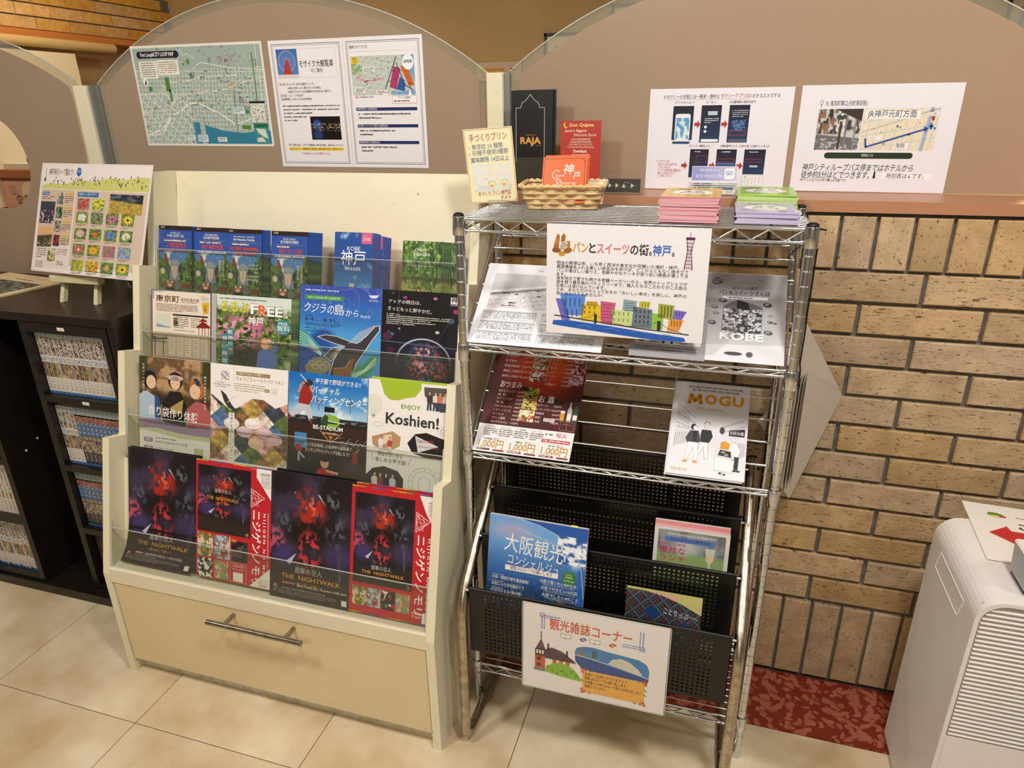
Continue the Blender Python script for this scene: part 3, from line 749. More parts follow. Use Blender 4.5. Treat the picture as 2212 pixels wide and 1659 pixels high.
for i in range(11):
    t = 14
    book(x, 1.2800, .4532, t, 176, 113, '55606A', blue_spine(str(i + 1), i + .5), 'blue comic paperbacks on the second shelf', 'blue-spined comic, %s of the blue ones on the second shelf' % ORD[i + 1]); x += .0149
x = -1.7100
for i in range(14):
    book(x, 1.2800, .2452, 14, 176, 113, '55606A', blue_spine(str(i + 12), i + 20.5), 'blue comic paperbacks on the third shelf', 'blue-spined comic, %s from the left on the third shelf' % ORD[i + 1]); x += .0152
def dark_spine(num):
    def fn(s, t, h_):
        s.G(.1, .1, t - .2, h_ - .2, lambda u, v: mix(flat('4A4038', u), flat('352D28', u), fbm(u, v, 6, 3, 3)), 4, 30, 0)
        s.E(t / 2, 12, t * .2, 4, '8C8371', 1); s.M(t * .36, 24, t * .34, 9, 5, 3.4, '7C4A44', 1)
        s.VT('ヴィーン', t * .22, 82, t * .56, 11, 'A79F90', 0, 3); s.T(num, t * .3, 132, t * .4, 13, '9E3B38', .01, l=3); s.M(t * .36, 148, t * .34, 6, 4.4, 3.2, 'C9C0AE', 1)
    return fn
x = -1.7080
for i in range(7):
    book(x, 1.2860, .0422, 18.5, 180, 120, '3B332D', dark_spine(str(i + 1)), 'dark comic volumes on the bottom shelf', 'thick dark brown comic volume, %s from the left on the bottom shelf' % ORD[i + 1], .02); x += .0195
x = -1.9265
for i in range(13):
    num = str(15 - i)
    if num in ('14', '13'): num = ('14', '13')[num == '13']
    book(x - .0140, 1.262 + (.004 if i % 3 == 0 else 0), .0447, 13.6, 176, 113, 'D5D0C4', white_spine(num, PALS[(i * 3) % 7], i * 1.3 + 50), 'white comic paperbacks on the lowest shelf of the left unit', 'white-spined comic, %s from the right on the lowest shelf of the left unit' % ORD[i + 1], -.01); x -= .0150
def cream_spine(num, i):
    def fn(s, t, h_):
        s.R(.05, 0, t - .1, h_, 'DCD6CC', 0); s.T(num, t * .25, 8, t * .5, 11, '4C4640', .02, l=2); s.M(t * .3, 26, t * .4, 13, 6.2, 5, '4C443C', 1)
        s.G(t * .2, 108, t * .6, 22, art(i, PALS[i % 7]), 5, 12, 1); s.M(t * .34, 136, t * .3, 7, 5, 3.6, '4C443C', 1)
    return fn
x = -1.9265
for i in range(13):
    book(x - .0150, 1.262, .2497, 14.6, 182, 120, 'DCD6CC', cream_spine(str(13 - i), i), 'cream comic paperbacks on the third shelf of the left unit', 'cream-spined comic, %s from the right on the third shelf of the left unit' % ORD[i + 1], -.008); x -= .0158

# ================================================================== AIR PURIFIER
ap = thing('air_purifier', (.66, 1.24, 0), 'white air purifier with ribbed front grille at the right edge', 'air purifier')
AX0, AX1, AY0, AY1, AZ = .462, .865, 1.112, 1.364, .6015
R_ = .042
def rr_xz(x0, x1, z0, z1, rr, n=8):
    p = [(x0 + .006, z0), (x1 - .006, z0), (x1, z0 + .02)]
    p += [(x1 - rr + rr * math.cos(a), z1 - rr + rr * math.sin(a)) for a in [PI / 2 * k / n for k in range(n + 1)]]
    p += [(x0 + rr + rr * math.cos(a), z1 - rr + rr * math.sin(a)) for a in [PI / 2 + PI / 2 * k / n for k in range(n + 1)]]
    return p + [(x0, z0 + .02)]
MB().prism(rr_xz(AX0, AX1, .0, AZ, R_), 'y', AY0, AY1).build('body', WHITEP, ap)
# front shell: rim around the grille
rim = MB(); outer = rr_xz(AX0 - .001, AX1 + .001, .0, AZ + .001, R_ + .001); inner = [(min(max(a, AX0 + .006), AX1 - .006), min(max(b, .006), AZ - .006)) for a, b in rr_xz(AX0 + .006, AX1 - .006, .006, AZ - .006, R_ - .004)]
n = len(outer)
vs = [(a, 1.098, b) for a, b in outer] + [(a, 1.1119, b) for a, b in outer] + [(a, 1.098, b) for a, b in inner] + [(a, 1.1119, b) for a, b in inner]
fs = []
for i in range(n):
    j = (i + 1) % n; fs += [(i, j, n + j, n + i), (i, 2 * n + i, 2 * n + j, j), (2 * n + i, 3 * n + i, 3 * n + j, 2 * n + j)]
rim.add(vs, fs).build('front_rim', WHITEP, ap)
MB().box(AX0 + .0065, AX1 - .0065, 1.1000, 1.1115, .0065, .3000).build('lower_front', WHITEP, ap)
MB().box(AX0 + .008, AX1 - .008, 1.1105, 1.1118, .3005, AZ - .012).build('grille_back', GREYP, ap)
NS = 31; sp = (AZ - .012 - .304) / NS
for i in range(NS):
    z = .304 + i * sp; inset = 0
    if z > AZ - R_ - .006:
        dz = z + sp * .5 - (AZ - R_ - .002); inset = R_ - math.sqrt(max(R_ * R_ - dz * dz, 0))
    x0, x1 = AX0 + .009 + inset, AX1 - .009 - inset
    m = MB().add([(x0, 1.1000, z), (x1, 1.1000, z), (x1, 1.0985, z + sp * .32), (x0, 1.0985, z + sp * .32), (x0, 1.1100, z + sp * .62), (x1, 1.1100, z + sp * .62), (x0, 1.1100, z), (x1, 1.1100, z)],
                 [(0, 1, 2, 3), (3, 2, 5, 4), (6, 7, 1, 0), (0, 3, 4, 6), (1, 7, 5, 2)])
    m.build('slat', WHITEP, ap)
# side hatch outline
hh = MB()
hp = [(1.322, .535), (1.322, .505), (1.165, .462), (1.165, .535)]
for (a, b), (c, d_) in zip([(1.305, .553), (1.318, .512), (1.17, .512), (1.157, .553)], [(1.318, .512), (1.17, .512), (1.157, .553), (1.305, .553)]):
    hh.tube([(AX0 - .0002, a, b), (AX0 - .0002, c, d_)], .0008, 4)
hh.build('side_hatch', simple('pale_edge', 'FFFFFF', .4), ap)
# grey dispenser box on top
dz = thing('tissue_box', (.615, 1.16, AZ), 'light grey box with black base on the front of the air purifier', 'box')
MB().prism([(.529, .612), (.700, .612), (.700, .668), (.524, .668)], 'y', 1.128, 1.190).build('box_shell', GREYP, dz)
MB().box(.533, .700, 1.124, 1.194, .602, .6118).build('box_base', BLKP, dz)
MB().prism([(.524, .6682), (.700, .6682), (.700, .6715), (.527, .6715)], 'y', 1.126, 1.192).build('box_lid', WHITEP, dz)

# ================================================================== PRINTS
def tf(k, x, s, d=.018, roll=0.0, yaw=0.0): y, z = TP(k, s, d); return frame((x, y, z), yaw, tA, roll)
def stack(n, wmm, hmm, k, x, s, d, dx, dd, paper, edge, name, label, group, th=.5, ds=0.0, mat=GLS, art_fn=None):
    """further copies behind a front copy, each an object of its own"""
    q = Sheet(wmm, hmm, paper, th, edge=edge)
    if art_fn: q.G(0, 0, wmm, hmm, art_fn, 20, 30, 0)
    o = q.obj(name, mat, tf(k, x + dx, s, d + dd), label, 'leaflet', group)
    o['label'] = 'first ' + label
    for i in range(1, n):
        c = o.copy(); COL.objects.link(c); c['label'] = ORD[i + 1] + ' ' + label; c.matrix_world = tf(k, x + dx * (i + 1), s + ds * (i % 3 - 1), d + dd * (i + 1))
def foliage(u, v, a='2B3F1E', b='6F8A3C', c='A9B86A', s=14, k=0):
    n = fbm(u, v, s, 4, k); m = fbm(u, v, s * 2.3, 3, k + 2)
    r_ = mix(flat(a, u), flat(b, u), sm(n, .35, .62)); return mix(r_, flat(c, u), sm(m, .58, .72))
def clouds(u, v, sky, s=5, k=0, lo=.5, hi=.7): return mix(sky, flat('EDF3F8', u), sm(fbm(u, v * 1.6, s, 5, k), lo, hi))

# ---- tier 1 ------------------------------------------------------------
def night_art(u, v, sx=1.0):
    base = mix(flat('17131A', u), flat('3A3048', u), sm(fbm(u, v, 5, 4, 2), .35, .75) * (1 - sm(v, .55, .75)))
    base = mix(base, flat('0B0A0C', u), blob(u, v, .5, .44, .28, .10, .5) * .9)
    # red cloud of light and coral-like trees, no figures
    base = mix(base, flat('A52A1C', u), blob(u, v, .48, .26, .19, .15, .35) * sm(fbm(u, v, 16, 4, 5), .36, .62))
    base = mix(base, flat('D9604A', u), blob(u, v, .48, .25, .10, .09, .4) * sm(fbm(u, v, 26, 3, 8), .55, .68))
    base = mix(base, flat('C02C3F', u), blob(u, v, .48, .60, .14, .17, .35) * sm(fbm(u, v, 30, 3, 9), .44, .6))
    base = mix(base, flat('B84A6A', u), blob(u, v, .04, .55, .14, .11, .3) * sm(fbm(u, v, 34, 3, 4), .42, .6))
    base = mix(base, flat('4B3A86', u), blob(u, v, .16, .66, .13, .09, .5) * .7 + blob(u, v, .85, .62, .16, .12, .5) * .4)
    base = mix(base, flat('5B6470', u), blob(u, v, .16, .42, .10, .11, .4) * sm(fbm(u, v, 22, 3, 11), .5, .66) * .8 + blob(u, v, .80, .40, .12, .12, .4) * sm(fbm(u, v, 24, 3, 12), .5, .66) * .8)
    base = mix(base, flat('6A7478', u), blob(u, v, .76, .17, .08, .07, .4) * sm(fbm(u, v, 26, 3, 15), .48, .64) * .8)
    base = mix(base, flat('8A93A0', u), blob(u, v, .42, .72, .12, .05, .4) * sm(fbm(u, v, 30, 3, 14), .5, .66) * .6)
    base = mix(base, flat('2B2320', u), sm(v, .74, .82) * .85)
    return base
def night(s, x, y, w_, h_, jp):
    s.G(x, y, w_, h_, night_art, int(w_ * .75), int(h_ * .75), 1)
    X = lambda a: x + a * w_; Y = lambda b: y + b * h_
    s.P([(X(.57), Y(.14)), (X(.60), Y(.14)), (X(.67), Y(.22))], 'A8A8B0', 2); s.P([(X(.20), Y(.70)), (X(.33), Y(.62)), (X(.25), Y(.72))], 'B9BEC6', 2)
    s.E(X(.30), Y(.15), w_ * .012, w_ * .012, '8C7880', 2)
    for i in range(9): a = .55 + random.random() * .4; s.L([(X(.86), Y(.8)), (X(.80 + .14 * random.random()), Y(.45 + .3 * random.random()))], .35, '6F7A88', 2)
def night_title(s, x, y, w_, h_, t0):
    X = lambda a: x + a * w_; Y = lambda b: y + b * h_
    s.T('進撃の巨人', X(.31), Y(t0), w_ * .34, h_ * .048, 'B9B9BC', .0, l=5, out=('3A3A3E', .03))
    s.T('THE  NIGHTWALK', X(.15), Y(t0 + .062), w_ * .72, h_ * .043, 'D9A042', .012, l=6)
    s.T('―星の向こう側へ―', X(.30), Y(t0 + .118), w_ * .36, h_ * .024, 'D0963C', .005, l=6)
for nm, x0, wd, jp, lab, k in (('a', -1.3445, 210, True, 'leftmost black event flyer with gold title, its foot curling forward', 0), ('c', -.9265, 209, False, 'black event flyer with a gold title between two red flyers, bottom tier', 1)):
    s = Sheet(wd, 297, '17131A', .5, side='8A847C', sub=14)
    night(s, 0, 0, wd, 297, jp); t0 = .735 if k else .715; night_title(s, 0, 0, wd, 297, t0)
    if jp:
        s.R(32, 262.5, 26, 5, '8C3038', 3); s.T('期間限定', 34, 263, 22, 4, 'F0E6E0', l=5); s.T('2026年3月14日(土)〜12月13日(日)', 62, 262, 112, 6.5, 'F2EEE8', .008, l=5)
    else:
        s.R(32, 256, 34, 5.5, '8C3038', 3); s.T('Limited Time', 34, 256.6, 30, 4.2, 'F0D8D4', l=5); s.T('March 14,2026 (Sat) - December 13,2026 (Sun)', 72, 258, 126, 6, 'F2EEE8', .01, l=5, rot=.0)
    s.M(30, 271, 145, 1, 4, 2.2, 'B9B0A8', 4); s.M(22, 276.5, 150, 3, 4, 1.6, 'A39C94', 4)
    s.E(15, 272, 5, 7, 'C98A2C', 4); s.E(15, 274, 4, 4, '5A4A8C', 5); s.M(9, 281, 12, 1, 2, 1.6, 'D8D4D0', 4)
    s.R(186, 276, 13, 13, 'E8E4E0', 4)
    warp = None
    if jp:
        def warp(P):
            t = np.clip((-P[:, 1] - .19) / .107, 0, 1); Q = P.copy()
            Q[:, 2] += .0115 * t ** 2; Q[:, 1] += .006 * t ** 2; Q[:, 0] -= .016 * t ** 2; return Q
    s.obj('event_flyer', GLS, tf(1, x0, .3205, .0165 if not jp else .030), lab, 'flyer', 'event flyers on the bottom tier', warp=warp)
    q = Sheet(wd, 296, '1A161C', .5, side='8A847C')
    q.obj('event_flyer', GLS, tf(1, x0 + .0025, .322, .033 if not jp else .036), 'spare black event flyer directly behind the ' + ('leftmost' if jp else 'second') + ' gold-titled one', 'flyer', 'event flyers on the bottom tier')

RED = 'C2202B'
def red_logo(s, x, y, w_, h_):
    s.L([(x, y), (x + w_, y + h_ * .42), (x, y + h_), (x, y)], 1.1, 'F4ECEA', 4)
    s.L([(x, y + h_ * .15), (x + w_ * .8, y + h_ * .5), (x, y + h_ * .85)], .9, 'F4ECEA', 4)
    for i in range(20):
        a0, a1 = 2 * PI * i / 20, 2 * PI * (i + 1) / 20
        s.L([(x + w_ * (.32 + .26 * math.cos(a0)), y + h_ * (.5 + .38 * math.sin(a0))), (x + w_ * (.32 + .26 * math.cos(a1)), y + h_ * (.5 + .38 * math.sin(a1)))], .8, 'F4ECEA', 4)
    s.L([(x, y + h_ * .5), (x + w_ * .55, y + h_ * .5)], .7, 'F4ECEA', 4); s.L([(x + w_ * .1, y + h_ * .1), (x + w_ * .55, y + h_ * .9)], .7, 'F4ECEA', 4)
def red_side(s, x, w_, y0):
    red_logo(s, x, y0, w_ * .72, 44)
    s.T('ニジゲンノモリ', x + w_ * .5, y0 + 50, 178, w_ * .46, 'F6F0EE', .06, l=5, rot=PI / 2)
    s.T('N I J I G E N   N O   M O R I', x + w_ * .80, y0 + 54, 168, w_ * .15, 'F6F0EE', .03, l=5, rot=PI / 2)
    for i in range(34): s.R(x + w_ * .90, y0 + 52 + i * 4.3, 2.6, 2.8 * random.uniform(.6, 1), 'EBCFCF', 4)
def rainbow(s, w_, y):
    for i, c in enumerate(('D8B02C', '7FA03C', 'C2202B', '3F62A8', '6A3F86', 'C2202B', 'D88A2C', 'D8B02C', '5F9A3C', 'C2202B', '3F62A8', '6A3F86')): s.R(w_ * i / 12, y, w_ / 12 + .1, 2.2, c, 2)
def thumb(s, x, y, w_, h_, seed, pal): s.G(x, y, w_, h_, art(seed, pal), max(8, int(w_ * .8)), max(8, int(h_ * .8)), 2)
s = Sheet(206, 287, RED, .5, side='C9C2BC'); rainbow(s, 206, .5)
night(s, 5, 12, 146, 160, False); s.T('進撃の巨人', 52, 66, 46, 9, 'B9B9BC', l=5, out=('3A3A3E', .03)); s.T('THE  NIGHTWALK', 30, 84, 88, 9.5, 'D9A042', .012); s.T('―星の向こう側へ―', 54, 97, 40, 5.5, 'D0963C')
s.E(142, 166, 4, 5, 'C98A2C', 4); s.E(142, 168, 3, 3, '5A4A8C', 5)
thumb(s, 4, 176, 44, 58, 3, ('8A5A34', 'C9A83C', '5A7A4C', 'D8CDB0')); thumb(s, 52, 176, 44, 58, 5, ('5F86A0', 'D8D0B4', '9C4A3C', 'B9C4C8')); thumb(s, 100, 184, 44, 50, 7, ('141418', '3C3C44', '6A5248', '1E1E22'))
s.R(104, 222, 34, 9, '1A1A1E', 3); s.E(106, 183, 8, 4, 'D88A2C', 3); s.T('NEW', 101, 181, 10, 3.4, '3A1A10', l=5)
s.G(4, 238, 42, 50 - 3, lambda u, v: mix(flat('F2EEEA', u), flat('1C1C20', u), sm(fbm(u, v, 9, 4, 6), .47, .50)), 40, 44, 2); thumb(s, 52, 238, 40, 46, 9, ('D8CBA0', '6FA0B4', 'C87A5C', '7C9A5C'))
s.box(97, 238, 44, 46, .6, 'F4ECEA', 3); s.T('公式HPを', 103, 241, 32, 7, 'F6F0EE'); s.T('チェック!', 103, 249.5, 30, 7, 'F6F0EE'); s.R(105, 260, 27, 22, 'F4F0EC', 3)
s.P([(166, 3), (205, 3), (205, 74), (166, 24)], 'F2EDE8', 3); s.T('10%OFF', 176, 12, 26, 7, '22201E', .02); s.M(178, 20, 24, 8, 4, 1.6, '4A4642', 5)
s.T('マップ入り', 150, 3.5, 14, 3, 'F6F0EE'); red_side(s, 152, 50, 52)
s.P([(205, 236), (205, 286), (150, 286)], 'F2EDE8', 3); s.T('セットドリンク', 172, 266, 26, 4.6, '22201E'); s.T('1杯サービス', 174, 272, 24, 4.6, '22201E'); s.M(176, 278, 24, 2, 3, 1.5, '4A4642', 5)
s.obj('park_flyer', GLS, tf(1, -1.1325, .3205, .0175), 'red theme park flyer with six small pictures, second from the left, bottom tier', 'flyer', 'park flyers on the bottom tier')
s = Sheet(193, 290, RED, .5, side='C9C2BC'); rainbow(s, 193, .5); rainbow(s, 193, 287)
night(s, 8, 15, 142, 204, False); night_title(s, 8, 15, 142, 204, .785); s.E(142, 212, 4, 5, 'C98A2C', 5); s.E(142, 214, 3, 3, '5A4A8C', 6)
for i, (sd, pal) in enumerate(((3, ('8A5A34', 'C9A83C', '5A7A4C', 'D8CDB0')), (5, ('5F86A0', 'D8D0B4', '9C4A3C', 'B9C4C8')), (6, ('B02A30', 'F2EEEA', '1C1C20', '1C1C20')), (9, ('D8CBA0', '6FA0B4', 'C87A5C', '7C9A5C')))): thumb(s, 8 + i * 35, 227, 34, 44, sd, pal)
s.P([(160, 3), (192, 3), (192, 66), (176, 40)], 'F2EDE8', 3) ; s.T('10%', 180, 14, 11, 6, '22201E'); s.M(180, 22, 11, 6, 4, 1.6, '4A4642', 5)
red_side(s, 154, 44, 40); s.T('CHECK', 152, 262, 22, 6.5, 'F6F0EE', .02); s.T('IT OUT!', 153, 270.5, 21, 6.5, 'F6F0EE', .02); s.R(177, 262, 15, 24, 'F4F0EC', 3)
s.obj('park_flyer', GLS, tf(1, -.7215, .316, .0155), 'red theme park flyer with four small pictures, far right of the bottom tier', 'flyer', 'park flyers on the bottom tier', clip=193.2)
q = Sheet(190, 287, RED, .5, side='C9C2BC'); rainbow(q, 190, .5); q.obj('park_flyer', GLS, tf(1, -.7195, .3185, .030), 'spare red flyer directly behind the far right red flyer', 'flyer', 'park flyers on the bottom tier')

# ---- tier 2 ------------------------------------------------------------
def person(s, x, y, h_, shirt, hair, skin='D9B08C', pants=None, l=4, w_=None):
    w_ = w_ or h_ * .30
    if pants: s.P([(x - w_ * .34, y + h_ * .52), (x + w_ * .34, y + h_ * .52), (x + w_ * .42, y + h_), (x + w_ * .08, y + h_), (x, y + h_ * .62), (x - w_ * .10, y + h_), (x - w_ * .42, y + h_)], pants, l)
    s.P([(x - w_ * .20, y + h_ * .19), (x + w_ * .20, y + h_ * .19), (x + w_ * .5, y + h_ * .28), (x + w_ * .42, y + h_ * .56), (x - w_ * .42, y + h_ * .56), (x - w_ * .5, y + h_ * .28)], shirt, l + 1)
    s.R(x - w_ * .10, y + h_ * .14, w_ * .20, h_ * .08, skin, l + 1); s.E(x, y + h_ * .085, h_ * .058, h_ * .08, hair, l + 1); s.E(x, y + h_ * .10, h_ * .046, h_ * .062, skin, l + 2)
s = Sheet(210, 297, 'F0EFEA', .5, side='D8D4CC')
def rocks(u, v):
    c = mix(flat('6B5134', u), flat('B8946A', u), sm(fbm(u, v, 9, 4, 21), .4, .65)); c = mix(c, flat('2C2114', u), blob(u, v, .5, .62, .6, .12, .5) * .8)
    c = mix(c, flat('3E4020', u), sm(np.abs(u - .5), .34, .42) * (1 - sm(v, .3, .6))); return mix(c, flat('8A7658', u), sm(v, .66, .74))
s.G(0, 0, 210, 194, rocks)
for x, y, r1, c1 in ((32, 62, 26, '221C18'), (108, 58, 26, '2E2018'), (172, 76, 28, 'A86E34')):
    s.E(x, y + 4, r1 * .82, r1, c1, 2); s.E(x + (4 if x < 100 else (-6 if x > 150 else 0)), y + 10, r1 * .56, r1 * .74, 'E3BFA0', 3)
s.E(108, 54, 24, 8, 'C8B6B0', 3); s.L([(92, 40), (108, 34), (126, 40)], 4, 'C88A8A', 4); s.L([(24, 40), (42, 38), (52, 48)], 3.5, '2C4A6C', 4); s.P([(160, 50), (172, 48), (184, 66), (172, 70)], '2E3E5A', 4)
for x, y in ((100, 70), (116, 70), (164, 88), (178, 90), (30, 74)): s.L([(x - 3, y), (x + 3, y + .6)], .9, '4A3028', 5)
s.P([(0, 110), (22, 98), (48, 112), (60, 150), (56, 194), (0, 194)], 'A9C0D2', 3); s.P([(46, 104), (62, 118), (64, 190), (48, 190)], '2F4F86', 4)
s.P([(70, 130), (92, 92), (124, 92), (142, 130), (138, 194), (72, 194)], '231C1C', 4); s.P([(146, 134), (168, 112), (198, 118), (208, 150), (205, 196), (140, 196)], 'B05A5C', 4)
s.P([(92, 140), (108, 128), (132, 112), (128, 150), (100, 158)], 'A89458', 5)
s.P([(0, 180), (40, 176), (90, 184), (150, 190), (210, 184), (210, 212), (120, 210), (50, 202), (0, 206)], '9C86A8', 6); s.P([(0, 200), (60, 204), (130, 212), (210, 210), (210, 222), (120, 224), (40, 214), (0, 212)], 'CBD0A4', 6); s.P([(0, 212), (40, 214), (120, 224), (210, 221), (210, 297), (0, 297)], 'F0EFEA', 6)
s.T('香り袋作り体験', 28, 140, 148, 26, 'F7F4EE', .015, l=7, rot=.06, out=('6A5648', .03))
for i, ch in enumerate('世界に一つの香り袋を'): s.T(ch, 10, 22 + i * 9.6, 6.5, 6.5, 'F4F0EA', l=7)
for i, ch in enumerate('自分で香りを調合した'): s.T(ch, 192, 40 + i * 9.6, 6.5, 6.5, 'F4F0EA', l=7)
s.M(28, 186, 170, 1, 5, 4.4, '5E4A70', 7)
for i, (a, b_) in enumerate((('会場', ''), ('時間', '11:00〜16:00'), ('料金', '500円[税込]'))):
    s.RR(13, 232 + i * 24, 27, 13, 2, '9C86A8', 7); s.T(a, 19, 234.5 + i * 24, 15, 8, 'F4F0F4', l=9)
    if b_: s.T(b_, 48, 233 + i * 24, 54 if i == 1 else 44, 9, '5A5058', l=8)
s.M(48, 229, 110, 1, 4, 3.4, '6A6068', 7); s.T('NARUTO&BORUTO 忍里', 48, 238, 96, 7.5, '5A5058', l=8); s.M(48, 269, 60, 1, 3, 2, '6A6068', 7)
s.RR(164, 246, 27, 50, 2, 'B9C48C', 7); s.T('公式HPは', 168, 249, 18, 4.2, 'F4F6EC', l=9); s.T('こちら!', 170, 256, 14, 4.2, 'F4F6EC', l=9); s.R(168, 266, 19, 22, 'EDECE4', 8)
s.ys(0.87).obj('workshop_flyer', GLS, tf(2, -1.3475, .1985, .018), 'flyer with three women in a rock garden and large white writing, second tier', 'flyer')
s = Sheet(212, 297, 'F1EEE9', 2.5, side='E4DED4', edge='CFC8BC')
def mosaic(u, v):
    cells = np.floor(u * 3.6 + v * 2.9).astype(int) * 7 + np.floor(u * 3.6 - v * 2.9 + 20).astype(int) * 3
    pal = [hexc(c) for c in ('C9907A', '4F6A8C', '8C6A48', 'E0CFC0', '5A6E3C', 'B89A50', '3F4650', 'D0A0A0', '7C5A44')]
    base = np.array(pal)[cells % 9]; n = fbm(u, v, 18, 3, 3)[:, None]; return base * (.55 + .9 * n)
s.G(0, 96, 212, 201, mosaic)
s.P([(0, 0), (212, 0), (212, 100), (180, 118), (130, 84), (78, 128), (56, 138), (0, 92)], 'F1EEE9', 2)
for a, b_, c_ in ((60, 178, 'E6DAD4'), (118, 172, 'EFE9E2'), (150, 196, 'DDB9BE'), (96, 200, 'D9C0C8'), (128, 232, 'DDBFA8'), (178, 214, 'D8B4BA')): s.E(a, b_, 22, 17, c_, 3); s.E(a - 3, b_ - 5, 13, 8, '%02X%02X%02X' % tuple(min(255, int(int(c_[i:i + 2], 16) * 1.06)) for i in (0, 2, 4)), 4); s.L([(a - 14, b_ + 4), (a, b_ + 10), (a + 15, b_ + 3)], .8, 'B09A96', 5)
s.P([(28, 78), (44, 92), (58, 118), (78, 144), (50, 132), (38, 112)], '3A3A38', 5); s.L([(48, 116), (64, 98), (72, 96)], 1.6, 'D8D4CC', 6); s.L([(60, 140), (90, 170)], 1, '3A3A38', 5)
s.R(52, 146, 16, 151, 'F1EEE9', 6); s.VT('兵庫がまるごとパビリオンに', 55.5, 149, 9, 11.2, '3C3834', l=8)
for i in range(5):
    for j in range(6):
        if (i * 3 + j * 5) % 4 != 0: s.E(30 + i * 4.6 + (j % 2) * 2.3, 22 + j * 4.6, 1.9, 1.9, ('2E3A5A', 'A8743C', '6E7E8C')[(i + j) % 3], 4, 8)
s.M(14, 55, 40, 1, 3, 2, '5A5650', 4); s.T('Our Field, Our SDGs', 9, 60, 48, 5, '3A3632', .02); s.M(12, 68, 42, 1, 3, 2, '5A5650', 4)
s.L([(66, 6), (66, 46)], .5, '9A948A', 4); s.R(72, 18, 92, 11, '8C7438', 4); s.T('兵庫県内で200以上の体験メニュー', 75, 19.6, 86, 7.6, 'F6F2E8', .005); s.T('ひょうごフィールドパビリオン', 72, 34, 130, 11, '8C7438', .008); s.M(66, 54, 84, 4, 6.6, 3, 'A39470', 4)
s.RR(150, 62, 13, 10, 1.5, '8C7438', 4); s.M(151.5, 64, 10, 2, 3.4, 2, 'F0EAD8', 6); s.R(167, 57, 18, 20, 'E2DDD4', 4)
s.ys(0.78).obj('pavilion_booklet', GLS, tf(2, -1.1355, .1985, .0165), 'white booklet with diamond photo mosaic of sweets and a stork, second tier', 'booklet')
s = Sheet(202, 297, '1E5FA6', .5, side='C4C8CC')
def stadium(u, v):
    c = mix(flat('1A6DBE', u), flat('5AA0D8', u), sm(v, 0, .34)); c = clouds(u, v, c, 5, 3, .55, .72); c = mix(c, flat('DCE8F0', u), sm(v, .24, .36) * .55)
    c = mix(c, flat('22262C', u), sm(v, .375, .385)); c = mix(c, flat('B8A890', u), (np.abs(v - .405) < .012) * sm(fbm(u, v * 4, 30, 2, 1), .5, .6) * .6)
    c = mix(c, flat('3A2622', u), sm(v, .44, .455)); c = mix(c, flat('1B1B20', u), sm(v, .66, .72)); return mix(c, flat('4C4238', u), blob(u, v, .86, .88, .2, .14, .4) * .8)
s.G(0, 0, 202, 297, stadium)
s.P([(40, 30), (60, 36), (62, 66), (54, 84), (26, 82), (30, 52)], '9C2A24', 3); s.E(52, 26, 11, 9, '2A3448', 4); s.L([(26, 52), (34, 30), (46, 24)], 6, 'C99878', 4); s.L([(60, 46), (54, 28), (44, 22)], 5, 'C99878', 4); s.L([(46, 22), (30, 6)], 2.4, 'E0DCD4', 5)
s.P([(26, 82), (56, 84), (64, 116), (56, 128), (44, 98), (24, 112), (8, 122), (2, 116)], 'C4C6D0', 3); s.L([(58, 122), (62, 132)], 5, '8C2A2A', 4); s.L([(6, 118), (0, 128)], 5, '8C2A2A', 4)
for x in (72, 152): s.R(x, 66, 14, 9, '5C6C80', 3); s.R(x + 6, 74, 2, 22, '5C6C80', 3)
s.R(94, 84, 26, 14, '15171C', 4)
s.T('甲子園で野球ができる!?', 70, 13, 114, 13, 'F8FAFC', .02, .12, out=('1D4E86', .03)); s.T('バーチャル', 62, 34, 70, 19, 'F8FAFC', .035, .2, out=('1D4E86', .04)); s.T('バッティングセンター', 60, 58, 140, 20, 'F8FAFC', .035, .2, out=('1D4E86', .04))
s.E(110, 122, 24, 19, '8CB43C', 4); s.P([(82, 140), (88, 118), (96, 104), (104, 110), (104, 120), (128, 124), (128, 128), (104, 128), (98, 142)], '2C4A2C', 5); s.L([(104, 121), (146, 124)], 2.4, 'DCE4D4', 6)
s.P([(84, 148), (140, 150), (112, 178)], '4A2E1C', 5); s.L([(84, 148), (112, 178), (140, 150)], 1.2, 'D8B88C', 6); s.T('BE-STADIUM', 66, 134, 76, 13, 'EDEDE4', .03, l=8, out=('1E2A1E', .04)); s.T('KOSHIEN', 92, 151, 38, 6, 'E8D4AC', .02, l=8); s.P([(106, 160), (118, 160), (112, 172)], 'B87A3C', 6)
for i in range(11): s.L([(120 + i * 8, 168 + (i % 4) * 6), (140 + i * 7, 160 + (i % 3) * 10)], .7, 'B8BCC4', 3)
s.R(18, 160, 32, 40, '4C86C0', 3); s.P([(22, 192), (34, 190), (38, 208), (28, 214), (20, 206)], '9C2A24', 5); s.L([(30, 212), (44, 226)], 5, 'A4A8B4', 5); s.L([(30, 212), (30, 236)], 5, 'A4A8B4', 5); s.P([(168, 194), (180, 196), (182, 224), (168, 226)], '8C2A24', 5); s.L([(176, 224), (180, 250)], 5, '3C3C48', 5); s.L([(176, 196), (186, 184)], 3, 'B08868', 5)
s.T('CGで完全再現した阪神甲子園球場で', 44, 184, 122, 10, 'F6F6F6', .012, .1); s.T('ピッチングやバッティングを楽しもう!!', 48, 199, 112, 10, 'F6F6F6', .012, .1)
s.E(98, 222, 13, 10, '16161A', 4); s.E(98, 234, 11, 14, 'CFA084', 5); s.E(98, 224, 12, 7, '16161A', 6); s.P([(78, 254), (92, 248), (106, 250), (124, 256), (128, 297), (76, 297)], 'B02A2A', 5); s.L([(104, 254), (132, 258)], 7, 'CFA084', 6)
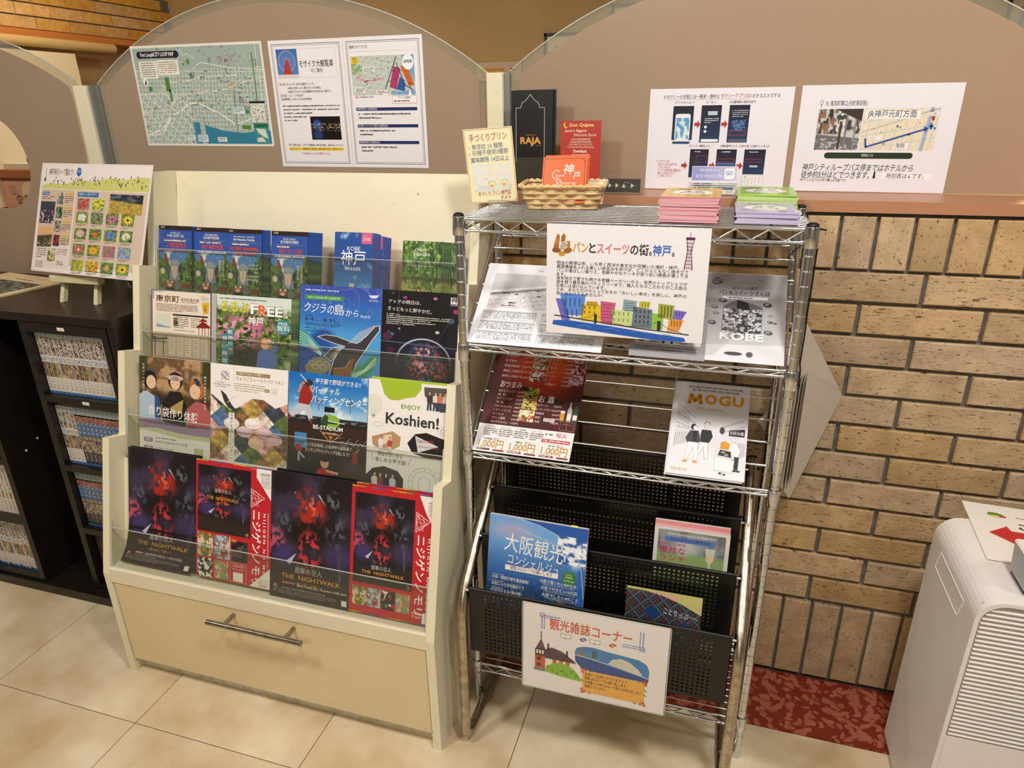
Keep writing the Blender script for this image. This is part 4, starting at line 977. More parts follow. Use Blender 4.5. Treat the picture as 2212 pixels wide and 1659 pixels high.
s.ys(0.87).obj('batting_flyer', GLS, tf(2, -.9215, .1985, .017), 'blue and brown flyer with a batter in red over a ball park, second tier', 'flyer')
s = Sheet(188, 297, 'EDEBE6', .6, side='B9C46A')
s.P([(26, 0), (126, 0), (126, 14), (112, 34), (92, 38), (72, 46), (52, 46), (38, 34), (32, 14)], 'A4BE34', 2)
for i in range(16): s.L([(0, 40 + i * 3.2), (min(34, 12 + 26 * math.sin(PI * (i + 1) / 18)), 36 + i * 3.2)], .5, 'A9BC5C', 2)
s.T('ENJOY', 80, 53, 46, 13, '6FA03A', .012, out=None); s.T('Koshien!', 44, 76, 126, 32, '34383A', .03, l=6)
def people_ph(u, v): return mix(flat('3A3632', u), flat('B9B2A8', u), sm(fbm(u, v, 8, 3, 4), .4, .65))
s.P([(132, 8), (188, 6), (188, 62), (172, 64), (150, 44), (134, 28)], '5A5650', 2)
for x, c1 in ((146, '4A3A3C'), (160, 'E0D8D0'), (170, 'D8704A'), (182, 'C8C4C0')): person(s, x, 16, 46, c1, '2A201C', pants='3A4458', l=3)
s.L([(10, 84), (18, 94)], .8, '3A3A3A'); s.L([(16, 83), (12, 95)], .8, '3A3A3A'); s.L([(8, 90), (20, 88)], .8, '3A3A3A')
def cloud(s, x, y, r_, c): 
    for a, b_, k in ((0, 0, 1), (-.9, .2, .7), (.9, .2, .7), (0, .45, .9)):
        P_ = [(x + a * r_ + r_ * k * math.cos(t), y + b_ * r_ * .6 + r_ * k * .6 * math.sin(t)) for t in [2 * PI * i / 14 for i in range(15)]]; s.L(P_, .45, c, 3)
    s.E(x, y + .1 * r_, r_ * 1.3, r_ * .5, 'EDEBE6', 4)
cloud(s, 26, 108, 8, '6A6A6A'); cloud(s, 176, 214, 9, 'A9B49C')
for i in range(10): a = 2 * PI * i / 10; s.L([(180 + 9 * math.cos(a), 108 + 9 * math.sin(a)), (180 + 12 * math.cos(a), 108 + 12 * math.sin(a))], .8, '3A3A3A')
s.L([(180 + 5 * math.cos(a), 108 + 5 * math.sin(a)) for a in [2 * PI * i / 14 for i in range(15)]], .7, '3A3A3A')
s.P([(12, 140), (40, 130), (62, 122), (82, 134), (80, 156), (62, 168), (34, 172), (14, 160)], 'B8926A', 2); s.P([(40, 134), (60, 130), (60, 150), (40, 156)], 'E4D2B0', 3); person(s, 34, 134, 44, 'E4E0DC', '2A2420', pants='D8D4CC', l=4); person(s, 56, 136, 44, 'B84A50', '2A2420', pants='C8C4C0', l=4)
s.P([(98, 146), (116, 122), (142, 116), (188, 128), (188, 176), (140, 176), (110, 168)], '241F1E', 2); s.P([(116, 126), (172, 146), (124, 166)], 'D2D4D6', 3); s.T('Tigers 2025', 120, 133, 40, 8, 'B03A34', .02, .1); s.T('CENTRAL LEAGUE CHAMPIONS', 122, 148, 50, 5.4, 'B03A34', 0, .1)
s.T('野球がない日も', 28, 176, 60, 9.5, '3A3A3A', 0, rot=.03); s.T('楽しめる甲子園!', 22, 189, 76, 11, '3A3A3A', 0, rot=.03); s.L([(12, 180), (18, 198)], .8, '3A3A3A'); s.L([(102, 200), (108, 184)], .8, '3A3A3A')
s.P([(0, 236), (16, 218), (44, 210), (78, 218), (92, 236), (92, 297), (0, 297)], '3A3836', 2); [person(s, x, 226, 56, c1, '2A2420', l=4) for x, c1 in ((22, 'D8D4D0'), (36, '8C3A3A'), (50, '2A2A2E'), (66, 'C4CCD8'))]
for rr in (34, 26, 12): s.L([(142 + rr * 1.1 * math.cos(a), 236 + rr * math.sin(a)) for a in [PI * 1.0 + PI * i / 16 for i in range(17)]] + [(142 + rr * 1.1, 250), (142, 268 + rr * .1), (142 - rr * 1.1, 250), (142 - rr * 1.1, 236)], .6, '7C9A7C', 3)
for i in range(9): a = PI + PI * i / 8; s.L([(142 + 29 * math.cos(a), 236 + 26 * math.sin(a)), (142 + 37 * math.cos(a), 236 + 34 * math.sin(a))], .5, '7C9A7C', 3)
s.ys(.92).obj('stadium_guide', GLS, tf(2, -.7185, .2005, .0175), 'white stadium guide with a green blob and playful lettering, right end of the second tier', 'leaflet', clip=189)
q = Sheet(185, 296, 'B4CC3C', .6, side='B4CC3C'); q.obj('stadium_guide', GLS, tf(2, -.7165, .2045, .026), 'lime green edged copy right behind the white stadium guide', 'leaflet')

# ---- tier 3 ------------------------------------------------------------
s = Sheet(178, 257, 'E9DCCB', .6, side='3A2A5C')
s.box(1.2, 1.2, 175.6, 254, 2.4, '3E2C66', 3)
for i in range(6): s.R(5 + i * 5, 4, 3, 3, '5A4A86', 4); s.R(4, 6 + i * 5, 3, 3, '5A4A86', 4)
s.T('南京町', 14, 22, 70, 24, '4A1E1C', .03); s.T('南京町案内図', 88, 27, 54, 12, '6A4A3C'); s.M(90, 41, 48, 1, 3, 2.4, '6A4A3C')
s.P([(148, 12), (160, 10), (172, 20), (170, 36), (152, 36), (146, 26)], 'D8D0C4', 4); s.L([(150, 16), (158, 26), (170, 20)], 1, '4A4A4A', 5); s.P([(150, 40), (172, 36), (170, 76), (156, 82)], 'D8B02C', 4); s.M(157, 48, 7, 5, 5.4, 3.6, '6A4A1C', 5)
s.M(14, 52, 124, 6, 5, 2.6, '6A5A50'); s.G(14, 90, 44, 52, lambda u, v: mix(mix(flat('DDE0D0', u), flat('8A9080', u), (np.sin(u * 40 + 3 * v) * np.sin(v * 46) > .55) * .8), flat('7FA0B8', u), sm(v - .2 * u, .74, .78)), 30, 34, 2)
s.R(64, 88, 104, 6, '1E1A1A', 3); s.M(66, 98, 44, 7, 6.4, 3.2, '5A4C44'); s.M(118, 100, 46, 6, 6.4, 2.6, '5A4C44'); [s.RR(66, 104 + i * 8, 14, 5, 2, '1E1A1A', 5) for i in range(4)]
s.R(64, 146, 80, 6, 'F0E8DC', 3); s.M(66, 147.5, 74, 1, 4, 3, '4A403A')
s.P([(136, 128), (154, 108), (174, 124), (176, 132), (134, 134)], '8C2A1E', 4); s.P([(142, 110), (154, 96), (168, 108)], '8C2A1E', 4); s.L([(154, 84), (154, 98)], 1.4, '6A4A2C', 4); [s.L([(x, 133), (x, 160)], 1.8, 'A8382A', 4) for x in (142, 152, 160, 170)]
s.G(2, 160, 173, 95, lambda u, v: mix(flat('C8B49C', u), flat('B8A48C', u), fbm(u, v, 6, 3, 2)), 20, 12, 1)
[s.R(52 + i * 24, 170, 20, 76, 'DCCDBB', 2) for i in range(5)]; [s.M(54 + i * 24, 176 + (i % 2) * 6, 12, 7, 9, 2, '4A3C34', 4) for i in range(5)]
s.P([(2, 176), (22, 184), (44, 178), (50, 186), (2, 194)], '4F5A4C', 3); [s.R(x, 190, 3, 60, '4F5A4C', 3) for x in (8, 34)]; s.P([(4, 196), (46, 196), (46, 200), (4, 200)], '4F5A4C', 3)
s.ys(0.65).obj('chinatown_map', GLS, tf(3, -1.3505, .1530, .014), 'beige town guide map with purple border and red pavilion, third tier', 'leaflet', 'folded maps on the third tier')
stack(6, 178, 257, 3, -1.3505, .1530, .014, .0022, .0018, 'DCD8D0', '7C9AB4', 'chinatown_map', 'copy stacked behind the beige town guide map', 'folded maps on the third tier', .7)
s = Sheet(207, 257, 'D6DAC8', 2.0, side='C4C8BC')
def garden(u, v):
    c = foliage(u, v, '26331A', '5F7A34', 'A4B878', 16, 2); c = mix(c, flat('D4E0D8', u), (1 - sm(v, .1, .26))); pk = sm(fbm(u, v, 20, 3, 6), .5, .6) * blob(u, v, .42, .50, .46, .24, .35)
    c = mix(c, flat('C46A94', u), pk); c = mix(c, flat('E0A0B4', u), sm(fbm(u, v, 26, 3, 9), .56, .64) * blob(u, v, .3, .42, .3, .14, .4)); c = mix(c, flat('201C14', u), blob(u, v, .45, .82, .35, .14, .4) * .7)
    return mix(c, flat('D8DCD0', u), sm(u, .9, .95) * sm(v, .8, .86) * .6)
s.G(0, 0, 207, 257, garden)
s.M(8, 10, 150, 1, 5, 4.4, '4A4E46'); s.T('るるぶ', 10, 24, 82, 36, 'F2DC2C', .05, l=7, out=('2E2C20', .05))
s.T('F', 96, 24, 22, 40, 'F4F4F0', .05, l=7, out=('2E2C28', .04)); s.T('R', 118, 26, 24, 40, 'E8643C', .05, l=7, out=('F4F4F0', .05)); s.T('EE', 142, 30, 42, 38, 'F4F4F0', .05, l=7, out=('2E2C28', .04))
s.T('神戸', 90, 72, 42, 27, 'F6F4F0', .05, l=7, out=('7A5A60', .03)); s.VT('春夏', 186, 26, 12, 14, 'F4F4F0', .02, 7); s.T('26', 186, 56, 13, 11, 'F4F4F0', .03, l=7)
s.E(186, 98, 21, 26, '3F8A90', 6); s.T('FREE', 174, 80, 24, 12, 'EAF2F0', .01, l=8); s.T('無料', 170, 94, 34, 19, 'EAF2F0', .02, l=8); s.M(174, 116, 22, 1, 3, 2, 'D0E4E0', 8)
s.P([(30, 118), (48, 112), (48, 206), (30, 210)], '4C8C98', 4); s.P([(14, 138), (32, 134), (34, 257), (16, 257)], '4C8C98', 4); s.VT('新神戸で', 32, 122, 14, 21, 'F4F6F4', .01, 7); s.VT('憩い時間', 17, 146, 14, 26, 'F4F6F4', .01, 7); s.E(40, 196, 5, 5, 'C04A4A', 8)
s.P([(118, 190), (134, 176), (150, 178), (172, 196), (166, 257), (112, 257)], '5A78B8', 5); s.L([(150, 182), (172, 176), (160, 152)], 8, '5A78B8', 5); s.E(138, 160, 13, 18, 'D9A860', 6); s.E(137, 163, 9, 12, 'EBC3A6', 7); s.L([(133, 168), (141, 168)], 1.2, 'B04A44', 8); s.L([(160, 154), (144, 144)], 4, 'EBC3A6', 7); s.E(133, 161, 1, .8, '3A2A24', 8); s.E(141, 161, 1, .8, '3A2A24', 8)
for i in range(12): a = -1.2 + i * .2; s.L([(200, 170), (200 - 46 * math.cos(a), 170 + 46 * math.sin(a))], 2, '4C6A34', 3)
s.ys(0.69).obj('travel_magazine', GLS, tf(3, -1.1560, .1520, .0135), 'free travel magazine with yellow title, pink flowers and a woman in blue, third tier', 'magazine', 'travel magazines on the third tier')
stack(6, 207, 257, 3, -1.1560, .1510, .014, .0024, .0028, 'B8C0B0', '8FA69C', 'travel_magazine', 'copy stacked behind the free travel magazine', 'travel magazines on the third tier', 2.2, art_fn=lambda u, v: foliage(u, v, '26331A', '5F7A34', 'A4B878', 16, 2))
s = Sheet(210, 297, '2F62B8', .6, side='AAB4C8')
def sea(u, v):
    c = mix(flat('3A4FA8', u), flat('2F6FC0', u), sm(v, 0, .3)); c = mix(c, flat('4FA0DC', u), sm(v, .28, .55)); c = mix(c, flat('2450A0', u), sm(v + .2 * np.sin(u * 5), .62, .72) * (1 - sm(u, .3, .6)))
    return mix(c, flat('6C86CC', u), (np.abs(np.sin(fbm(u, v, 5, 2, 3) * 26)) > .96) * (1 - sm(v, .3, .5)) * .5)
s.G(0, 0, 210, 297, sea)
s.M(14, 14, 102, 1, 4, 3.6, 'E6ECF6'); s.P([(14, 32), (114, 32), (112, 38), (114, 46), (14, 46)], '4FA048', 3); s.T('átoa × zamami vill × pokke104', 22, 34.6, 82, 8, 'F0F6EC', 0, .15)
s.T('クジラの', 12, 58, 78, 30, 'F4F6FA', .0, .12, rot=.05); s.T('島', 90, 60, 26, 32, 'F4F6FA', .0); s.T('から', 120, 72, 32, 22, 'F4F6FA', .0, .08); s.T('Vol.2', 156, 84, 26, 11, 'F4F6FA')
s.P([(176, 22), (202, 20), (196, 30), (182, 30)], 'D8E0F0', 3); s.T('átoa', 178, 34, 22, 7, 'E6ECF6')
s.T('2026', 14, 96, 16, 5, '16264A'); s.T('6.4', 14, 102, 22, 14, '16264A'); s.T('Thu →', 38, 110, 20, 6, '16264A'); s.T('8.31', 62, 103, 30, 14, '16264A'); s.T('Mon', 94, 112, 12, 5, '16264A'); s.M(14, 121, 92, 2, 5.4, 3, '24365E'); s.M(14, 136, 58, 1, 4, 3.2, '24365E'); s.T('AQUARIUM×ART átoa', 14, 143, 66, 6.5, '16264A')
wh = [(48, 164), (70, 156), (98, 158), (124, 168), (150, 176), (172, 152), (196, 116), (206, 114), (206, 130), (188, 162), (170, 200), (150, 240), (138, 297), (78, 297), (92, 236), (104, 204), (120, 188), (96, 182), (66, 172)]
s.P(wh, '3C3C42', 4); s.L(wh + [wh[0]], 1.6, 'F2F2EE', 5)
for i in range(9): s.L([(128 + i * 4, 178 - i * 1), (156 + i * 4, 140 - i * 2.5), (192 + i * 1.2, 116)], .8, 'D8D8D4', 6)
s.P([(66, 224), (88, 196), (112, 188), (100, 214), (84, 240)], '5A5450', 5); s.L([(66, 224), (88, 196), (112, 188), (100, 214), (84, 240), (66, 224)], 1.4, 'F2F2EE', 6); [s.L([(80 + i * 5, 232 - i * 4), (104 + i * 1.5, 192)], .7, 'D8D8D4', 7) for i in range(6)]
s.P([(0, 140), (26, 158), (52, 190), (66, 214), (60, 226), (30, 200), (0, 192)], '3F9A94', 4); [s.L([(0, 150 + i * 9), (24, 166 + i * 7), (58, 214 + i * 2)], 1.3, 'EAF4F0', 5) for i in range(6)]
s.P([(16, 262), (40, 232), (64, 228), (84, 246), (88, 262), (60, 290), (20, 290)], '8C8468', 5); [s.L([(34 + 10 * i + 8 * math.cos(a), 250 + (i % 2) * 12 + 8 * math.sin(a)) for a in [k * .6 for k in range(11)]], 1.1, 'E6DEC4', 6) for i in range(5)]
s.P([(92, 262), (122, 256), (134, 232), (140, 222), (148, 226), (142, 238), (140, 262), (132, 297), (92, 297)], '8C5A34', 6); s.L([(92, 262), (122, 256), (134, 232)], 1, 'EADCC8', 7)
s.P([(136, 268), (160, 244), (190, 214), (204, 202), (202, 230), (190, 262), (170, 290), (136, 297)], '3F9A6C', 5); [s.L([(140, 276 + i * 4), (172, 256 + i * 2), (200, 212 + i * 6)], 1.2, 'EAF4F0', 6) for i in range(5)]
s.ys(0.72).obj('whale_flyer', GLS, tf(3, -.9275, .1885, .0165), 'blue exhibition flyer with a leaping whale drawing and a green ribbon, third tier', 'flyer')
s = Sheet(184, 297, '141216', .6, side='8A8A90')
def bubble(u, v):
    c = mix(flat('131114', u), flat('1E1A2C', u), sm(v, .3, .7)); d_ = np.sqrt(((u - .57) / .36) ** 2 + ((v - .78) / .27) ** 2)
    c = mix(c, flat('1F5A8C', u), (1 - sm(d_, .4, 1.0)) * .5 * (1 - sm(v, .75, .9))); c = mix(c, flat('CFE4F4', u), np.exp(-((d_ - .98) / .03) ** 2) * (1 - sm(v, .56, .9)))
    n = sm(fbm(u, v, 30, 3, 4), .5, .6) * blob(u, v, .58, .74, .16, .16, .4); c = mix(c, flat('D8A8A0', u), n); c = mix(c, flat('C04A38', u), sm(fbm(u, v, 44, 3, 7), .56, .62) * blob(u, v, .62, .82, .26, .2, .4))
    c = mix(c, flat('4C6488', u), sm(fbm(u, v, 20, 3, 9), .5, .7) * blob(u, v, .56, .98, .22, .1, .4)); return mix(c, flat('8CB8E8', u), np.exp(-((v - .565 - .03 * u) / .003) ** 2) * .8)
s.G(0, 0, 184, 297, bubble, 150, 220)
for x, y, r_, c_ in ((26, 10, 3, '4C5A6A'), (56, 22, 5, '8C3F7C'), (128, 20, 5, 'C88A9C'), (178, 58, 7, 'A83A6C'), (166, 88, 9, '3A5A6C'), (136, 128, 5, 'D0D8DC'), (26, 144, 6, '3A6A8C'), (16, 152, 12, '5A1F4C'), (44, 124, 3, '9A9C90'), (18, 136, 2, 'B8643C'), (24, 196, 9, '4C1F34'), (84, 208, 3, '8A8CB0')): s.E(x, y, r_, r_, c_, 2)
s.L([(40, 0), (46, 140)], .5, '5A6AAC', 2); s.L([(168, 84), (130, 170)], .5, '5A6AAC', 2)
s.T('アトアの明日は、', 16, 32, 78, 12, 'F0EEEA'); s.T('きっともっと鮮やかだ。', 15, 54, 106, 13, 'F0EEEA', rot=.04); s.M(12, 76, 56, 1, 6, 3.6, 'C8C6C2'); s.M(12, 82, 150, 3, 6.2, 3.6, 'C8C6C2'); s.M(12, 101, 118, 2, 6.2, 3.6, 'C8C6C2')
s.R(164, 12, 18, 22, 'EDEBE8', 3); s.T('ANNIV', 163, 36, 20, 4, 'EDEBE8'); s.T('神', 165, 13, 16, 18, '141216', .04, l=5)
s.ys(0.68).obj('aquarium_flyer', GLS, tf(3, -.7175, .1885, .0170), 'black flyer with a glowing glass dome of goldfish, right end of the third tier', 'flyer', clip=186)

# ---- tier 4 ------------------------------------------------------------
def zoo(u, v):
    c = mix(flat('2C4FA0', u), flat('4F86CC', u), sm(v, .06, .4)); c = clouds(u, v, c, 5, 4, .52, .66); c = mix(mix(flat('2C4FA0', u), flat('3A62B4', u), v), c, sm(v, .3, .38))
    g_ = foliage(u, v, '1E2C18', '4F7A34', '86A050', 14, 3); c = mix(c, g_, sm(v + .18 * np.abs(u - .45) * 2 + .12 * (fbm(u, v, 9, 3, 5) - .5), .56, .62)); c = mix(c, foliage(u, v, '1E2C18', '4F7A34', '86A050', 14, 3), sm(u - .2 * np.abs(v - .4), .86, .9) * sm(v, .28, .36))
    return mix(c, flat('5C4032', u), sm(fbm(u, v, 14, 3, 8), .5, .62) * sm(v, .72, .8) * .8)
def zoo_sheet(k, langtag, lines_, title, sub, vert, tcol):
    s = Sheet(101, 210, '4A3A30', .8, side='1F2A3C', edge='2C3A58'); s.G(0, 0, 101, 210, zoo, 60, 120)
    s.R(0, 0, 101, 11, '2A1C18', 2); [s.P([(i * 5, 11), (i * 5 + 5, 11), (i * 5 + 2.5, 14)], '2A1C18', 2) for i in range(20)]; s.T(langtag, 7, 3.2, 12, 5, 'E8E4DC', l=5, out=('6A5A50', .03))
    for i, (t_, w_, h_, y) in enumerate(lines_): s.T(t_, 50 - w_ / 2, y, w_, h_, 'F6F4EE', .01, l=6, out=('1E2C50', .05))
    s.L([(12, 38), (94, 38)], .6, 'C88A3C', 4); s.M(16, 41, 72, 1, 5, 4.6, 'F0DCA8', 5)
    s.T(title, *( (22, 50, 62, 14) if k != 2 else (12, 50, 82, 12)), tcol, .03, l=7, out=('2A1410', .06))
    if k == 2: s.T('KINGDOM', 26, 64, 56, 12, tcol, .03, l=7, out=('2A1410', .06))
    else: s.T('KOBE ANIMAL KINGDOM', 11, 67, 82, 7.5, 'F6F4EE' if k else 'D8502C', .03, l=7, out=('1A2440', .05))
    # shoebill, parrot, red panda, penguin heads drawn from ordinary animals
    s.P([(18, 84), (22, 78), (26, 92), (32, 104), (24, 112), (16, 104)], '8C3F24', 4); s.E(48, 114, 14, 16, '96A2B2', 5); s.P([(36, 124), (60, 124), (66, 160), (32, 160)], '7C889C', 4)
    s.P([(39, 118), (57, 118), (56, 144), (49, 158), (41, 146)], 'D8BCA8', 6); s.L([(48, 120), (48, 154)], 1, '9A7A6C', 7); [s.L([(38 + i * 4, 99), (34 + i * 5, 92)], 1.4, '7C889C', 4) for i in range(6)]; s.L([(38, 114), (46, 118)], 1.2, '2A3038', 7); s.L([(60, 114), (52, 118)], 1.2, '2A3038', 7); s.E(43, 118.5, 1.6, 1.2, 'E0C85C', 7); s.E(55, 118.5, 1.6, 1.2, 'E0C85C', 7)
    s.P([(10, 124), (22, 118), (34, 128), (26, 140), (12, 138)], '3C4658', 4); s.E(12, 134, 7, 9, 'D8C8B0', 5); s.E(34, 172, 10, 9, 'A85A2A', 6); s.E(34, 175, 6, 5, 'E8D0B8', 7); s.E(28, 165, 3, 3, 'E8D8C8', 7); s.E(41, 165, 3, 3, 'E8D8C8', 7); s.E(34, 175, 1.6, 1.2, '1E1610', 8); s.E(31, 171, 1, 1, '1E1610', 8); s.E(37, 171, 1, 1, '1E1610', 8)
    s.P([(14, 168), (24, 160), (26, 182), (12, 186)], '6A5238', 5); s.E(58, 176, 10, 12, '6C6C70', 5); s.P([(24, 182), (46, 182), (50, 200), (22, 200)], '1E1A1A', 5); s.E(82, 176, 12, 8, '7C3A28', 5)
    for i, ch in enumerate(vert[0]): s.T(ch, 82, 92 + i * (7.2 if k == 3 else 8.2), 6, 6, 'F0EEE8', l=6)
    for i, ch in enumerate(vert[1]): s.T(ch, 72, 94 + i * 8.2, 7, 7, 'F0EEE8', l=6)
    if k == 2:
        for i, t_ in enumerate(('A door to', 'the wild', 'that', 'captivates', 'the living')): s.T(t_, 92 - len(t_) * 3.1, 96 + i * 10.5, len(t_) * 3.1, 8, 'F0EEE8', 0, .2, l=6)
    return s
ORG = 'E2542C'
zdat = ((-1.3735, '한국어', (('비가 와도 안심!', 30, 5, 19), ('사계절 전천후 시설', 52, 8, 26)), '고베동물왕국', ('', ''), 'leaflet of a zoo in Korean with a shoebill, leftmost', 3, .0022),
        (-1.2655, '简体中文', (('下雨天也能放心游玩!!', 40, 5, 19), ('全天候开放设施', 46, 8, 26)), '神户动物王国', ('展现生命之美', '通往野性之门'), 'leaflet of a zoo in Chinese with a shoebill, second from the left', 2, .0022),
        (-1.1690, 'English', (('Worry-free even on rainy days!', 60, 5, 19), ('All-Weather Facility', 62, 8, 26)), 'KOBE ANIMAL', ('', ''), 'leaflet of a zoo in English with a shoebill, third from the left', 5, .0034),
        (-1.0420, '日本語', (('雨の日でも安心!!', 34, 5, 19), ('全天候対応施設', 50, 8, 26)), '神戸どうぶつ王国', ('生きるを魅せる', '野生への扉'), 'leaflet of a zoo in Japanese with a shoebill, left of the blue maps', 9, .0032))
for k, (x, lt, ln, ti, vt, lab, n, dx) in enumerate(zdat):
    s = zoo_sheet(k, lt, ln, ti, '', vt, ORG); s.ys(.85).obj('zoo_leaflet', GLS, tf(4, x, .1025 - .001 * k, .014 + .0012 * (k % 2)), lab, 'leaflet', 'zoo leaflets on the top tier')
    stack(n, 101, 210, 4, x, .1025 - .001 * k, .016, dx, .0016, '2F4A86', '243048', 'zoo_leaflet', 'copy behind the ' + lab.split(' with')[0].replace('leaflet of a ', '') + ' leaflet on the top tier', 'zoo leaflets on the top tier', 1.0, art_fn=zoo)
def kobe_bg(u, v): return mix(flat('24509C', u), flat('4A8ACB', u), sm(v, .3, .75))
s = Sheet(100, 210, '2A569E', .9, side='DC7FA0', edge='E0A4B4'); s.G(0, 0, 100, 210, lambda u, v: clouds(u, v, kobe_bg(u, v), 5, 9, .62, .9), 30, 50)
s.R(70, 1, 26, 28, 'D8608C', 3); s.M(76, 9, 14, 1, 3, 2, 'F6E6EC'); s.T('日本語', 74, 13.5, 18, 8, 'F8F0F4'); s.T('KOBE', 33, 36, 34, 13, 'EEF2F8'); s.T('神戸', 17, 51, 64, 36, 'F4F6FA', .01); s.T('MAP & GUIDE', 29, 90, 40, 10, 'F4F6FA', .02)
s.P([(42, 140), (52, 140), (50, 170), (53, 210), (41, 210), (44, 170)], 'A8585C', 3); s.P([(40, 133), (54, 133), (53, 142), (41, 142)], 'D8C4C0', 4)
s.ys(.88).obj('city_map', GLS, tf(4, -.8680, .1030, .0125), 'front blue city map and guide with a pink language tab, top tier', 'leaflet', 'blue city maps on the top tier')
q = Sheet(100, 209, '2A569E', 1.2, side='DC7FA0', edge='D98CA6'); q.R(70, 1, 26, 28, 'D8608C', 3)
o = q.obj('city_map', GLS, tf(4, -.8645, .103, .0150), 'blue city map with pink edge, first behind the front one', 'leaflet', 'blue city maps on the top tier')
for i in range(1, 9): c = o.copy(); COL.objects.link(c); c['label'] = 'blue city map with pink edge, %s behind the front one' % ORD[i + 1]; c.matrix_world = tf(4, -.8645 + .0030 * i + (.004 if i > 3 else 0), .103 - .0006 * i - (.003 if i > 3 else 0), .015 + .0030 * i)
def herb(u, v):
    c = foliage(u, v, '2C4A24', '5C8440', '9CB86C', 12, 4); c = mix(c, foliage(u, v, '5A6A34', '9AA456', 'C8BC7C', 16, 7), sm(v + .06 * np.sin(u * 7), .4, .46)); return mix(c, flat('3A3A24', u), np.exp(-((v - .4) / .02) ** 2) * .7)
s = Sheet(99, 210, '4F7A3C', 1.2, side='C4CCC4', edge='B4C0BC'); s.G(0, 0, 99, 210, herb, 60, 120); s.T('Herb', 36, 14, 24, 10, 'F4F4EC', 0, .15); s.T('Gardens', 34, 24, 34, 10, 'F4F4EC', 0, .15); s.L([(34, 16), (28, 24), (30, 36), (36, 40)], 1, 'F4F4EC'); s.T('神戸布引ハーブ園 / ロープウェイ', 12, 50, 70, 7, 'F4F4EC')
s.P([(34, 118), (52, 118), (56, 140), (54, 160), (30, 160)], 'B06A34', 4); s.E(43, 109, 5, 7, '3A2418', 5); s.E(43, 111, 3.6, 4.6, 'E0B898', 6)
s.obj('herb_leaflet', GLS, tf(4, -.6940, .0895, .0135), 'front green herb garden leaflet with a woman in orange, right end of the top tier', 'leaflet', 'herb garden leaflets on the top tier')
q = Sheet(99, 209, '4F7A3C', 1.2, side='C4CCC4', edge='B8C8D4'); q.G(0, 0, 99, 209, herb, 30, 60)
o = q.obj('herb_leaflet', GLS, tf(4, -.6915, .0895, .0160), 'herb garden leaflet, first behind the front one', 'leaflet', 'herb garden leaflets on the top tier')
for i, dx in enumerate((.0045, .009, .0135, .0330, .0345)): c = o.copy(); COL.objects.link(c); c['label'] = 'herb garden leaflet, %s behind the front one' % ORD[i + 2]; c.matrix_world = tf(4, -.6915 + dx, .0895, .016 + .0025 * (i + 1))

# ================================================================== SHEETS ON THE PARTITION
YG = 1.6525
s = Sheet(411, 251, 'E6E2D8', .5)
def citymap(u, v):
    c = flat('9DB0A8', u); c = mix(c, flat('2F7F9C', u), sm(v - .16 * np.sin(u * 9 + 1) * .4 - .06 * fbm(u, v, 9, 2, 2), .80, .81) * sm(u, .38, .42) * (1 - (np.abs(u - .47) < .02)) * (1 - sm(u, .86, .9) * (v < .86)))
    def roads(a, s_, w_, off=0): q = u * math.cos(a) * 1.6 + v * math.sin(a) + .05 * (fbm(u, v, 3, 2, s_) - .5); return (np.abs((q * s_ + off) % 1 - .5) > .5 - w_)
    land = (c[:, 0] > .4)
    grid = (roads(.1, 24, .06) | roads(1.6, 22, .06)) & land & (v > .22); c = np.where(grid[:, None], hexc('D4D9CC'), c)
    grid = (roads(.6, 15, .05) | roads(-.9, 12, .05)) & land & (v > .45) & (u < .4); c = np.where(grid[:, None], hexc('DDE0D2'), c)
    g2 = fbm(u, v, 26, 2, 6) > .77; return np.where((g2 & land)[:, None], hexc('8A8F88'), c)
s.G(6, 6, 399, 239, citymap, 400, 240)
road = 'EDEADC'
for pts, wd in (([(6, 120), (70, 118), (110, 92), (160, 88), (230, 78), (330, 76)], 1.6), ([(6, 165), (40, 163), (100, 158), (130, 122), (190, 118), (270, 112), (330, 96), (405, 82)], 3.2), ([(22, 218), (60, 208), (96, 176), (130, 162), (160, 144), (190, 142), (250, 166), (300, 196), (330, 190), (380, 170)], 3.2), ([(322, 100), (330, 60), (362, 24)], 3.4), ([(190, 60), (220, 44), (300, 58), (405, 66)], 1.6), ([(6, 222), (56, 222), (106, 168)], 2.4), ([(150, 6), (152, 40), (168, 44)], 1.4), ([(158, 10), (168, 28), (180, 22), (200, 36)], 1.2), ([(6, 190), (60, 190), (90, 178)], 1.6), ([(50, 130), (52, 222)], 1.4), ([(86, 96), (110, 160)], 1.4), ([(390, 6), (396, 245)], 1.4)): s.L(pts, wd, road, 3)
s.L([(6, 165), (40, 163), (100, 158), (130, 122), (190, 118), (270, 112), (330, 96), (405, 82)], .9, '8A8C80', 4); s.L([(322, 100), (330, 60), (362, 24)], 1.8, '6F8478', 4); s.L([(310, 112), (304, 200), (300, 236)], 2.2, '5C665E', 4); s.L([(285, 107), (300, 100), (312, 98)], 3, 'C8A03A', 5)
for x, y, w_, h_ in ((96, 78, 14, 34), (104, 108, 6, 30), (178, 70, 10, 12), (176, 36, 8, 12), (38, 100, 12, 12), (376, 24, 3, 120), (320, 198, 26, 10), (336, 160, 12, 10), (162, 44, 6, 6), (22, 26, 8, 5)): s.R(x, y, w_, h_, '4F8440', 4)
for i in range(60): s.E(300 + random.gauss(0, 18), 38 + random.gauss(0, 9), 1.3, 1.3, 'A04A4C', 4, 6)
for i in range(150): s.R(random.uniform(120, 380), random.uniform(60, 210), random.uniform(2, 7), random.uniform(1, 2.6), random.choice(('4A504C', '6A6C66', 'B88C88', '5C6A60')), 5)
s.RR(18, 14, 136, 17, 8, '1E1A34', 6); s.T('Port Loop&CITY LOOP MAP', 31, 16.5, 108, 11.5, 'F2F0EC', .02, l=8)
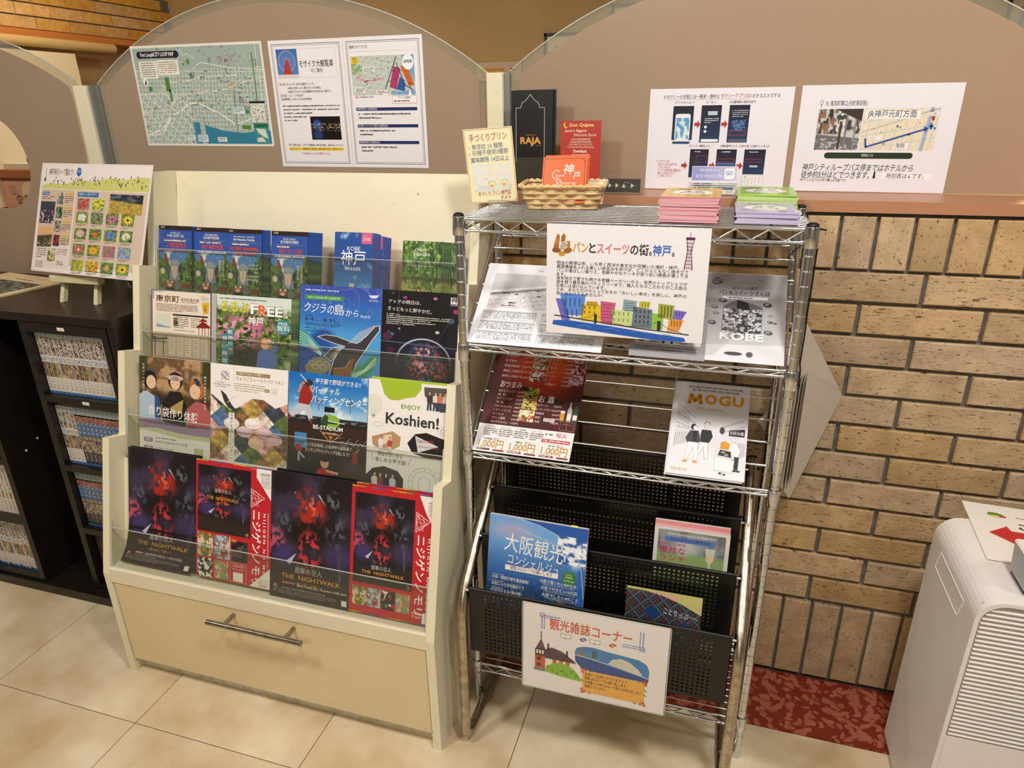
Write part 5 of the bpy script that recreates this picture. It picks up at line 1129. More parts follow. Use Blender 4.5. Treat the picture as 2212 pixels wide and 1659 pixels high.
s.R(20, 38, 58, 42, 'EDE9DC', 6); s.M(26, 41, 46, 7, 5.4, 2.4, '3A3832', 8); s.R(80, 36, 68, 36, 'EDE9DC', 6); s.M(84, 40, 26, 6, 5, 2, '3A3832', 8); s.M(112, 40, 30, 6, 5, 2, '3A3832', 8)
s.E(32, 88, 8.5, 10, 'F0EEE6', 7); s.P([(28, 94), (36, 80), (34, 96)], '1A1A1A', 8)
s.R(352, 140, 46, 52, 'D8DAD0', 6); s.R(352, 140, 46, 5, '22222A', 7); s.box(352, 140, 46, 52, .8, '22222A', 7)
for i in range(50): s.R(354 + random.random() * 40, 147 + random.random() * 42, random.uniform(1, 6), random.uniform(.8, 2), '4A4C4A', 8)
s.R(356, 194, 44, 48, '3A8C98', 6); s.R(356, 194, 44, 10, '1F6B48', 7); s.P([(362, 206), (390, 208), (396, 232), (380, 226), (366, 216)], 'D4DAC0', 7); s.P([(362, 230), (378, 228), (388, 240), (362, 240)], 'D4DAC0', 7)
for x, y, w_, h_ in ((140, 222, 24, 12), (172, 222, 34, 18), (236, 228, 30, 12), (300, 154, 34, 16)): s.R(x, y, w_, h_, 'D3E2E4', 6); s.M(x + 2, y + 2.5, w_ - 6, int(h_ / 4.4), 3.6, 1.7, '3A4446', 8)
s.obj('city_loop_map', LAM, frame((-1.571, YG, 1.5355), 0, 0, -.006), 'printed city bus map taped to the middle partition panel', 'map')
def doc(which):
    s = Sheet(210, 300, 'ECE9EC', .5)
    s.box(9, 9, 192, 282, 1.1, '2A3246', 3); s.box(12.5, 12.5, 185, 275, .7, '5A6274', 3)
    return s
s = doc(0)
s.G(20, 20, 60, 66, lambda u, v: mix(flat('3A66B0', u), flat('5A86C4', u), v), 12, 14, 2)
for i in range(24):
    a = 2 * PI * i / 24; s.L([(49, 48), (49 + 25 * math.cos(a), 48 + 25 * math.sin(a))], .35, 'C8CCD4', 4)
for rr in (25, 22): s.L([(49 + rr * math.cos(a), 48 + rr * math.sin(a)) for a in [2 * PI * i / 28 for i in range(29)]], .9, 'B4BCC8', 4)
s.P([(46, 44), (52, 44), (62, 78), (36, 78)], 'B83A34', 5); s.R(20, 78, 60, 8, 'D4D4CC', 4)
s.box(20, 20, 168, 66, .4, 'A8A8B0', 3); s.T('モザイク大観覧車', 84, 48, 96, 15, '1A1C26', .01); s.T('のご案内', 116, 66, 32, 9, '1A1C26')
for t_, x, y, w_ in (('【料 金】お1人さま  800円(通常ゴンドラ)', 20, 98, 100), ('※3歳以上有料。(0〜2歳のお子さまは無料)', 42, 107, 96), ('※6歳以下のお子さまは保護者の同伴(有料)が必要です。', 42, 115.5, 126), ('【定 員】1ゴンドラ4名まで', 20, 124.5, 68), ('【営業時間】10:00〜22:00(年中無休)', 20, 133, 90)): s.T(t_, x, y, w_, 5.6, '2A2C34')
s.M(22, 150, 162, 3, 8.6, 3.4, '3A3C44'); s.M(22, 176, 66, 2, 8.6, 3.4, '3A3C44')
s.G(98, 177, 86, 56, lambda u, v: mix(mix(flat('0E0C10', u), flat('2F5FB4', u), blob(u, v, .22, .34, .15, .2, .3) * .8 + blob(u, v, .22, .78, .16, .22, .5) * .6), flat('C8B48C', u), (fbm(u, v, 40, 2, 3) > .68) * (v > .3) * (v < .62)), 70, 46, 3)
s.T('神戸ご来場の記念に、モザイク大観覧車から神戸港の景色を、是非お楽しみください!!', 26, 244, 160, 5.2, '22242C'); s.R(26, 252, 160, 7.6, 'F0D23A', 3); s.T('当ホテルにて、同観覧車の乗車券を 優待価格 700円 で販売中です!', 28, 253.3, 156, 5.4, '8C2A20', .006); s.T('ご利用の際はフロントまでお声掛けください。', 62, 265, 84, 5, 'B03A30')
s.obj('ferris_wheel_notice', LAM, frame((-1.1415, YG, 1.5320), 0, 0, -.004), 'white ferris wheel information sheet beside the city map on the partition', 'notice')
s = doc(1)
s.T('【電車でのアクセス】', 17, 19, 48, 6.6, '1F2A5A'); s.L([(16, 32), (192, 32)], .3, '9A9AA4', 3)
def walkmap(u, v):
    c = flat('B9C4BC', u); c = mix(c, flat('8CA86C', u), blob(u, v, .03, .32, .14, .14, .1)); c = mix(c, flat('6FA4CC', u), sm(u - .28 * v, .80, .81)); c = mix(c, flat('6FA4CC', u), sm(v, .9, .91) * (u > .62))
    st_ = (np.abs((u * 9 + v * 5) % 1 - .5) > .46) | (np.abs((v * 8 - u * 3) % 1 - .5) > .46); return np.where((st_ & (u < .8))[:, None], hexc('DDE2DA'), c)
s.G(18, 42, 168, 88, walkmap, 120, 66, 2)
s.P([(118, 112), (132, 66), (150, 72), (136, 118)], 'B03A6A', 4); s.P([(136, 118), (148, 88), (160, 104), (158, 122)], '2A5AA4', 4); s.P([(150, 66), (168, 66), (184, 108), (170, 112)], 'C8622A', 4); s.L([(104, 122), (140, 46)], 3, '5A6A70', 4); s.L([(30, 88), (54, 98), (80, 96), (104, 92)], 3, 'D88A8C', 4); s.L([(140, 60), (160, 108), (180, 120)], 2, '1F3A7A', 5)
s.E(170, 58, 15, 17, 'F4F4F6', 5); s.T('umie', 159, 50, 22, 11, '2A3A78', .03, l=7); s.R(20, 44, 18, 15, 'E8C83A', 5); s.T('徒歩', 22, 45, 13, 6, '4A3A1A', l=7); s.T('MAP', 23, 52, 12, 5, '4A3A1A', l=7)
for x, y in ((50, 66), (22, 112), (82, 118)): s.R(x, y, 30, 12, 'F2F2EE', 5); s.M(x + 2, y + 2, 26, 3, 3.4, 2, '3A3A40', 7)
for i in range(30): s.R(random.uniform(22, 170), random.uniform(46, 126), random.uniform(3, 8), 1.6, '5A6A60', 4)
s.R(22, 132, 11, 4, 'DC9A9C', 3); s.M(36, 132.5, 42, 1, 3, 2.6, '3A3A40'); s.RR(124, 132, 64, 17, 3, 'F6F4F4', 4); s.box(124, 132, 64, 17, .7, 'B84A44', 5); s.T('モザイク大観覧車', 138, 134, 34, 5.4, '2A2A30', l=7); s.M(128, 142, 56, 1, 4, 3.6, '2A2A30', 7); s.P([(166, 132), (172, 118), (176, 132)], 'F6F4F4', 6)
for i, (t_, b1, n_) in enumerate((('JR神戸駅から (徒歩約8分)', 1, 2), ('地下鉄ハーバーランド駅から (徒歩約8分)', 1, 2), ('高速神戸駅から (徒歩約10分)', 1, 2))):
    y = 158 + i * 39; s.R(22, y, 166, 7.4, '1F2E66', 3); s.T(t_, 24, y + 1.2, 56 if i != 1 else 82, 5, 'E8EAF2'); s.M(27, y + 13, 158, 1, 4, 3.8, '26282E', 5); s.M(27, y + 22, 70 - i * 18, 1, 4, 3.8, '26282E', 5)
s.obj('train_access_notice', LAM, frame((-.9310, YG, 1.5315), 0, 0, -.004), 'white train access sheet with a coloured map and navy bars on the partition', 'notice')
# taxi notice
s = Sheet(297, 210, 'EAE8F0', .5); INK = '2A2A34'
s.T('☆タクシーの手配には一簡単・便利な', 29, 13, 118, 8, INK); s.T('タクシーアプリGO', 150, 12, 62, 8.4, 'B8382E'); s.T('がオススメです☆', 214, 13, 56, 8, INK); s.L([(36, 22), (148, 22)], .4, INK); s.L([(150, 22), (212, 22)], .4, 'B8382E')
ph = [(52, 35, 44, 70, 0), (112, 34, 42, 76, 1), (170, 34, 42, 76, 2), (95, 124, 40, 60, 3), (152, 124, 42, 60, 4), (210, 124, 44, 60, 5)]
for t_, x, y, w_ in (('①アプリをダウンロード', 54, 26, 42), ('②「次へ」', 121, 26, 20), ('③位置情報の使用を許可', 168, 26, 54), ('④ユーザー情報を入力', 92, 115, 44), ('⑤電話番号を入力', 158, 115, 36), ('⑥SMSで届いた認証コードを入力', 198, 115, 62)): s.T(t_, x, y, w_, 5, INK)
for x, y, w_, h_, k in ph:
    s.G(x, y, w_, h_, lambda u, v: mix(flat('16182A', u), flat('1F3A64', u), v), 2, 6, 2)
    if k == 0: s.RR(x + 6, y + 16, 32, h_ - 16, 4, 'F0F0F4', 3); s.G(x + 8, y + 24, 28, h_ - 26, lambda u, v: mix(flat('5AA0D4', u), flat('D8ECE0', u), fbm(u, v, 4, 2, 3) > .52), 16, 20, 4); s.RR(x + 2, y + h_ + 3, 38, 5, 2.4, '24446A', 3)
    if k == 1: s.R(x + 14, y + 12, 20, 8, 'B8D0D8', 4); s.M(x + 8, y + 26, 28, 3, 4, 2, 'D0DCE8', 5); s.E(x + 11, y + 44, 3, 3, 'E8ECEC', 5); s.E(x + 11, y + 53, 3, 3, 'E8ECEC', 5); s.RR(x + 3, y + h_ - 7, 37, 5.6, 2.6, 'F2F2F4', 4)
    if k == 2: s.M(x + 6, y + 10, 32, 4, 4, 2, 'B8BCC8', 5); s.G(x + 8, y + 30, 28, 22, lambda u, v: mix(flat('243A6A', u), flat('5A7AAC', u), fbm(u, v, 8, 2, 2) > .55), 14, 12, 4); s.box(x + 4, y + 52, 34, 9, .8, 'C83A34', 6); s.RR(x + 3, y + h_ - 7, 37, 5.6, 2.6, '5A6070', 4)
    if k >= 3: s.M(x + 10, y + 4, 20, 1, 4, 2.6, 'D8DCE8', 5); s.box(x + 14 - (k > 3) * 10, y + 14 if k == 3 else y + 20, 22 if k == 3 else 34, 14 if k == 3 else 6, .7, 'C83A34', 6)
    if k == 4: s.RR(x + 1, y + 28, 40, 5, 2.4, '4A6C9C', 4)
    if k == 5: s.RR(x + 13, y + 33, 18, 4, 2, 'B8C4D4', 4)
    if k in (4, 5):
        s.R(x, y + 52, w_, 36 if y + 88 < 205 else 30, 'F0F0F4', 3)
        for i in range(4):
            for j in range(3): s.box(x + j * w_ / 3, y + 54 + i * 7, w_ / 3, 7, .3, '8A8E9A', 5); s.T(str((i * 3 + j + 1) % 10), x + j * w_ / 3 + w_ / 7, y + 56 + i * 7, 1.8, 3.2, '3A3E4A')
def arrow(s, x, y, w_, h_, c): s.P([(x, y + h_ * .3), (x + w_ * .5, y + h_ * .3), (x + w_ * .5, y), (x + w_, y + h_ * .5), (x + w_ * .5, y + h_), (x + w_ * .5, y + h_ * .7), (x, y + h_ * .7)], c, 4)
for x, y in ((99, 64), (156, 64), (78, 150), (138, 150), (196, 150)): arrow(s, x, y, 13, 17, 'B0382E')
for i, t_ in enumerate(('※このアプリは', '当ホテルの公式では', 'ございません', 'トラブル発生時の責任は', '負いかねますので', 'ご了承ください')): s.T(t_, 23 + (i > 0) * 4, 148 + i * 6.3, (28, 42, 28, 50, 38, 32)[i], 5.4, 'B8382E')
s.obj('taxi_app_notice', LAM, frame((-.1845, YG, 1.4005), 0, 0, -.004), 'white taxi app notice with six phone pictures and red arrows', 'notice')
# bus notice
s = Sheet(297, 210, 'EAE8F0', .5)
s.E(41, 33, 3, 5, '4A4A50', 4); s.E(41, 33, 2.3, 4, 'EAE8F0', 5); s.L([(41, 38), (41, 44)], .7, '4A4A50', 4); s.T('15. 南京町東口(元町商店街)', 49, 31, 78, 9.5, '22242C')
def street(u, v):
    c = mix(flat('C4C8CC', u), flat('8A6A52', u), sm(fbm(u * 2, v, 9, 3, 2), .45, .6) * (v < .62)); c = mix(c, flat('E8E8E4', u), blob(u, v, .56, .3, .10, .4, .3) * .8); c = mix(c, flat('6A6C70', u), sm(v - .1 * u, .60, .63)); c = mix(c, flat('C8CCCC', u), sm(fbm(u, v * 2, 14, 2, 7), .6, .64) * (v > .72) * .8)
    return mix(c, flat('1F1E20', u), sm(fbm(u * 3, v, 8, 2, 5), .6, .64) * (v < .6) * .8)
s.G(38, 46, 84, 80, street, 70, 66, 2); s.P([(70, 46), (122, 46), (122, 70), (96, 58)], '3A3430', 4); s.R(92, 56, 3.4, 70, '7C7A76', 4); s.R(110, 66, 3, 60, '8C8A86', 4); s.RR(80, 52, 8, 15, 3, '2F4A3C', 5); s.R(81.5, 54, 5, 5, 'D8DCD4', 6); s.R(81, 70, 5, 54, '4A3A30', 4)
s.G(124, 46, 138, 80, lambda u, v: np.where(((np.abs((u * 8 + .6 * v) % 1 - .5) > .45) | (np.abs((v * 3 + u * .9) % 1 - .5) > .46))[:, None], hexc('C4CCD8'), flat('E8DCC0', u)), 120, 60, 2)
s.L([(124, 92), (262, 46)], 1.2, '8AA0C0', 4); s.L([(248, 46), (240, 126)], 6, '9CB0C8', 4); s.R(128, 49, 100, 17, 'F2F0F2', 5); s.T('JR神戸元町方面', 131, 50, 90, 14, '1A1C24', 0, l=7)
s.R(242, 54, 18, 6, 'F2F0F2', 5); s.T('バス停', 244, 55, 12, 4, '2A2C34', l=7); s.E(252, 64, 3, 3.4, 'C83A34', 6); s.P([(249.5, 66), (254.5, 66), (252, 73)], 'C83A34', 6)
s.L([(134, 104), (137, 120), (240, 86)], 3.6, '2F5AA8', 6); s.P([(238, 80), (248, 84), (241, 92)], '2F5AA8', 6); s.P([(250, 72), (256, 82), (246, 82)], '2F5AA8', 6); s.R(249, 80, 4, 6, '2F5AA8', 6)
s.R(140, 99, 24, 6, 'F2F0F2', 5); s.T('ホテル', 142, 100, 11, 4, '2A2C34', l=7); s.R(190, 112, 26, 12, 'F2F0F2', 5); s.T('海側', 192, 113, 17, 9.6, '1A1C24', l=7)
for x, y, t_ in ((146, 82, '2'), (180, 84, '2'), (194, 80, '1'), (228, 72, '5'), (160, 90, '3'), (252, 96, '+'), (252, 106, '-')): s.T(t_, x, y, 2.6, 4, '5A6070', l=6)
for x, y, c_ in ((190, 80, '6A4A9C'), (214, 96, 'D8764A'), (170, 114, 'D8764A'), (258, 84, '3A6AB0')): s.E(x, y, 2.2, 2.2, c_, 6, 10)
s.RR(60, 131, 168, 12, 6, '26382A', 3); s.T('時刻表はこちら', 132, 134, 22, 5.4, 'E8ECE4')
s.T('神戸シティループバス停まではホテルから', 21, 155, 212, 14, '16181F', 0, .12); s.T('徒歩約5分ほどでつきます。', 20, 170, 134, 14, '16181F', 0, .12); s.P([(160, 182), (161.5, 172), (164, 172), (165.5, 182)], '26282F', 4); s.E(162.7, 171, 1.8, 2.4, '26282F', 4)
s.R(178, 171, 92, 12.5, 'F6F4F6', 3); s.T('時刻表は↓です。', 186, 172.5, 70, 10, '16181F', 0, .12); s.T('※チケットはバスの中で購入が可能です。', 19, 184.5, 92, 6, '16181F')
s.obj('bus_stop_notice', LAM, frame((.1265, YG, 1.4010), 0, 0, -.003), 'white bus stop notice with a street photo and blue arrow, rightmost on the partition', 'notice')

# ================================================================== ON THE LEDGE AND RACK TOP
ZT = 1.1768
s = Sheet(96, 212, '141314', 3.0, side='1E1C1C', edge='2A2626')
arch = [(11, 150), (11, 36), (22, 36), (25, 26), (33, 21), (38, 16), (44, 8), (50, 16), (55, 21), (63, 26), (66, 36), (77, 36), (77, 150)]
s.L(arch, 1.6, '6A7478', 3); s.L(arch, .7, 'C4CCCE', 4); s.P([(12.5, 150), (12.5, 37.5), (75.5, 37.5), (75.5, 150)], '0B0B0C', 2); s.T('RAJA', 21, 97, 48, 17, 'D8A24A', .045, l=6); s.T('INDIAN RESTAURANT', 33, 92, 23, 2.6, 'B8904A'); s.T('SINCE 1990', 58, 115, 11, 2, 'B8904A')
s.obj('restaurant_leaflet', GLS, frame((-.4855, 1.592, 1.4025), 0, .03), 'tall black restaurant leaflet with gold lettering and an arch outline', 'leaflet')
s = Sheet(94, 212, '141314', 3.0, side='1E1C1C', edge='2A2626'); s.obj('restaurant_leaflet', GLS, frame((-.4775, 1.5975, 1.4035), 0, .03), 'second black leaflet peeking out behind the one with gold lettering', 'leaflet')
s = Sheet(91, 148, 'B23A2C', .6, side='C8A898'); s.E(12, 9, 6, 6, 'E8B83A', 3); s.E(14, 8, 4.6, 5, 'B23A2C', 4); s.T('Don Quijote', 20, 5, 54, 8, 'F0D890', .03); s.T("Japan's Biggest", 9, 17, 50, 7, 'F0E4D8', 0, .25); s.T('Discount Store', 30, 26, 50, 7, 'F0E4D8', 0, .25)
for i, (t_, w_) in enumerate((('日本大型連鎖購物商場', 42), ('日本最大级的折扣连锁店!', 48), ('일본 최대급의 디스카운트 스토어!', 52), ('ร้านค้าดิสเคาท์ที่ใหญ่ที่สุดในญี่ปุ่น', 60))): s.T(t_, 46 - w_ / 2, 37 + i * 5.4, w_, 3.8, 'F0E0D4')
s.T('Download', 30, 60, 29, 7.5, 'F6EEE6', .03); s.T('the coupon here!!', 27, 68.5, 36, 5, 'F6EEE6', .02); s.R(30, 75, 28, 26, 'F0ECE6', 3)
s.obj('discount_store_card', GLS, frame((-.3705, 1.590, 1.3385), 0, .03), 'red discount store coupon card standing behind the basket', 'card')
# clear holder in front of black leaflet
t = thing('leaflet_holder', (-.42, 1.57, 1.1885), 'clear acrylic pocket holding the black restaurant leaflets', 'holder')
MB().box(-.495, -.385, 1.574, 1.576, 1.189, 1.262).build('front_plate', ACR, t); MB().box(-.495, -.385, 1.576, 1.612, 1.189, 1.1905).build('base_plate', ACR, t)
# pudding card in its stand
s = Sheet(101, 149, 'F2EEC4', .6, side='F0E8D0'); s.box(2, 2, 97, 145, 1.0, 'D87A6C', 3)
s.T('手づくりプリン', 11, 12, 78, 14, 'C8465C', .01, rot=-.02)
for y, t_, w_, c_ in ((31, '無添加 10 種類', 64, '7A80A0'), (43, '砂糖不使用3種類', 74, '7A80A0'), (57, '賞味期限 14日以上', 80, '4A6AA8')): s.T(t_, 15 if y < 50 else 10, y, w_, 10, c_, 0, rot=-.015)
s.E(9, 37, 1, 1, '4A5A80', 5); s.E(9, 49, 1, 1, '4A5A80', 5)
s.G(12, 71, 79, 54, lambda u, v: mix(mix(flat('DCE4E4', u), flat('C9D0CC', u), sm(v, .7, .9)), flat('F4F2E8', u), fbm(u, v, 6, 3, 3)), 40, 30, 2)
for x, y in ((46, 84), (60, 80), (36, 94), (52, 92), (74, 88), (40, 106), (62, 102)): s.E(x, y, 6.5, 7.5, 'EEF0EA', 3); s.E(x, y, 5, 5.4, 'F2E9CE', 4)
for x, y in ((50, 112), (76, 110)): s.E(x, y, 8.4, 9, 'D8D2B8', 4); s.E(x, y + 1, 7.2, 7.4, 'F0E4B8', 5); s.R(x - 4, y + 1, 6, 4, 'E8A04A', 6); s.R(x - 6, y - 10, 12, 2, 'F0F0EC', 6)
s.T('手づくりプリン専門店', 18, 127, 70, 8.6, 'C03A4A', .01, rot=-.02); s.T('きよみ', 66, 136, 21, 8, 'C03A4A', .01, rot=-.02)
s.obj('pudding_card', GLS, frame((-.5285, 1.3900, 1.3265), .164, -.10, .062), 'pale yellow pudding shop card with pink lettering on the left of the rack top', 'card')
t = thing('card_stand', (-.46, 1.39, ZT), 'small clear stand holding the pale yellow pudding card', 'stand')
st_ = MB(); P0 = Vector((-.475, 1.383, 0)); U_ = Vector((math.cos(.164), math.sin(.164), 0)); D_ = Vector((-U_.y, U_.x, 0))
def obox(mb, P, U, D, u0, u1, d0, d1, z0, z1):
    vs = [P + U * a + D * b + Vector((0, 0, c)) for c in (z0, z1) for a, b in ((u0, d0), (u1, d0), (u1, d1), (u0, d1))]
    return mb.add(vs, [(0, 3, 2, 1), (4, 5, 6, 7), (0, 1, 5, 4), (1, 2, 6, 5), (2, 3, 7, 6), (3, 0, 4, 7)])
obox(st_, P0, U_, D_, 0, .05, -.006, .045, ZT + .0028, ZT + .0048); obox(st_, P0, U_, D_, 0, .05, -.006, -.0045, ZT + .0048, ZT + .013); obox(st_, P0, U_, D_, 0, .05, .040, .0418, ZT + .0048, ZT + .09)
st_.build('holder_body', ACR, t); MB().tube([tuple(P0 + D_ * -.0055 + Vector((0, 0, ZT + .0135))), tuple(P0 + U_ * .05 + D_ * -.0055 + Vector((0, 0, ZT + .0135)))], .0007, 6).build('holder_edge', ACRE, t)

# basket --------------------------------------------------------------
bk = thing('woven_basket', (-.318, 1.395, ZT + .0022), 'small woven rattan basket of cards on the rack top', 'basket')
yaw = .13; BU = Vector((math.cos(yaw), math.sin(yaw), 0)); BD = Vector((-BU.y, BU.x, 0)); BC = Vector((-.318, 1.400, ZT + .0022))
def bp(a, b, z): return BC + BU * a + BD * b + Vector((0, 0, z))
hx0, hy0, hx1, hy1, BH = .066, .045, .083, .062, .044
def ring(z, ex=0.0):
    t_ = z / BH; a = hx0 + (hx1 - hx0) * t_ + ex; b = hy0 + (hy1 - hy0) * t_ + ex; pts = []
    for sx, sy, a0 in ((1, -1, -PI / 2), (1, 1, 0), (-1, 1, PI / 2), (-1, -1, PI)):
        for k in range(4): an = a0 + PI / 2 * k / 3; pts.append((sx * (a - .012) + .012 * math.cos(an), sy * (b - .012) + .012 * math.sin(an)))
    return pts
def dense(pts, step=.004):
    out = []
    for i in range(len(pts)):
        (x0, y0), (x1, y1) = pts[i], pts[(i + 1) % len(pts)]; L_ = math.hypot(x1 - x0, y1 - y0); n_ = max(1, int(L_ / step))
        out += [(x0 + (x1 - x0) * k / n_, y0 + (y1 - y0) * k / n_) for k in range(n_)]
    return out
MB().add([tuple(bp(a, b, .001)) for a, b in ring(0)], [tuple(range(16))]).add([tuple(bp(a, b, -.0006)) for a, b in ring(0)], [tuple(range(16))]).build('basket_base', RATTAN, bk)
nst = 26
for row in range(4):
    z0 = .0005 + row * .0098; m = MB(); pts = dense(ring(z0 + .004), .0035); N = len(pts); vs = []
    per = N / (nst)
    for i, (a, b) in enumerate(pts):
        wv = math.sin(2 * PI * i / N * nst / 2 + row * PI) * .0016; L_ = math.hypot(a, b)
        for zz, e in ((z0, -.0003), (z0 + .0046, .0008), (z0 + .0092, -.0003)):
            t_ = zz / BH; k = wv + e; sl = .017 * (zz - z0 - .004) / BH
            vs.append(tuple(bp(a + (a / L_) * k + math.copysign(sl, a) * (abs(a) > hx0 - .001), b + (b / L_) * k + math.copysign(sl, b) * (abs(b) > hy0 - .001), zz)))
    fs = []
    for i in range(N): j = (i + 1) % N; fs += [(3 * i, 3 * j, 3 * j + 1, 3 * i + 1), (3 * i + 1, 3 * j + 1, 3 * j + 2, 3 * i + 2)]
    m.add(vs, fs, True).build('woven_strip', RATTAN, bk)
lo_, hi_ = dense(ring(0), .0035), dense(ring(BH), .0035)
for k in range(nst):
    a0, b0 = lo_[int(k * len(lo_) / nst)]; a1, b1 = hi_[int(k * len(hi_) / nst)]
    d_ = BU if abs(b0) >= hy0 - .004 else BD
    p0, p1 = bp(a0, b0, 0), bp(a1, b1, BH - .004)
    MB().add([tuple(p0 - d_ * .0028), tuple(p0 + d_ * .0028), tuple(p1 + d_ * .0032), tuple(p1 - d_ * .0032)], [(0, 1, 2, 3)]).build('stake', RATTAN, bk)
rimp = [bp(a, b, BH) for a, b in dense(ring(BH), .003)]
MB().tube([tuple(p + Vector((0, 0, .0010 * math.sin(i * 1.5)))) for i, p in enumerate(rimp)], [.0038 + .0007 * math.sin(i * 1.5) for i in range(len(rimp))], 8, closed=True).build('rim', RATTAN, bk)
# orange cards in the basket
def ocard(first=True):
    s = Sheet(88, 92, 'D8642A', .9, side='E8D8B8', edge='D8B890')
    if first:
        s.box(3, 3.5, 81, 120, .8, '5A2A14', 3); s.T('神', 42, 16, 20, 20, 'F6EEE4', .01, .15); s.T('戸', 62, 31, 13, 14, 'F6EEE4', .01, .15); s.L([(78, 6), (83, 8), (84, 14)], .7, '5A2A14', 4)
        s.L([(34, 28), (28, 26), (22, 30), (20, 38), (25, 43), (34, 42)], 1.2, 'F6EEE4', 4); s.T('Crème', 26, 34, 18, 6, 'F6EEE4'); s.L([(30, 46), (30, 60)], 1.1, 'F6EEE4', 4); s.L([(26, 47), (36, 45), (38, 50), (30, 53), (40, 60)], 1.1, 'F6EEE4', 4); s.T('Renversée', 38, 49, 30, 6, 'F6EEE4')
    return s
s = ocard(); s.obj('dessert_card', GLS, frame(tuple(bp(-.041, -.010, .095)), .03, .42, .03), 'orange dessert shop card standing in front in the basket', 'card', 'orange cards in the basket')
s = ocard(False); o = s.obj('dessert_card', GLS, frame(tuple(bp(-.037, -.004, .0985)), .05, .42, .02), 'orange card tucked right behind the front orange one in the basket', 'card', 'orange cards in the basket')
s = Sheet(86, 50, 'E8D9B4', .8, side='D86A34'); s.box(3, 3, 80, 44, 1, 'D86A34', 3)
for i in range(4):
    s.obj('voucher', PRN, frame(tuple(bp(.0 + .003 * i, .016 + .006 * i, .052 + .002 * i)), -.1, .5, 0), 'cream and orange voucher lying at the back right of the basket', 'card', 'vouchers in the basket') if i == 0 else None
# arrow sign in acrylic
t = thing('arrow_sign', (-.226, 1.53, 1.1885), 'small black sign with white arrows in a clear holder beside the basket', 'sign')
s = Sheet(84, 28, '26282B', .8)
for i, x in enumerate((16, 31, 46, 64)): s.P([(x, 9), (x, 19), (x + 6.5, 14)] if i != 2 else [(x - 1, 18), (x + 6.5, 18), (x + 2.7, 10)], 'F0F0EE', 3)
s.L([(10, 14), (76, 14)], .4, 'A8A8A8', 3); s.M(48, 7, 12, 1, 2, 1.2, 'D0D0D0', 4)
s.obj('sign_face', PRN, frame((-.2655, 1.532, 1.2220), 0, .08), None, None, parent=t)
MB().prism([(-.272, 1.1905), (-.176, 1.1905), (-.174, 1.222), (-.180, 1.226), (-.183, 1.236), (-.188, 1.241), (-.256, 1.241), (-.262, 1.236), (-.264, 1.226), (-.270, 1.222)], 'y', 1.528, 1.530).build('clear_front', ACR, t)
MB().prism([(-.272, 1.1890), (-.176, 1.1890), (-.176, 1.1904), (-.272, 1.1904)], 'y', 1.526, 1.560).build('clear_base', ACR, t)
# taxi leaflet holder
t = thing('taxi_leaflet_holder', (-.032, 1.56, 1.1885), 'clear holder with lilac taxi reservation leaflets on the ledge', 'holder')
s = Sheet(92, 54, 'E4E6EE', 4.0, side='D8D8DE'); s.G(1, 1, 90, 28, lambda u, v: mix(flat('8E92D0', u), flat('C8C0DC', u), u), 8, 4, 1); s.T('時間の送迎時間にお合わせて', 16, 6, 44, 4.6, 'F4F4FA'); s.T('タクシーをかんたん予約', 8, 16.5, 54, 7.6, 'F6F6FC', .015); s.RR(66, 4, 20, 22, 4, 'F2F2F8', 3); s.T('GO', 69, 9, 14, 10, '5A8AC0', .03); s.M(6, 34, 34, 5, 4, 2.2, '3A3E5A'); s.E(50, 38, 9, 9, 'CDD4DC', 3); s.E(50, 38, 7.6, 7.6, 'F0F2F4', 4); s.R(46, 42, 40, 10, '6A72B4', 4)
s.obj('taxi_leaflets', GLS, frame((-.0775, 1.556, 1.2475), 0, .10), None, None, parent=t)
MB().box(-.082, .016, 1.545, 1.547, 1.1895, 1.214).box(-.082, .016, 1.547, 1.572, 1.1890, 1.1905).build('holder_body', ACR, t); MB().tube([(-.082, 1.546, 1.2145), (.016, 1.546, 1.2145)], .0008, 6).build('holder_edge', ACRE, t)
s = Sheet(84, 8, 'EDEBE8', .4); s.T('タクシーが呼べるアプリ【GO】', 4, 1.4, 76, 5, '2A2A30', .01); s.obj('holder_strip', PRN, frame((-.073, 1.5435, 1.2010)), None, None, parent=t)
# booklet stacks ----------------------------------------------------------
def booklet_stack(n, x, y, w_, d_, top, side, edge, th, what, cover_label, wave):
    """flat booklets piled up, each an object"""
    s = Sheet(w_, d_, side, th, side=side, edge=edge); s.quad3([(0, d_ + .01, -th * .35), (w_, d_ + .01, -th * .35), (w_, d_ + .01, -th * .65), (0, d_ + .01, -th * .65)], 'F0E4E0')
    base = None
    flatM = lambda X, Y, Z, a: Matrix.Translation((X, Y, Z)) @ Matrix.Rotation(a, 4, 'Z')
    for i in range(n):
        z = ZT + .0031 + th / 1000 * (i + 1) * 1.03; jx = random.uniform(-.0012, .0012) + wave * math.sin(i * .7); jy = random.uniform(-.001, .001)
        M_ = flatM(x + jx, y + d_ / 1000 + jy, z, random.uniform(-.012, .012))
        if i == n - 1:
            top(s2 := Sheet(w_, d_, side, th, side=side, edge=edge)); s2.obj('booklet', GLS, M_, cover_label, 'booklet', what)
        elif base is None: base = s.obj('booklet', GLS, M_, '%s booklet from the top in the pile of ' % ORD[n - i] + what, 'booklet', what)
        else: c = base.copy(); COL.objects.link(c); c['label'] = '%s booklet from the top in the pile of ' % ORD[n - i] + what; c.matrix_world = M_
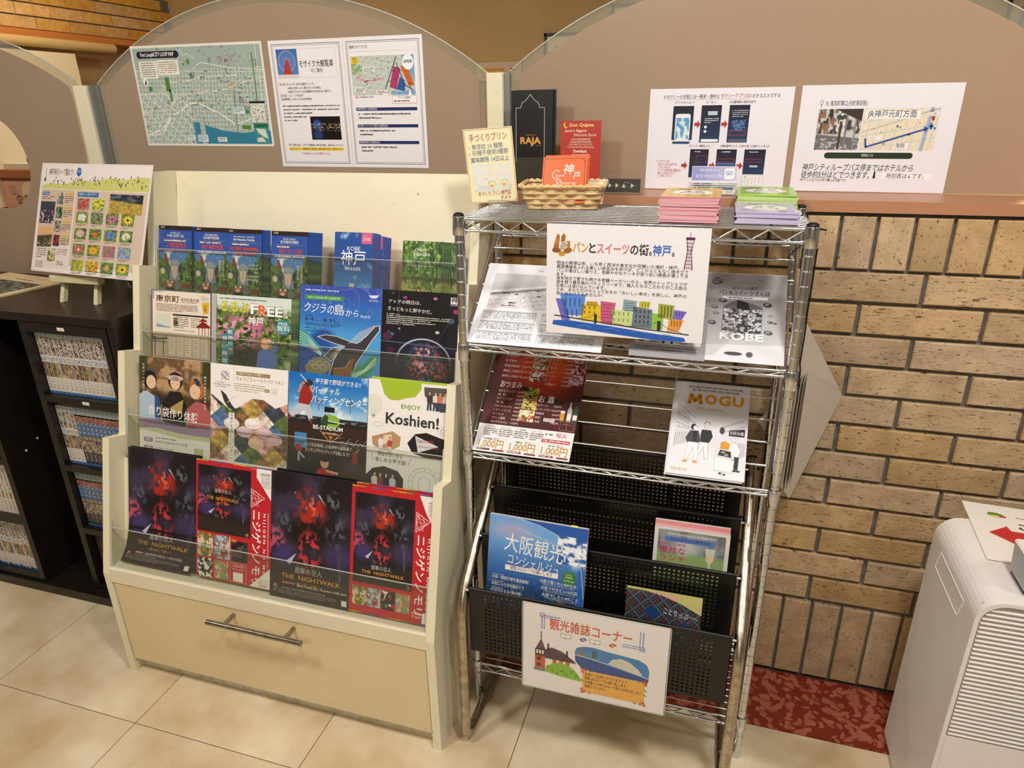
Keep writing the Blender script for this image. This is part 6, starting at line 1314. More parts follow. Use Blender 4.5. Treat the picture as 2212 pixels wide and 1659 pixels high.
def cover(bg, accent):
    def fn(s):
        s.G(0, 0, s.w, s.h, lambda u, v: mix(flat(bg, u), flat(accent, u), (fbm(u, v, 9, 3, 4) > .66) * .8 + (np.abs((v * 26) % 1 - .5) > .44) * .15), 50, 70, 1)
        s.E(s.w / 2, s.h * .52, s.w * .36, s.h * .22, 'F4F2EA', 3, 28); s.T('神 戸', s.w * .33, s.h * .40, s.w * .34, s.h * .10, '26262A', .02); s.T('観光と物産', s.w * .28, s.h * .54, s.w * .44, s.h * .08, '26262A', .01); s.M(s.w * .2, s.h * .12, s.w * .25, 3, 7, 4, '7A7A8A'); s.M(s.w * .68, s.h * .8, s.w * .24, 3, 6, 4, 'A89A60')
    return fn
booklet_stack(21, -.1115, 1.2235, 99, 146, cover('E4B63E', '8C8A5A'), 'C05A70', 'D8889A', 1.95, 'pink edged booklets on the rack top', 'yellow covered booklet on top of the pink edged pile', .0012)
booklet_stack(9, .0150, 1.2330, 100, 132, cover('BDB4D4', '8C86A8'), '4A3F9C', 'B8AEDC', 1.95, 'purple booklets on the rack top', 'lilac covered booklet on top of the front right pile', .0012)
booklet_stack(15, .0160, 1.3780, 106, 146, cover('9CCB4C', '5E8A30'), '3A4A1E', 'A4D83C', 2.0, 'green booklets on the rack top', 'green covered booklet on top of the back right pile', .0010)

# ================================================================== RACK SHEETS
SL = math.atan2(.188, .2355)
def on_shelf(zf, x, up, y0=1.2215): # top-left at distance 'up' along the slope from the front rail
    return frame((x, y0 + up * math.cos(SL) - .004 * math.sin(SL), zf + .0055 + up * math.sin(SL) + .004 * math.cos(SL)), 0, PI / 2 - SL)
# bakery sign hanging in front
s = Sheet(286, 202.5, 'EAE8EC', .5)
s.E(31, 40, 7, 9, 'F2E8DA', 4); s.R(24, 32, 14, 14, 'F2E8DA', 4); s.P([(12, 44), (17, 24), (20, 17), (24, 21), (22, 46)], 'A86A2C', 3); s.P([(27, 22), (31, 16), (35, 21), (33, 32), (26, 32)], 'A86A2C', 3); s.E(18, 47, 8, 4.6, '8C5220', 5); s.E(39, 47, 8, 4.8, '9C6228', 5, rot=-.3); s.E(28, 53, 6, 4.6, 'C8923A', 6); s.P([(36, 30), (43, 30), (43, 44), (36, 44)], 'B87A34', 3); [s.L([(15 + i * .8, 26 + i * 3), (20, 25 + i * 3)], .8, 'E8C890', 4) for i in range(4)]
for t_, x, w_, c_ in (('パン', 48, 28, 'C8A02C'), ('と', 77.5, 12.5, '1E1E22'), ('スイーツ', 92, 57, 'D8727C'), ('の街', 151, 32, '1E1E22'), ('。', 184, 4.5, '1E1E22'), ('神戸', 190, 31, '2A6AC0'), ('。', 223, 4.5, '1E1E22')): s.T(t_, x, 33, w_, 18, c_, .06)
for i in range(9):
    a = 245 + abs(i - 4) * -.9 + 2; y = 20 + i * 6; hw = 5 + (i - 4) ** 2 * .12; s.L([(252 - hw, y), (252 + hw, y)], .9, '6A2A4A', 4)
s.L([(246, 18), (249, 38), (245, 72)], 1.2, '7C2A44', 4); s.L([(259, 18), (255, 38), (259, 72)], 1.2, '7C2A44', 4); s.L([(252, 8), (252, 18)], .8, '4A2A3A', 4); s.R(245, 16, 15, 4, '5A2A5C', 4); [s.L([(246 + i * 3, 20), (249 + i * 1.6, 44), (246 + i * 3, 72)], .5, '7C2A6A', 4) for i in range(5)]
body = ('明治の開港以来、いち早く西洋の食文化が花開いた港町・神戸。', '異国情緒あふれる美しい街並みを歩けば、どこからともなく焼き立て', 'パンの香ばしい香りと、色鮮やかなケーキが放つ甘い誘惑が漂ってき', 'ます。', '長年地元で愛され続ける老舗ベーカリーから、世界のトップシェフが', '腕を競う最先端のパティスリーまで、職人たちのこだわりがこの街の', '日常には溶け込んでいます。', 'さあ、あなただけのとっておきの「おいしい幸せ」を探しに、神戸の', '街へ出かけてみませんか?')
wd = (218, 234, 234, 17, 234, 234, 91, 234, 86)
for i, t_ in enumerate(body): s.T(t_, 19, 66.5 + i * 7.05, wd[i], 6.3, '24242A', 0, l=7)
for pts, c_ in ((([(18, 142), (34, 142), (46, 182), (30, 182)]), '6A6AC8'), (([(26, 132), (74, 132), (70, 172), (36, 172)]), '5A8AD8'), (([(66, 150), (104, 150), (104, 182), (66, 182)]), 'E0BC2C'), (([(76, 144), (96, 144), (98, 152), (76, 152)]), 'B89A2C'), (([(102, 142), (130, 144), (124, 186), (104, 184)]), 'C85A8A'), (([(122, 156), (160, 158), (160, 186), (122, 186)]), 'C4D890'), (([(144, 136), (168, 138), (166, 158), (142, 156)]), '8CA8B4'), (([(162, 148), (196, 152), (196, 188), (160, 186)]), '6A7C88'), (([(172, 138), (192, 138), (190, 150), (172, 150)]), 'C0C04A'), (([(206, 140), (234, 142), (232, 168), (206, 166)]), 'A0A84A'), (([(196, 158), (216, 160), (216, 188), (196, 188)]), '8CC04A'), (([(234, 150), (256, 152), (248, 168), (232, 166)]), '7A6AC8'), (([(226, 166), (252, 168), (244, 190), (224, 190)]), 'E09A4A')): s.P([(a_, b_ - 6) for a_, b_ in pts], c_, 3)
def win(x0, y0, nx, ny, px, py, w_, h_, c_='3A4A5A'): [s.RR(x0 + i * px, y0 - 6 + j * py, w_, h_, .6, c_, 5) for i in range(nx) for j in range(ny)]
win(36, 140, 4, 1, 8.6, 10, 2, 15, '2F4A8C'); win(40, 161, 3, 1, 8.6, 10, 2, 14, '2F4A8C'); win(72, 153, 3, 2, 9, 9, 2.4, 5, '7A641C'); win(106, 148, 1, 5, 6, 6, 17, 1.2, '8C2F5C'); win(127, 160, 4, 2, 8.4, 12, 2.4, 6, '8C9C5A'); win(146, 142, 1, 4, 6, 4.6, 16, 1.2, '4A6470'); win(166, 154, 4, 3, 7.4, 9.4, 2.6, 5.6, '34444E'); win(177, 139.5, 3, 1, 5, 6, 1.6, 8, '7C7C24'); win(211, 144, 4, 1, 5.6, 6, 2, 20, '5A6024'); win(238, 153, 3, 1, 5, 6, 1.4, 8, '4A3C8C'); win(230, 169, 4, 1, 5, 6, 1.8, 11, '9C5A1C')
s.P([(14, 178), (40, 176), (120, 182), (200, 190), (254, 194), (258, 200), (250, 202), (200, 202), (120, 196), (30, 188), (12, 186)], '1F5CB8', 6); s.L([(16, 168), (80, 174), (170, 182), (262, 188)], 2, '1E2A3A', 7); s.RR(91, 161, 5, 18, .6, '1E2A3A', 8); s.RR(206, 166, 6, 18, .6, '1E2A3A', 8)
s.L([(60, 171), (80, 168), (92, 162), (110, 172), (150, 180), (190, 176), (208, 167), (224, 178), (250, 186)], .6, '1E2A3A', 7); [s.L([(60 + i * 50, 186 + i * 2), (74 + i * 50, 184 + i * 2), (88 + i * 50, 187 + i * 2)], .7, '6A9AE0', 8) for i in range(4)]
s.obj('bakery_town_sign', LAM, frame((-.3062, 1.2130, 1.1725), -.004, .020, .001), 'white sign about bread and sweets hanging from the rack top front', 'sign')
s = Sheet(270, 202, 'E8EAF0', .6)
s.T('〜 ホテル周辺', 112, 12, 64, 8, '2A2A34', .01, .1)
def bwmap(u, v):
    c = mix(flat('C4C4CA', u), flat('D8D8DE', u), fbm(u, v, 4, 2, 3)); q = v + .42 * u
    c = np.where((np.abs(q - .62) < .035)[:, None], hexc('8A8A92'), c); c = np.where((np.abs(q - .54) < .02)[:, None], hexc('F0F0F4'), c)
    r_ = (np.abs((q * 8) % 1 - .5) > .44) & (q > .68) | (np.abs((u * 9 - v * 3) % 1 - .5) > .46) & (q > .66); return np.where(r_[:, None], hexc('EEEEF2'), c)
s.G(20, 26, 230, 88, bwmap, 170, 66, 1)
for i in range(60): a, b = random.uniform(24, 240), random.uniform(60, 108); s.R(a, b, random.uniform(6, 14), 3, random.choice(('F0F0F2', '6A6A70', 'F0F0F2')), 3); s.M(a + .6, b + .7, 7, 1, 2, 1.4, '2A2A30', 5)
for i in range(3):
    for j in range(2):
        x, y = 16 + j * 124, 122 + i * 25; s.box(x, y, 112, 20, .4, '4A4A52', 3); [s.L([(x, y + k * 4), (x + 112, y + k * 4)], .25, '6A6A72', 3) for k in range(1, 5)]; [s.L([(x + k, y), (x + k, y + 20)], .25, '6A6A72', 3) for k in (16, 26, 36, 46, 80)]; s.R(x, y, 112, 3, 'B8B8C0', 2); s.M(x + 2, y + 4.6, 108, 4, 4, 1.8, '3A3A42', 5, .5)
s.obj('neighbourhood_map', PRN, on_shelf(.9275, -.4715, .199), 'black and white neighbourhood map sheet on the upper slanted shelf, partly behind the sign', 'map')
def halft(u, v): return mix(flat('A4A2A4', u), flat('CDCDD2', u), sm(v, .3, 1.0)) 
s = Sheet(147, 202, 'C4C3C8', .6); s.G(0, 0, 147, 202, halft, 10, 16, 1)
s.E(20, 20, 11, 9, '4A4A4E', 3); s.T('神戸市新着', 12, 14.5, 16, 3, 'E8E8EA', l=6); s.T('パンスイーツ', 11, 18.5, 18, 3.2, 'E8E8EA', l=6); s.T('MAP', 15, 22.5, 10, 3.4, 'E8E8EA', l=6)
cloudpts = [(60, 30), (66, 22), (76, 20), (84, 24), (92, 20), (98, 26), (104, 30)]; s.L(cloudpts, .4, '4A4A4E', 3); [s.L([(98, 16), (98 + 6 * math.cos(a), 16 + 6 * math.sin(a))], .5, '4A4A4E', 3) for a in (3.4, 4.1, 4.7, 5.3, 6.0)]
s.T('おいしい神戸', 50, 32, 46, 8, '2A2A2E', 0, .15); s.T('パン&スイーツさんぽ', 26, 42, 92, 10.5, '1E1E22', .03); s.P([(32, 56), (114, 54), (114, 61), (32, 62)], 'E0E0E4', 3); s.M(44, 57, 60, 1, 3, 2.4, '2A2A2E', 5)
s.P([(36, 152), (36, 78), (62, 62), (106, 78), (106, 152)], '6A6A6C', 2)
s.G(37, 84, 68, 66, lambda u, v: mix(mix(flat('3A3A3C', u), flat('B8B8BA', u), sm(fbm(u, v, 11, 4, 3), .42, .6)), flat('E4E4E6', u), sm(fbm(u, v, 20, 3, 8), .6, .68)), 80, 80, 3); s.P([(60, 64), (80, 70), (84, 86), (60, 84)], '2E2E30', 4)
for i in range(30): s.E(random.uniform(42, 100), random.uniform(92, 146), random.uniform(3, 6), random.uniform(2, 4), random.choice(('9A9A9C', 'C8C8CA', '6A6A6C', '4A4A4C')), 4, 10)
s.T('KOBE', 34, 138, 76, 18, 'F0F0F4', .05, l=8)
for x, y, r_, c_ in ((34, 66, 8, '5A5A5C'), (20, 82, 7, '6A6A6C'), (24, 96, 6, '7A7A7C'), (18, 118, 8, '5A5A5C'), (114, 72, 8, '2E2E30'), (120, 96, 5, '8A8A8C'), (120, 110, 5, '4A4A4C'), (128, 112, 4, '5A5A5C'), (118, 134, 8, '5A5A5C')): s.E(x, y, r_, r_ * .62, c_, 4, rot=.2); s.E(x - 1, y - 1, r_ * .5, r_ * .3, '9A9A9C', 5)
s.P([(0, 168), (147, 160), (147, 202), (0, 202)], 'DCDCE2', 2); s.E(60, 184, 16, 4, '4A4A4E', 4); s.E(88, 184, 6, 6, '5A5A5E', 4); s.R(0, 0, 147, 1.2, 'E8E8EC', 3)
s.obj('bakery_walk_leaflet', LAM, on_shelf(.9275, -.0245, .203), 'greyscale bakery walk leaflet in a clear sleeve at the right of the upper slanted shelf', 'leaflet')
s = Sheet(137, 200, '9A9A9E', .6); [s.R(8, 150 - i * 24, 120, 20, 'D8D6D4', 3) for i in range(5)]; [s.M(34, 153 - i * 24, 34, 5, 3, 1.8, '3A3A3E', 5) for i in range(5)]; [s.M(88, 153 - i * 24, 26, 5, 3, 1.8, '3A3A3E', 5) for i in range(5)]
s.E(20, 160, 7, 7, '5A5A5E', 4); s.R(52, 152, 32, 16, '5A5A5E', 4); [s.E(55 + i * 5, 158, 2, 2.6, 'D8D6D4', 5) for i in range(6)]; [s.P([(53 + i * 5, 161), (58 + i * 5, 161), (59 + i * 5, 168), (52 + i * 5, 168)], ('E8E8EA', '2A2A2E', 'E8E8EA')[i % 3], 5) for i in range(6)]; s.M(10, 176, 116, 2, 6, 2, '3A3A3E', 5); s.R(117, 153, 9, 9, 'C4C2C0', 5)
s.obj('shop_list_leaflet', PRN, on_shelf(.9275, -.1500, .198, 1.2205), 'grey shop list leaflet mostly hidden behind the bread and sweets sign', 'leaflet')
# menu
def menubg(u, v):
    c = mix(flat('4A1416', u), flat('C83A1C', u), blob(u, v, .54, .34, .34, .30, .7)); return mix(c, flat('D86A24', u), blob(u, v, .60, .26, .2, .16, .8) * .7)
s = Sheet(210, 297, 'EDEAEA', .6); s.G(0, 0, 210, 232, menubg)
L1 = (('前菜りセ', '2,800円'), ('フライメ', '1,500円'), ('たてがみ', '1,300円'), ('赤身の焼鶏', '2,500円'), ('馬刺し3種盛り', '3,600円'), ('馬刺し5種盛り', '6,980円')); R1 = (('極上カルビ', '1,800円'), ('肩ロース', '1,800円'), ('極上ハラミ', '1,600円'), ('サガリ', '1,600円'), ('イチボ', '1,600円'), ('ミスジ', '1,480円'), ('ロース', '1,300円'), ('ミノ', '1,000円'), ('三種盛り', '4,000円'))
for i, (a, b) in enumerate(L1): y = 40 + i * 13.4; s.T(a, 22, y, min(44, len(a) * 7), 5.8, 'EAD8CC'); s.T(b, 66, y, 22, 5.6, 'EAD8CC')
s.T('おつまみ', 24, 124, 50, 16, 'F4EEE8', .03); s.P([(66, 132), (88, 134), (84, 142), (62, 142)], '1E1414', 3)
for i, (a, b) in enumerate((('塩だれキャベツ', '200円'), ('枝 豆', '200円'), ('ポテトサラダ', '200円'), ('冷 奴', '250円'), ('やみつきキュウリ', '280円'), ('トマトスライス', '450円'), ('たこわさ', '450円'), ('からし蓮根', '520円'), ('あか牛ホルモン', '530円'))): y = 146 + i * 9.6; s.T(a, 24, y, min(38, len(a) * 6), 5.2, 'EAD8CC'); s.T(b, 68, y, 17, 5.2, 'EAD8CC')
for i, (a, b) in enumerate(R1): y = 34 + i * 10.6; s.T(a, 122, y, min(26, len(a) * 6.4), 5.4, 'EAD8CC'); s.T(b, 160, y, 22, 5.4, 'EAD8CC')
s.T('お 酒', 118, 152, 34, 16, 'F4EEE8', .03); s.P([(114, 150), (176, 160), (172, 168), (114, 168)], '1E1414', 3)
for i, (a, b) in enumerate((('生ビール', '450円'), ('クッキーハイボール', '500円'), ('黒霧島', '550円'), ('焼酎', '800円'), ('烏龍', '500円'))): y = 172 + i * 10; s.T(a, 118, y, min(36, len(a) * 6), 5.2, 'EAD8CC'); s.T(b, 154, y, 17, 5.2, 'EAD8CC')
for t_, y in (('本', 62), ('県', 104), ('牛', 146)): s.T(t_, 100, y, 34, 38, '8C1A14', -.01, l=4)
foods = ((88, 40, 34, 24, ('6A4A3C', 'D8B0A0', 'A05A50', 'E8DCD0')), (88, 66, 34, 24, ('4A3A2C', 'D8A090', '8A9A5C', 'E8DCD0')), (86, 92, 34, 26, ('E4E0DC', '7A4A44', '4A2E2C', 'E8DCD0')), (84, 134, 34, 26, ('4A5A28', 'B8C04A', '1E2014', '8AA040')), (84, 162, 34, 26, ('2A2414', 'D8B84A', '8A7A2C', 'E8D87A')), (82, 190, 34, 28, ('4A5A2C', 'E0C88A', 'C84A34', 'F0E4C0')), (176, 38, 32, 24, ('7A2A2C', 'D88A8C', 'B04A50', 'E8C0BC')), (176, 64, 32, 26, ('8A3438', 'D89A9A', '4A1A1C', 'E8C8C4')), (174, 92, 32, 26, ('7A3A5A', 'B888A8', '9A5A80', 'D8B8D0')))
for i, (x, y, w_, h_, pal) in enumerate(foods): s.G(x, y, w_, h_, art(i * 1.9, pal), 28, 22, 3)
s.RR(172, 184, 9, 22, 2, 'D89A2C', 4); s.R(172, 182, 9, 6, 'F4F0E4', 5); s.P([(186, 206), (186, 180), (189, 170), (189, 160), (192, 160), (192, 170), (196, 180), (196, 206)], 'B8BCBC', 4); s.P([(199, 206), (199, 184), (201, 174), (201, 166), (204, 166), (205, 176), (208, 184), (208, 206)], '1F5A3C', 4); s.R(199, 190, 9, 12, 'E4E4DC', 5); s.R(187, 188, 8, 14, 'E4E4DC', 5)
s.box(176, 208, 30, 20, .4, 'D8A898', 4); s.L([(180, 214), (202, 214)], .4, 'D8A898', 4); s.L([(190, 208), (190, 228)], .4, 'D8A898', 4); s.R(138, 204, 24, 8, 'E8E0DC', 4); s.T('熊本焼酎', 140, 205.4, 20, 5, '3A2020', l=6)
s.R(6, 236, 4, 18, 'F4F0F0', 2); [s.M(14 + i * 34, 242, 30, 4, 4.6, 2.6, '3A3434', 5) for i in range(4)]
for i, t_ in enumerate(('[サラダ]', '[キムチ]', '[一品物]', '[スープ]')): s.T(t_, 18 + i * 34, 236, 20, 4.6, '4A3430')
s.T('桜火', 172, 236, 24, 11, 'B8342E', .01); s.M(150, 239, 20, 1, 5, 5, '4A5A34', 5); s.R(144, 252, 60, 8, 'B8242C', 3); s.T('TEL.078-958-9266', 146, 253.4, 56, 5.6, 'F6F0EE', .02)
for i in range(3):
    x = 4 + i * 69; s.box(x + 2, 264, 64, 30, .5, 'C8A8A8', 3); s.T('1,000円', x + 5, 270, 56, 19, 'C89A3C', .02, l=6, out=('6A4A24', .04)); s.T('桜火', x + 36, 264.5, 15, 6, 'B8342E', l=6); s.M(x + 16, 265.5, 17, 1, 4, 3.6, '4A5A34', 5); s.R(x + 3, 289, 30, 4.4, '7A2030', 4); s.M(x + 4, 290, 27, 1, 3, 2.4, 'F0E0E0', 6); s.R(x + 40, 290, 24, 4, '8A2A34', 4)
s.obj('restaurant_menu', GLS, on_shelf(.6850, -.4690, .296), 'red and black grilled beef menu sheet on the lower slanted shelf', 'menu')
# guide magazine with line drawing
K = '2A2A2E'
def guide():
    s = Sheet(147, 210, 'E4E4EA', 3.0, side='D4D4D8', edge='C8C8CC')
    s.T('NOT FOR TOURISTS, BUT FOR ALL TRAVELERS.', 26, 9, 108, 4.8, K, .03); s.T('EAT. FEEL. BUY. ROAM — REAL OSAKA GUIDE', 34, 16, 92, 4.6, K, .03)
    x = 26
    for ch, w_ in ((' ', 31), ('O', 24), ('G', 24), ('U', 22)): s.T(ch, x, 26, w_, 26, 'E09A2C', .06 if ch != 'M' else .025, l=5); x += w_ + 3
    s.L([(30, 48), (32.5, 31), (41, 44), (50, 31), (52.5, 48)], 7.6, 'E09A2C', 5); [s.E(a_, b_, 3.8, 3.8, 'E09A2C', 5) for a_, b_ in ((30, 48), (32.5, 31), (41, 44), (50, 31), (52.5, 48))]
    s.T('FEEL OSAKA…', 48, 58, 56, 6.5, 'D89A34', .01); s.T('ISSUE.02', 8, 196, 30, 6, 'D89A34', .015)
    ln = lambda pts, w_=.45: s.L(pts, w_, K, 4)
    for i in range(9): ln([(10 + i * 3, 56 + i * 3), (10 + i * 3, 86 + i * 2)])
    ln([(8, 52), (46, 84)], .7); ln([(8, 74), (46, 96)], .7); ln([(8, 96), (44, 108)], .7)
    for i in range(5): s.E(12 + i * 6, 106 + i * .6, 3, 3.4, '8A5A50', 4); s.E(12 + i * 6, 106 + i * .6, 2.4, 2.8, 'E4E4EA', 5)
    for i in range(7): ln([(10 + i * 4, 114), (8 + i * 4.4, 152 - i * 2)]) ; ln([(8, 122 + i * 4), (38, 118 + i * 3)], .3)
    ln([(102, 98), (140, 78)], .7); ln([(104, 108), (142, 92)], .6); s.P([(112, 104), (142, 98), (142, 116), (112, 116)], K, 4); s.T('お好み焼', 114, 105.5, 26, 7.5, 'EDEDF0', .01, l=6); s.E(99, 106, 5, 8, '4A4A4E', 4)
    for i in range(12): ln([(126 + i * 1.6, 130), (128 + i * 1.4, 168 - i)], .3)
    # two visitors
    s.E(44, 104, 5.5, 7, K, 4); s.E(47, 106, 4, 5.5, 'E4E4EA', 5); ln([(44, 104), (52, 103)], 1.4); s.P([(38, 112), (54, 112), (60, 134), (54, 140), (34, 140), (30, 130)], '4C464A', 4); s.P([(44, 112), (52, 112), (52, 136), (44, 136)], K, 5); s.P([(36, 138), (54, 138), (56, 172), (52, 178), (46, 148), (36, 178), (32, 176)], 'F0F0F4', 5); ln([(36, 138), (32, 176), (36, 178), (46, 148), (52, 178), (56, 172), (54, 138)], .6); s.P([(28, 180), (38, 176), (37, 182), (30, 184)], 'E09A2C', 6); s.P([(46, 178), (54, 178), (58, 182), (50, 183)], 'E09A2C', 6)
    s.E(70, 98, 5.5, 7, 'E4E4EA', 5); s.L([(64, 96), (66, 90), (74, 91), (76, 96)], 1, K, 6); ln([(64, 98), (66, 105), (72, 105), (75, 99)], .5); s.P([(60, 108), (78, 108), (82, 122), (76, 136), (60, 136), (58, 122)], K, 4); s.P([(60, 136), (74, 136), (76, 170), (70, 172), (66, 146), (58, 164), (54, 160)], 'F0F0F4', 4); ln([(60, 136), (54, 160), (58, 164), (66, 146), (70, 172), (76, 170), (74, 136)], .6)
    # stall and cook
    s.P([(92, 146), (122, 150), (126, 166), (88, 162)], 'E4E4EA', 6); ln([(92, 146), (122, 150), (126, 166), (88, 162), (92, 146)], .6); s.P([(98, 148), (118, 150), (120, 163), (94, 160)], K, 7); s.E(104, 153, 4, 2.2, 'B8A08C', 8); s.E(110, 158, 4, 2.2, 'B8A08C', 8)
    s.P([(88, 164), (126, 168), (124, 196), (90, 192)], 'EAEAEE', 6); ln([(88, 164), (90, 192), (124, 196), (126, 168)], .6); [ln([(92 + i * 4, 166), (93 + i * 3.8, 193)], .35) for i in range(9)]
    s.E(106, 122, 5, 6.5, 'E4E4EA', 6); ln([(101, 120), (106, 115), (111, 119)], .6); s.P([(98, 132), (106, 128), (116, 134), (114, 146), (98, 146)], 'E09A2C', 6)
    s.E(121, 124, 5, 6.5, 'E4E4EA', 6); ln([(116, 121), (121, 117), (126, 121), (125, 129)], .6); s.P([(114, 132), (128, 130), (136, 146), (132, 160), (118, 160)], 'EDEDF0', 5); ln([(114, 132), (128, 130), (136, 146), (132, 160)], .6); s.P([(122, 160), (134, 160), (133, 188), (126, 188)], K, 5); s.E(126, 190, 5, 2, K, 6); s.E(134, 190, 4, 2, K, 6); s.E(104, 199, 7, 4, 'C4C4C8', 6); s.E(101, 198, 2.5, 2, K, 7); s.E(109, 200, 2.4, 2, K, 7)
    return s
GX = -.0655
guide().obj('guide_magazine', PRN, on_shelf(.6885, GX, .2105), 'front white city guide magazine with orange title and line drawing, lower slanted shelf', 'magazine', 'white guide magazines')
q = Sheet(147, 210, 'DCDCE0', 3.0, side='CFCFD4', edge='C8C8CC')
for i in range(3):
    q.obj('guide_magazine', PRN, on_shelf(.6850 + .0001, GX - .0035 * (i + 1), .2105 + .001 * i) @ Matrix.Translation((0, 0, -.0005)), 'white guide magazine under the front one on the lower slanted shelf', 'magazine', 'white guide magazines') if i == 0 else None

# ================================================================== MAGAZINE RACK CONTENT
s = Sheet(212, 297, '2F6FB8', 9.0, side='EDE6E0', edge='E0D8D4')
def osaka(u, v):
    c = mix(flat('6FA4DC', u), flat('2A62A8', u), sm(v, .1, .45)); c = mix(c, flat('C8A8B8', u), blob(u, v, .25, .1, .2, .06, .6) * .5); c = mix(c, flat('24446C', u), sm(v, .4, .55)); c = mix(c, flat('1E2634', u), sm(v, .6, .75))
    n = fbm(u, v * 1.4, 40, 3, 3); c = mix(c, flat('8A94A4', u), sm(n, .56, .68) * sm(v, .3, .7) * .7); c = mix(c, flat('2A62B4', u), (u > .93) * (v > .2)); return mix(c, flat('EAF0F6', u), blob(u, v, .92, .2, .14, .09, .5) * sm(fbm(u, v, 12, 3, 9), .42, .56))
s.G(0, 0, 212, 297, osaka); s.P([(70, 0), (212, 0), (212, 66), (188, 46), (150, 22), (110, 8)], '2458A8', 2); s.G(150, 22, 62, 60, lambda u, v: clouds(u, v, flat('2458A8', u), 5, 2, .45, .6), 30, 30, 3)
s.L([(60, 0), (110, 8), (150, 24), (188, 52), (204, 90), (212, 150)], 1, 'C8D4DC', 4); s.T('THE TOURIST GUIDEBOOK OF OSAKA', 60, 19, 104, 5.5, 'C8D8E4', 0, rot=.25)
s.T('大阪観光', 38, 38, 128, 38, 'F0ECE6', .004, l=7, rot=.08); s.T('コンシェルジュ', 46, 82, 112, 22, 'F0ECE6', .004, l=7, rot=.08); s.R(40, 106, 116, 11, 'EDE8E4', 5); s.T('閲覧はロビーでお願いします', 52, 107.5, 92, 8, '1E1E26', .01, l=7); s.T('12', 166, 62, 22, 18, 'E4E8EC', l=7); s.T('VOL.', 160, 62, 8, 4, 'E4E8EC', l=7)
s.E(180, 112, 15, 16, '2F7A34', 6); s.T('ホテル', 172, 102, 14, 4, 'F0F4EC', l=8); s.T('客室用', 172, 108, 14, 4, 'F0F4EC', l=8); s.T("Don't Take Away!", 169, 115, 22, 5, 'F0F4EC', l=8)
for i, (a, b) in enumerate((('大阪・関西万博を徹底解剖!', 'EXPO 2025'), ('お気に入りの大阪めぐり', 'OSAKA AREA GUIDE'), ('行きたくなる! 南大阪', 'SOUTH OSAKA'), ('神戸&阪神間へ', 'ひと足のばして'))): s.T(a, 12, 134 + i * 15, (82, 72, 66, 48)[i], 7.5, 'F0ECE6', .01, l=7); s.T(b, 12, 129.5 + i * 15, 26, 3.4, 'C8D0D8', l=7)
for i, (a, b) in enumerate((('大阪で買いたい9のもの', '9 MUST BUY SOUVENIRS IN OSAKA'), ('大阪で行きたい10の店', '10 MUST-GO RESTAURANTS IN OSAKA'), ('大阪でしたい4のこと', '4 MUST EXPERIENCES IN OSAKA'))): s.T(a, 118 + i * 3, 124 + i * 14.5, 78, 8, 'F0ECE6', .01, l=7); s.T(b, 124 + i * 3, 132.5 + i * 14.5, 68, 3.4, 'C8D0D8', l=7)
s.P([(160, 166), (176, 168), (172, 174), (160, 172)], 'B8744A', 5); s.P([(120, 170), (128, 170), (126, 175)], 'B8744A', 5)
o = s.obj('osaka_guide_magazine', GLS, frame((-.4185, 1.178, .568), -.02, .235, 0), 'large blue city guide magazine with a sea and town photo in the front pocket', 'magazine')
tb = Sheet(13, 10, 'F0DC28', .3); tb.obj('page_tab', PRN, o.matrix_world @ Matrix.Translation((.176, .003, -.004)), 'yellow sticky tab', None, parent=o)
s = Sheet(150, 210, 'DAD6D2', 12, side='E8DCC8', edge='D8B8B0')
def lunch(u, v): c = mix(flat('8A9498', u), flat('6A6A6C', u), sm(fbm(u, v, 5, 3, 3), .4, .6)); c = mix(c, flat('8FA86A', u), sm(v, .22, .34)); return mix(c, flat('DCE0DC', u), blob(u, v, .4, .2, .2, .1, .5) * .7)
s.G(8, 6, 134, 198, lunch); s.T('Kobe Hanshinkan Lunch Guide Book', 28, 12, 96, 6, 'F4F4F0', 0, .2); s.R(22, 22, 100, 12, '4A72BC', 4); s.T('スマイルホテル神戸元町', 32, 23.5, 80, 9, '16182A', 0); s.T('神戸・阪神間', 12, 38, 52, 7, 'B8306C'); s.T('優雅な', 12, 49, 54, 17, 'C02A64', .01); s.T('ランチ', 13, 70, 53, 15, 'C02A64', .01)
s.P([(104, 40), (124, 40), (121, 70), (116, 78), (116, 96), (112, 96), (112, 78), (107, 70)], 'C8CCC4', 4); s.P([(105.5, 56), (122.5, 56), (120, 70), (115, 77), (108, 70)], 'D8C898', 5)
s.ys(.88).obj('lunch_guidebook', GLS, frame((-.0795, 1.240, .560), .01, .16, .0), 'small lunch guidebook with pink lettering in the upper right pocket', 'book')
q = Sheet(150, 212, 'D88C90', 8, side='EDE0D0', edge='E0D4C8'); q.obj('thin_guidebook', PRN, frame((-.0800, 1.2535, .5665), .01, .16, 0), 'pink edged book behind the small lunch guidebook', 'book')
s = Sheet(150, 200, '2C333C', 10, side='F0EAE0', edge='C8C070'); s.G(0, 0, 150, 200, lambda u, v: flat('2A3038', u), 2, 2, 0)
for i in range(-3, 9):
    for k, (c_, w_) in enumerate((('5A6270', 3.0), ('3C6A54', 1.0), ('9A3A4C', 1.0))):
        o_ = i * 30 + k * 9; lo2 = max(0, o_ - 200); s.L([(max(0, o_ - 0 if o_ < 0 else 0) if 0 else max(0, min(150, o_)), max(0, o_ - 150) if o_ > 150 else 0), (max(0, o_ - 200), min(200, o_))], w_, c_, 3) if o_ > 4 else None
        p = i * 30 + k * 9 - 150; x0 = max(0, p); y0 = max(0, -p); x1 = min(150, 200 + p); y1 = x1 - p; (s.L([(x0, y0), (x1, min(200, y1))], w_, c_, 3) if x1 > x0 + 2 else None)
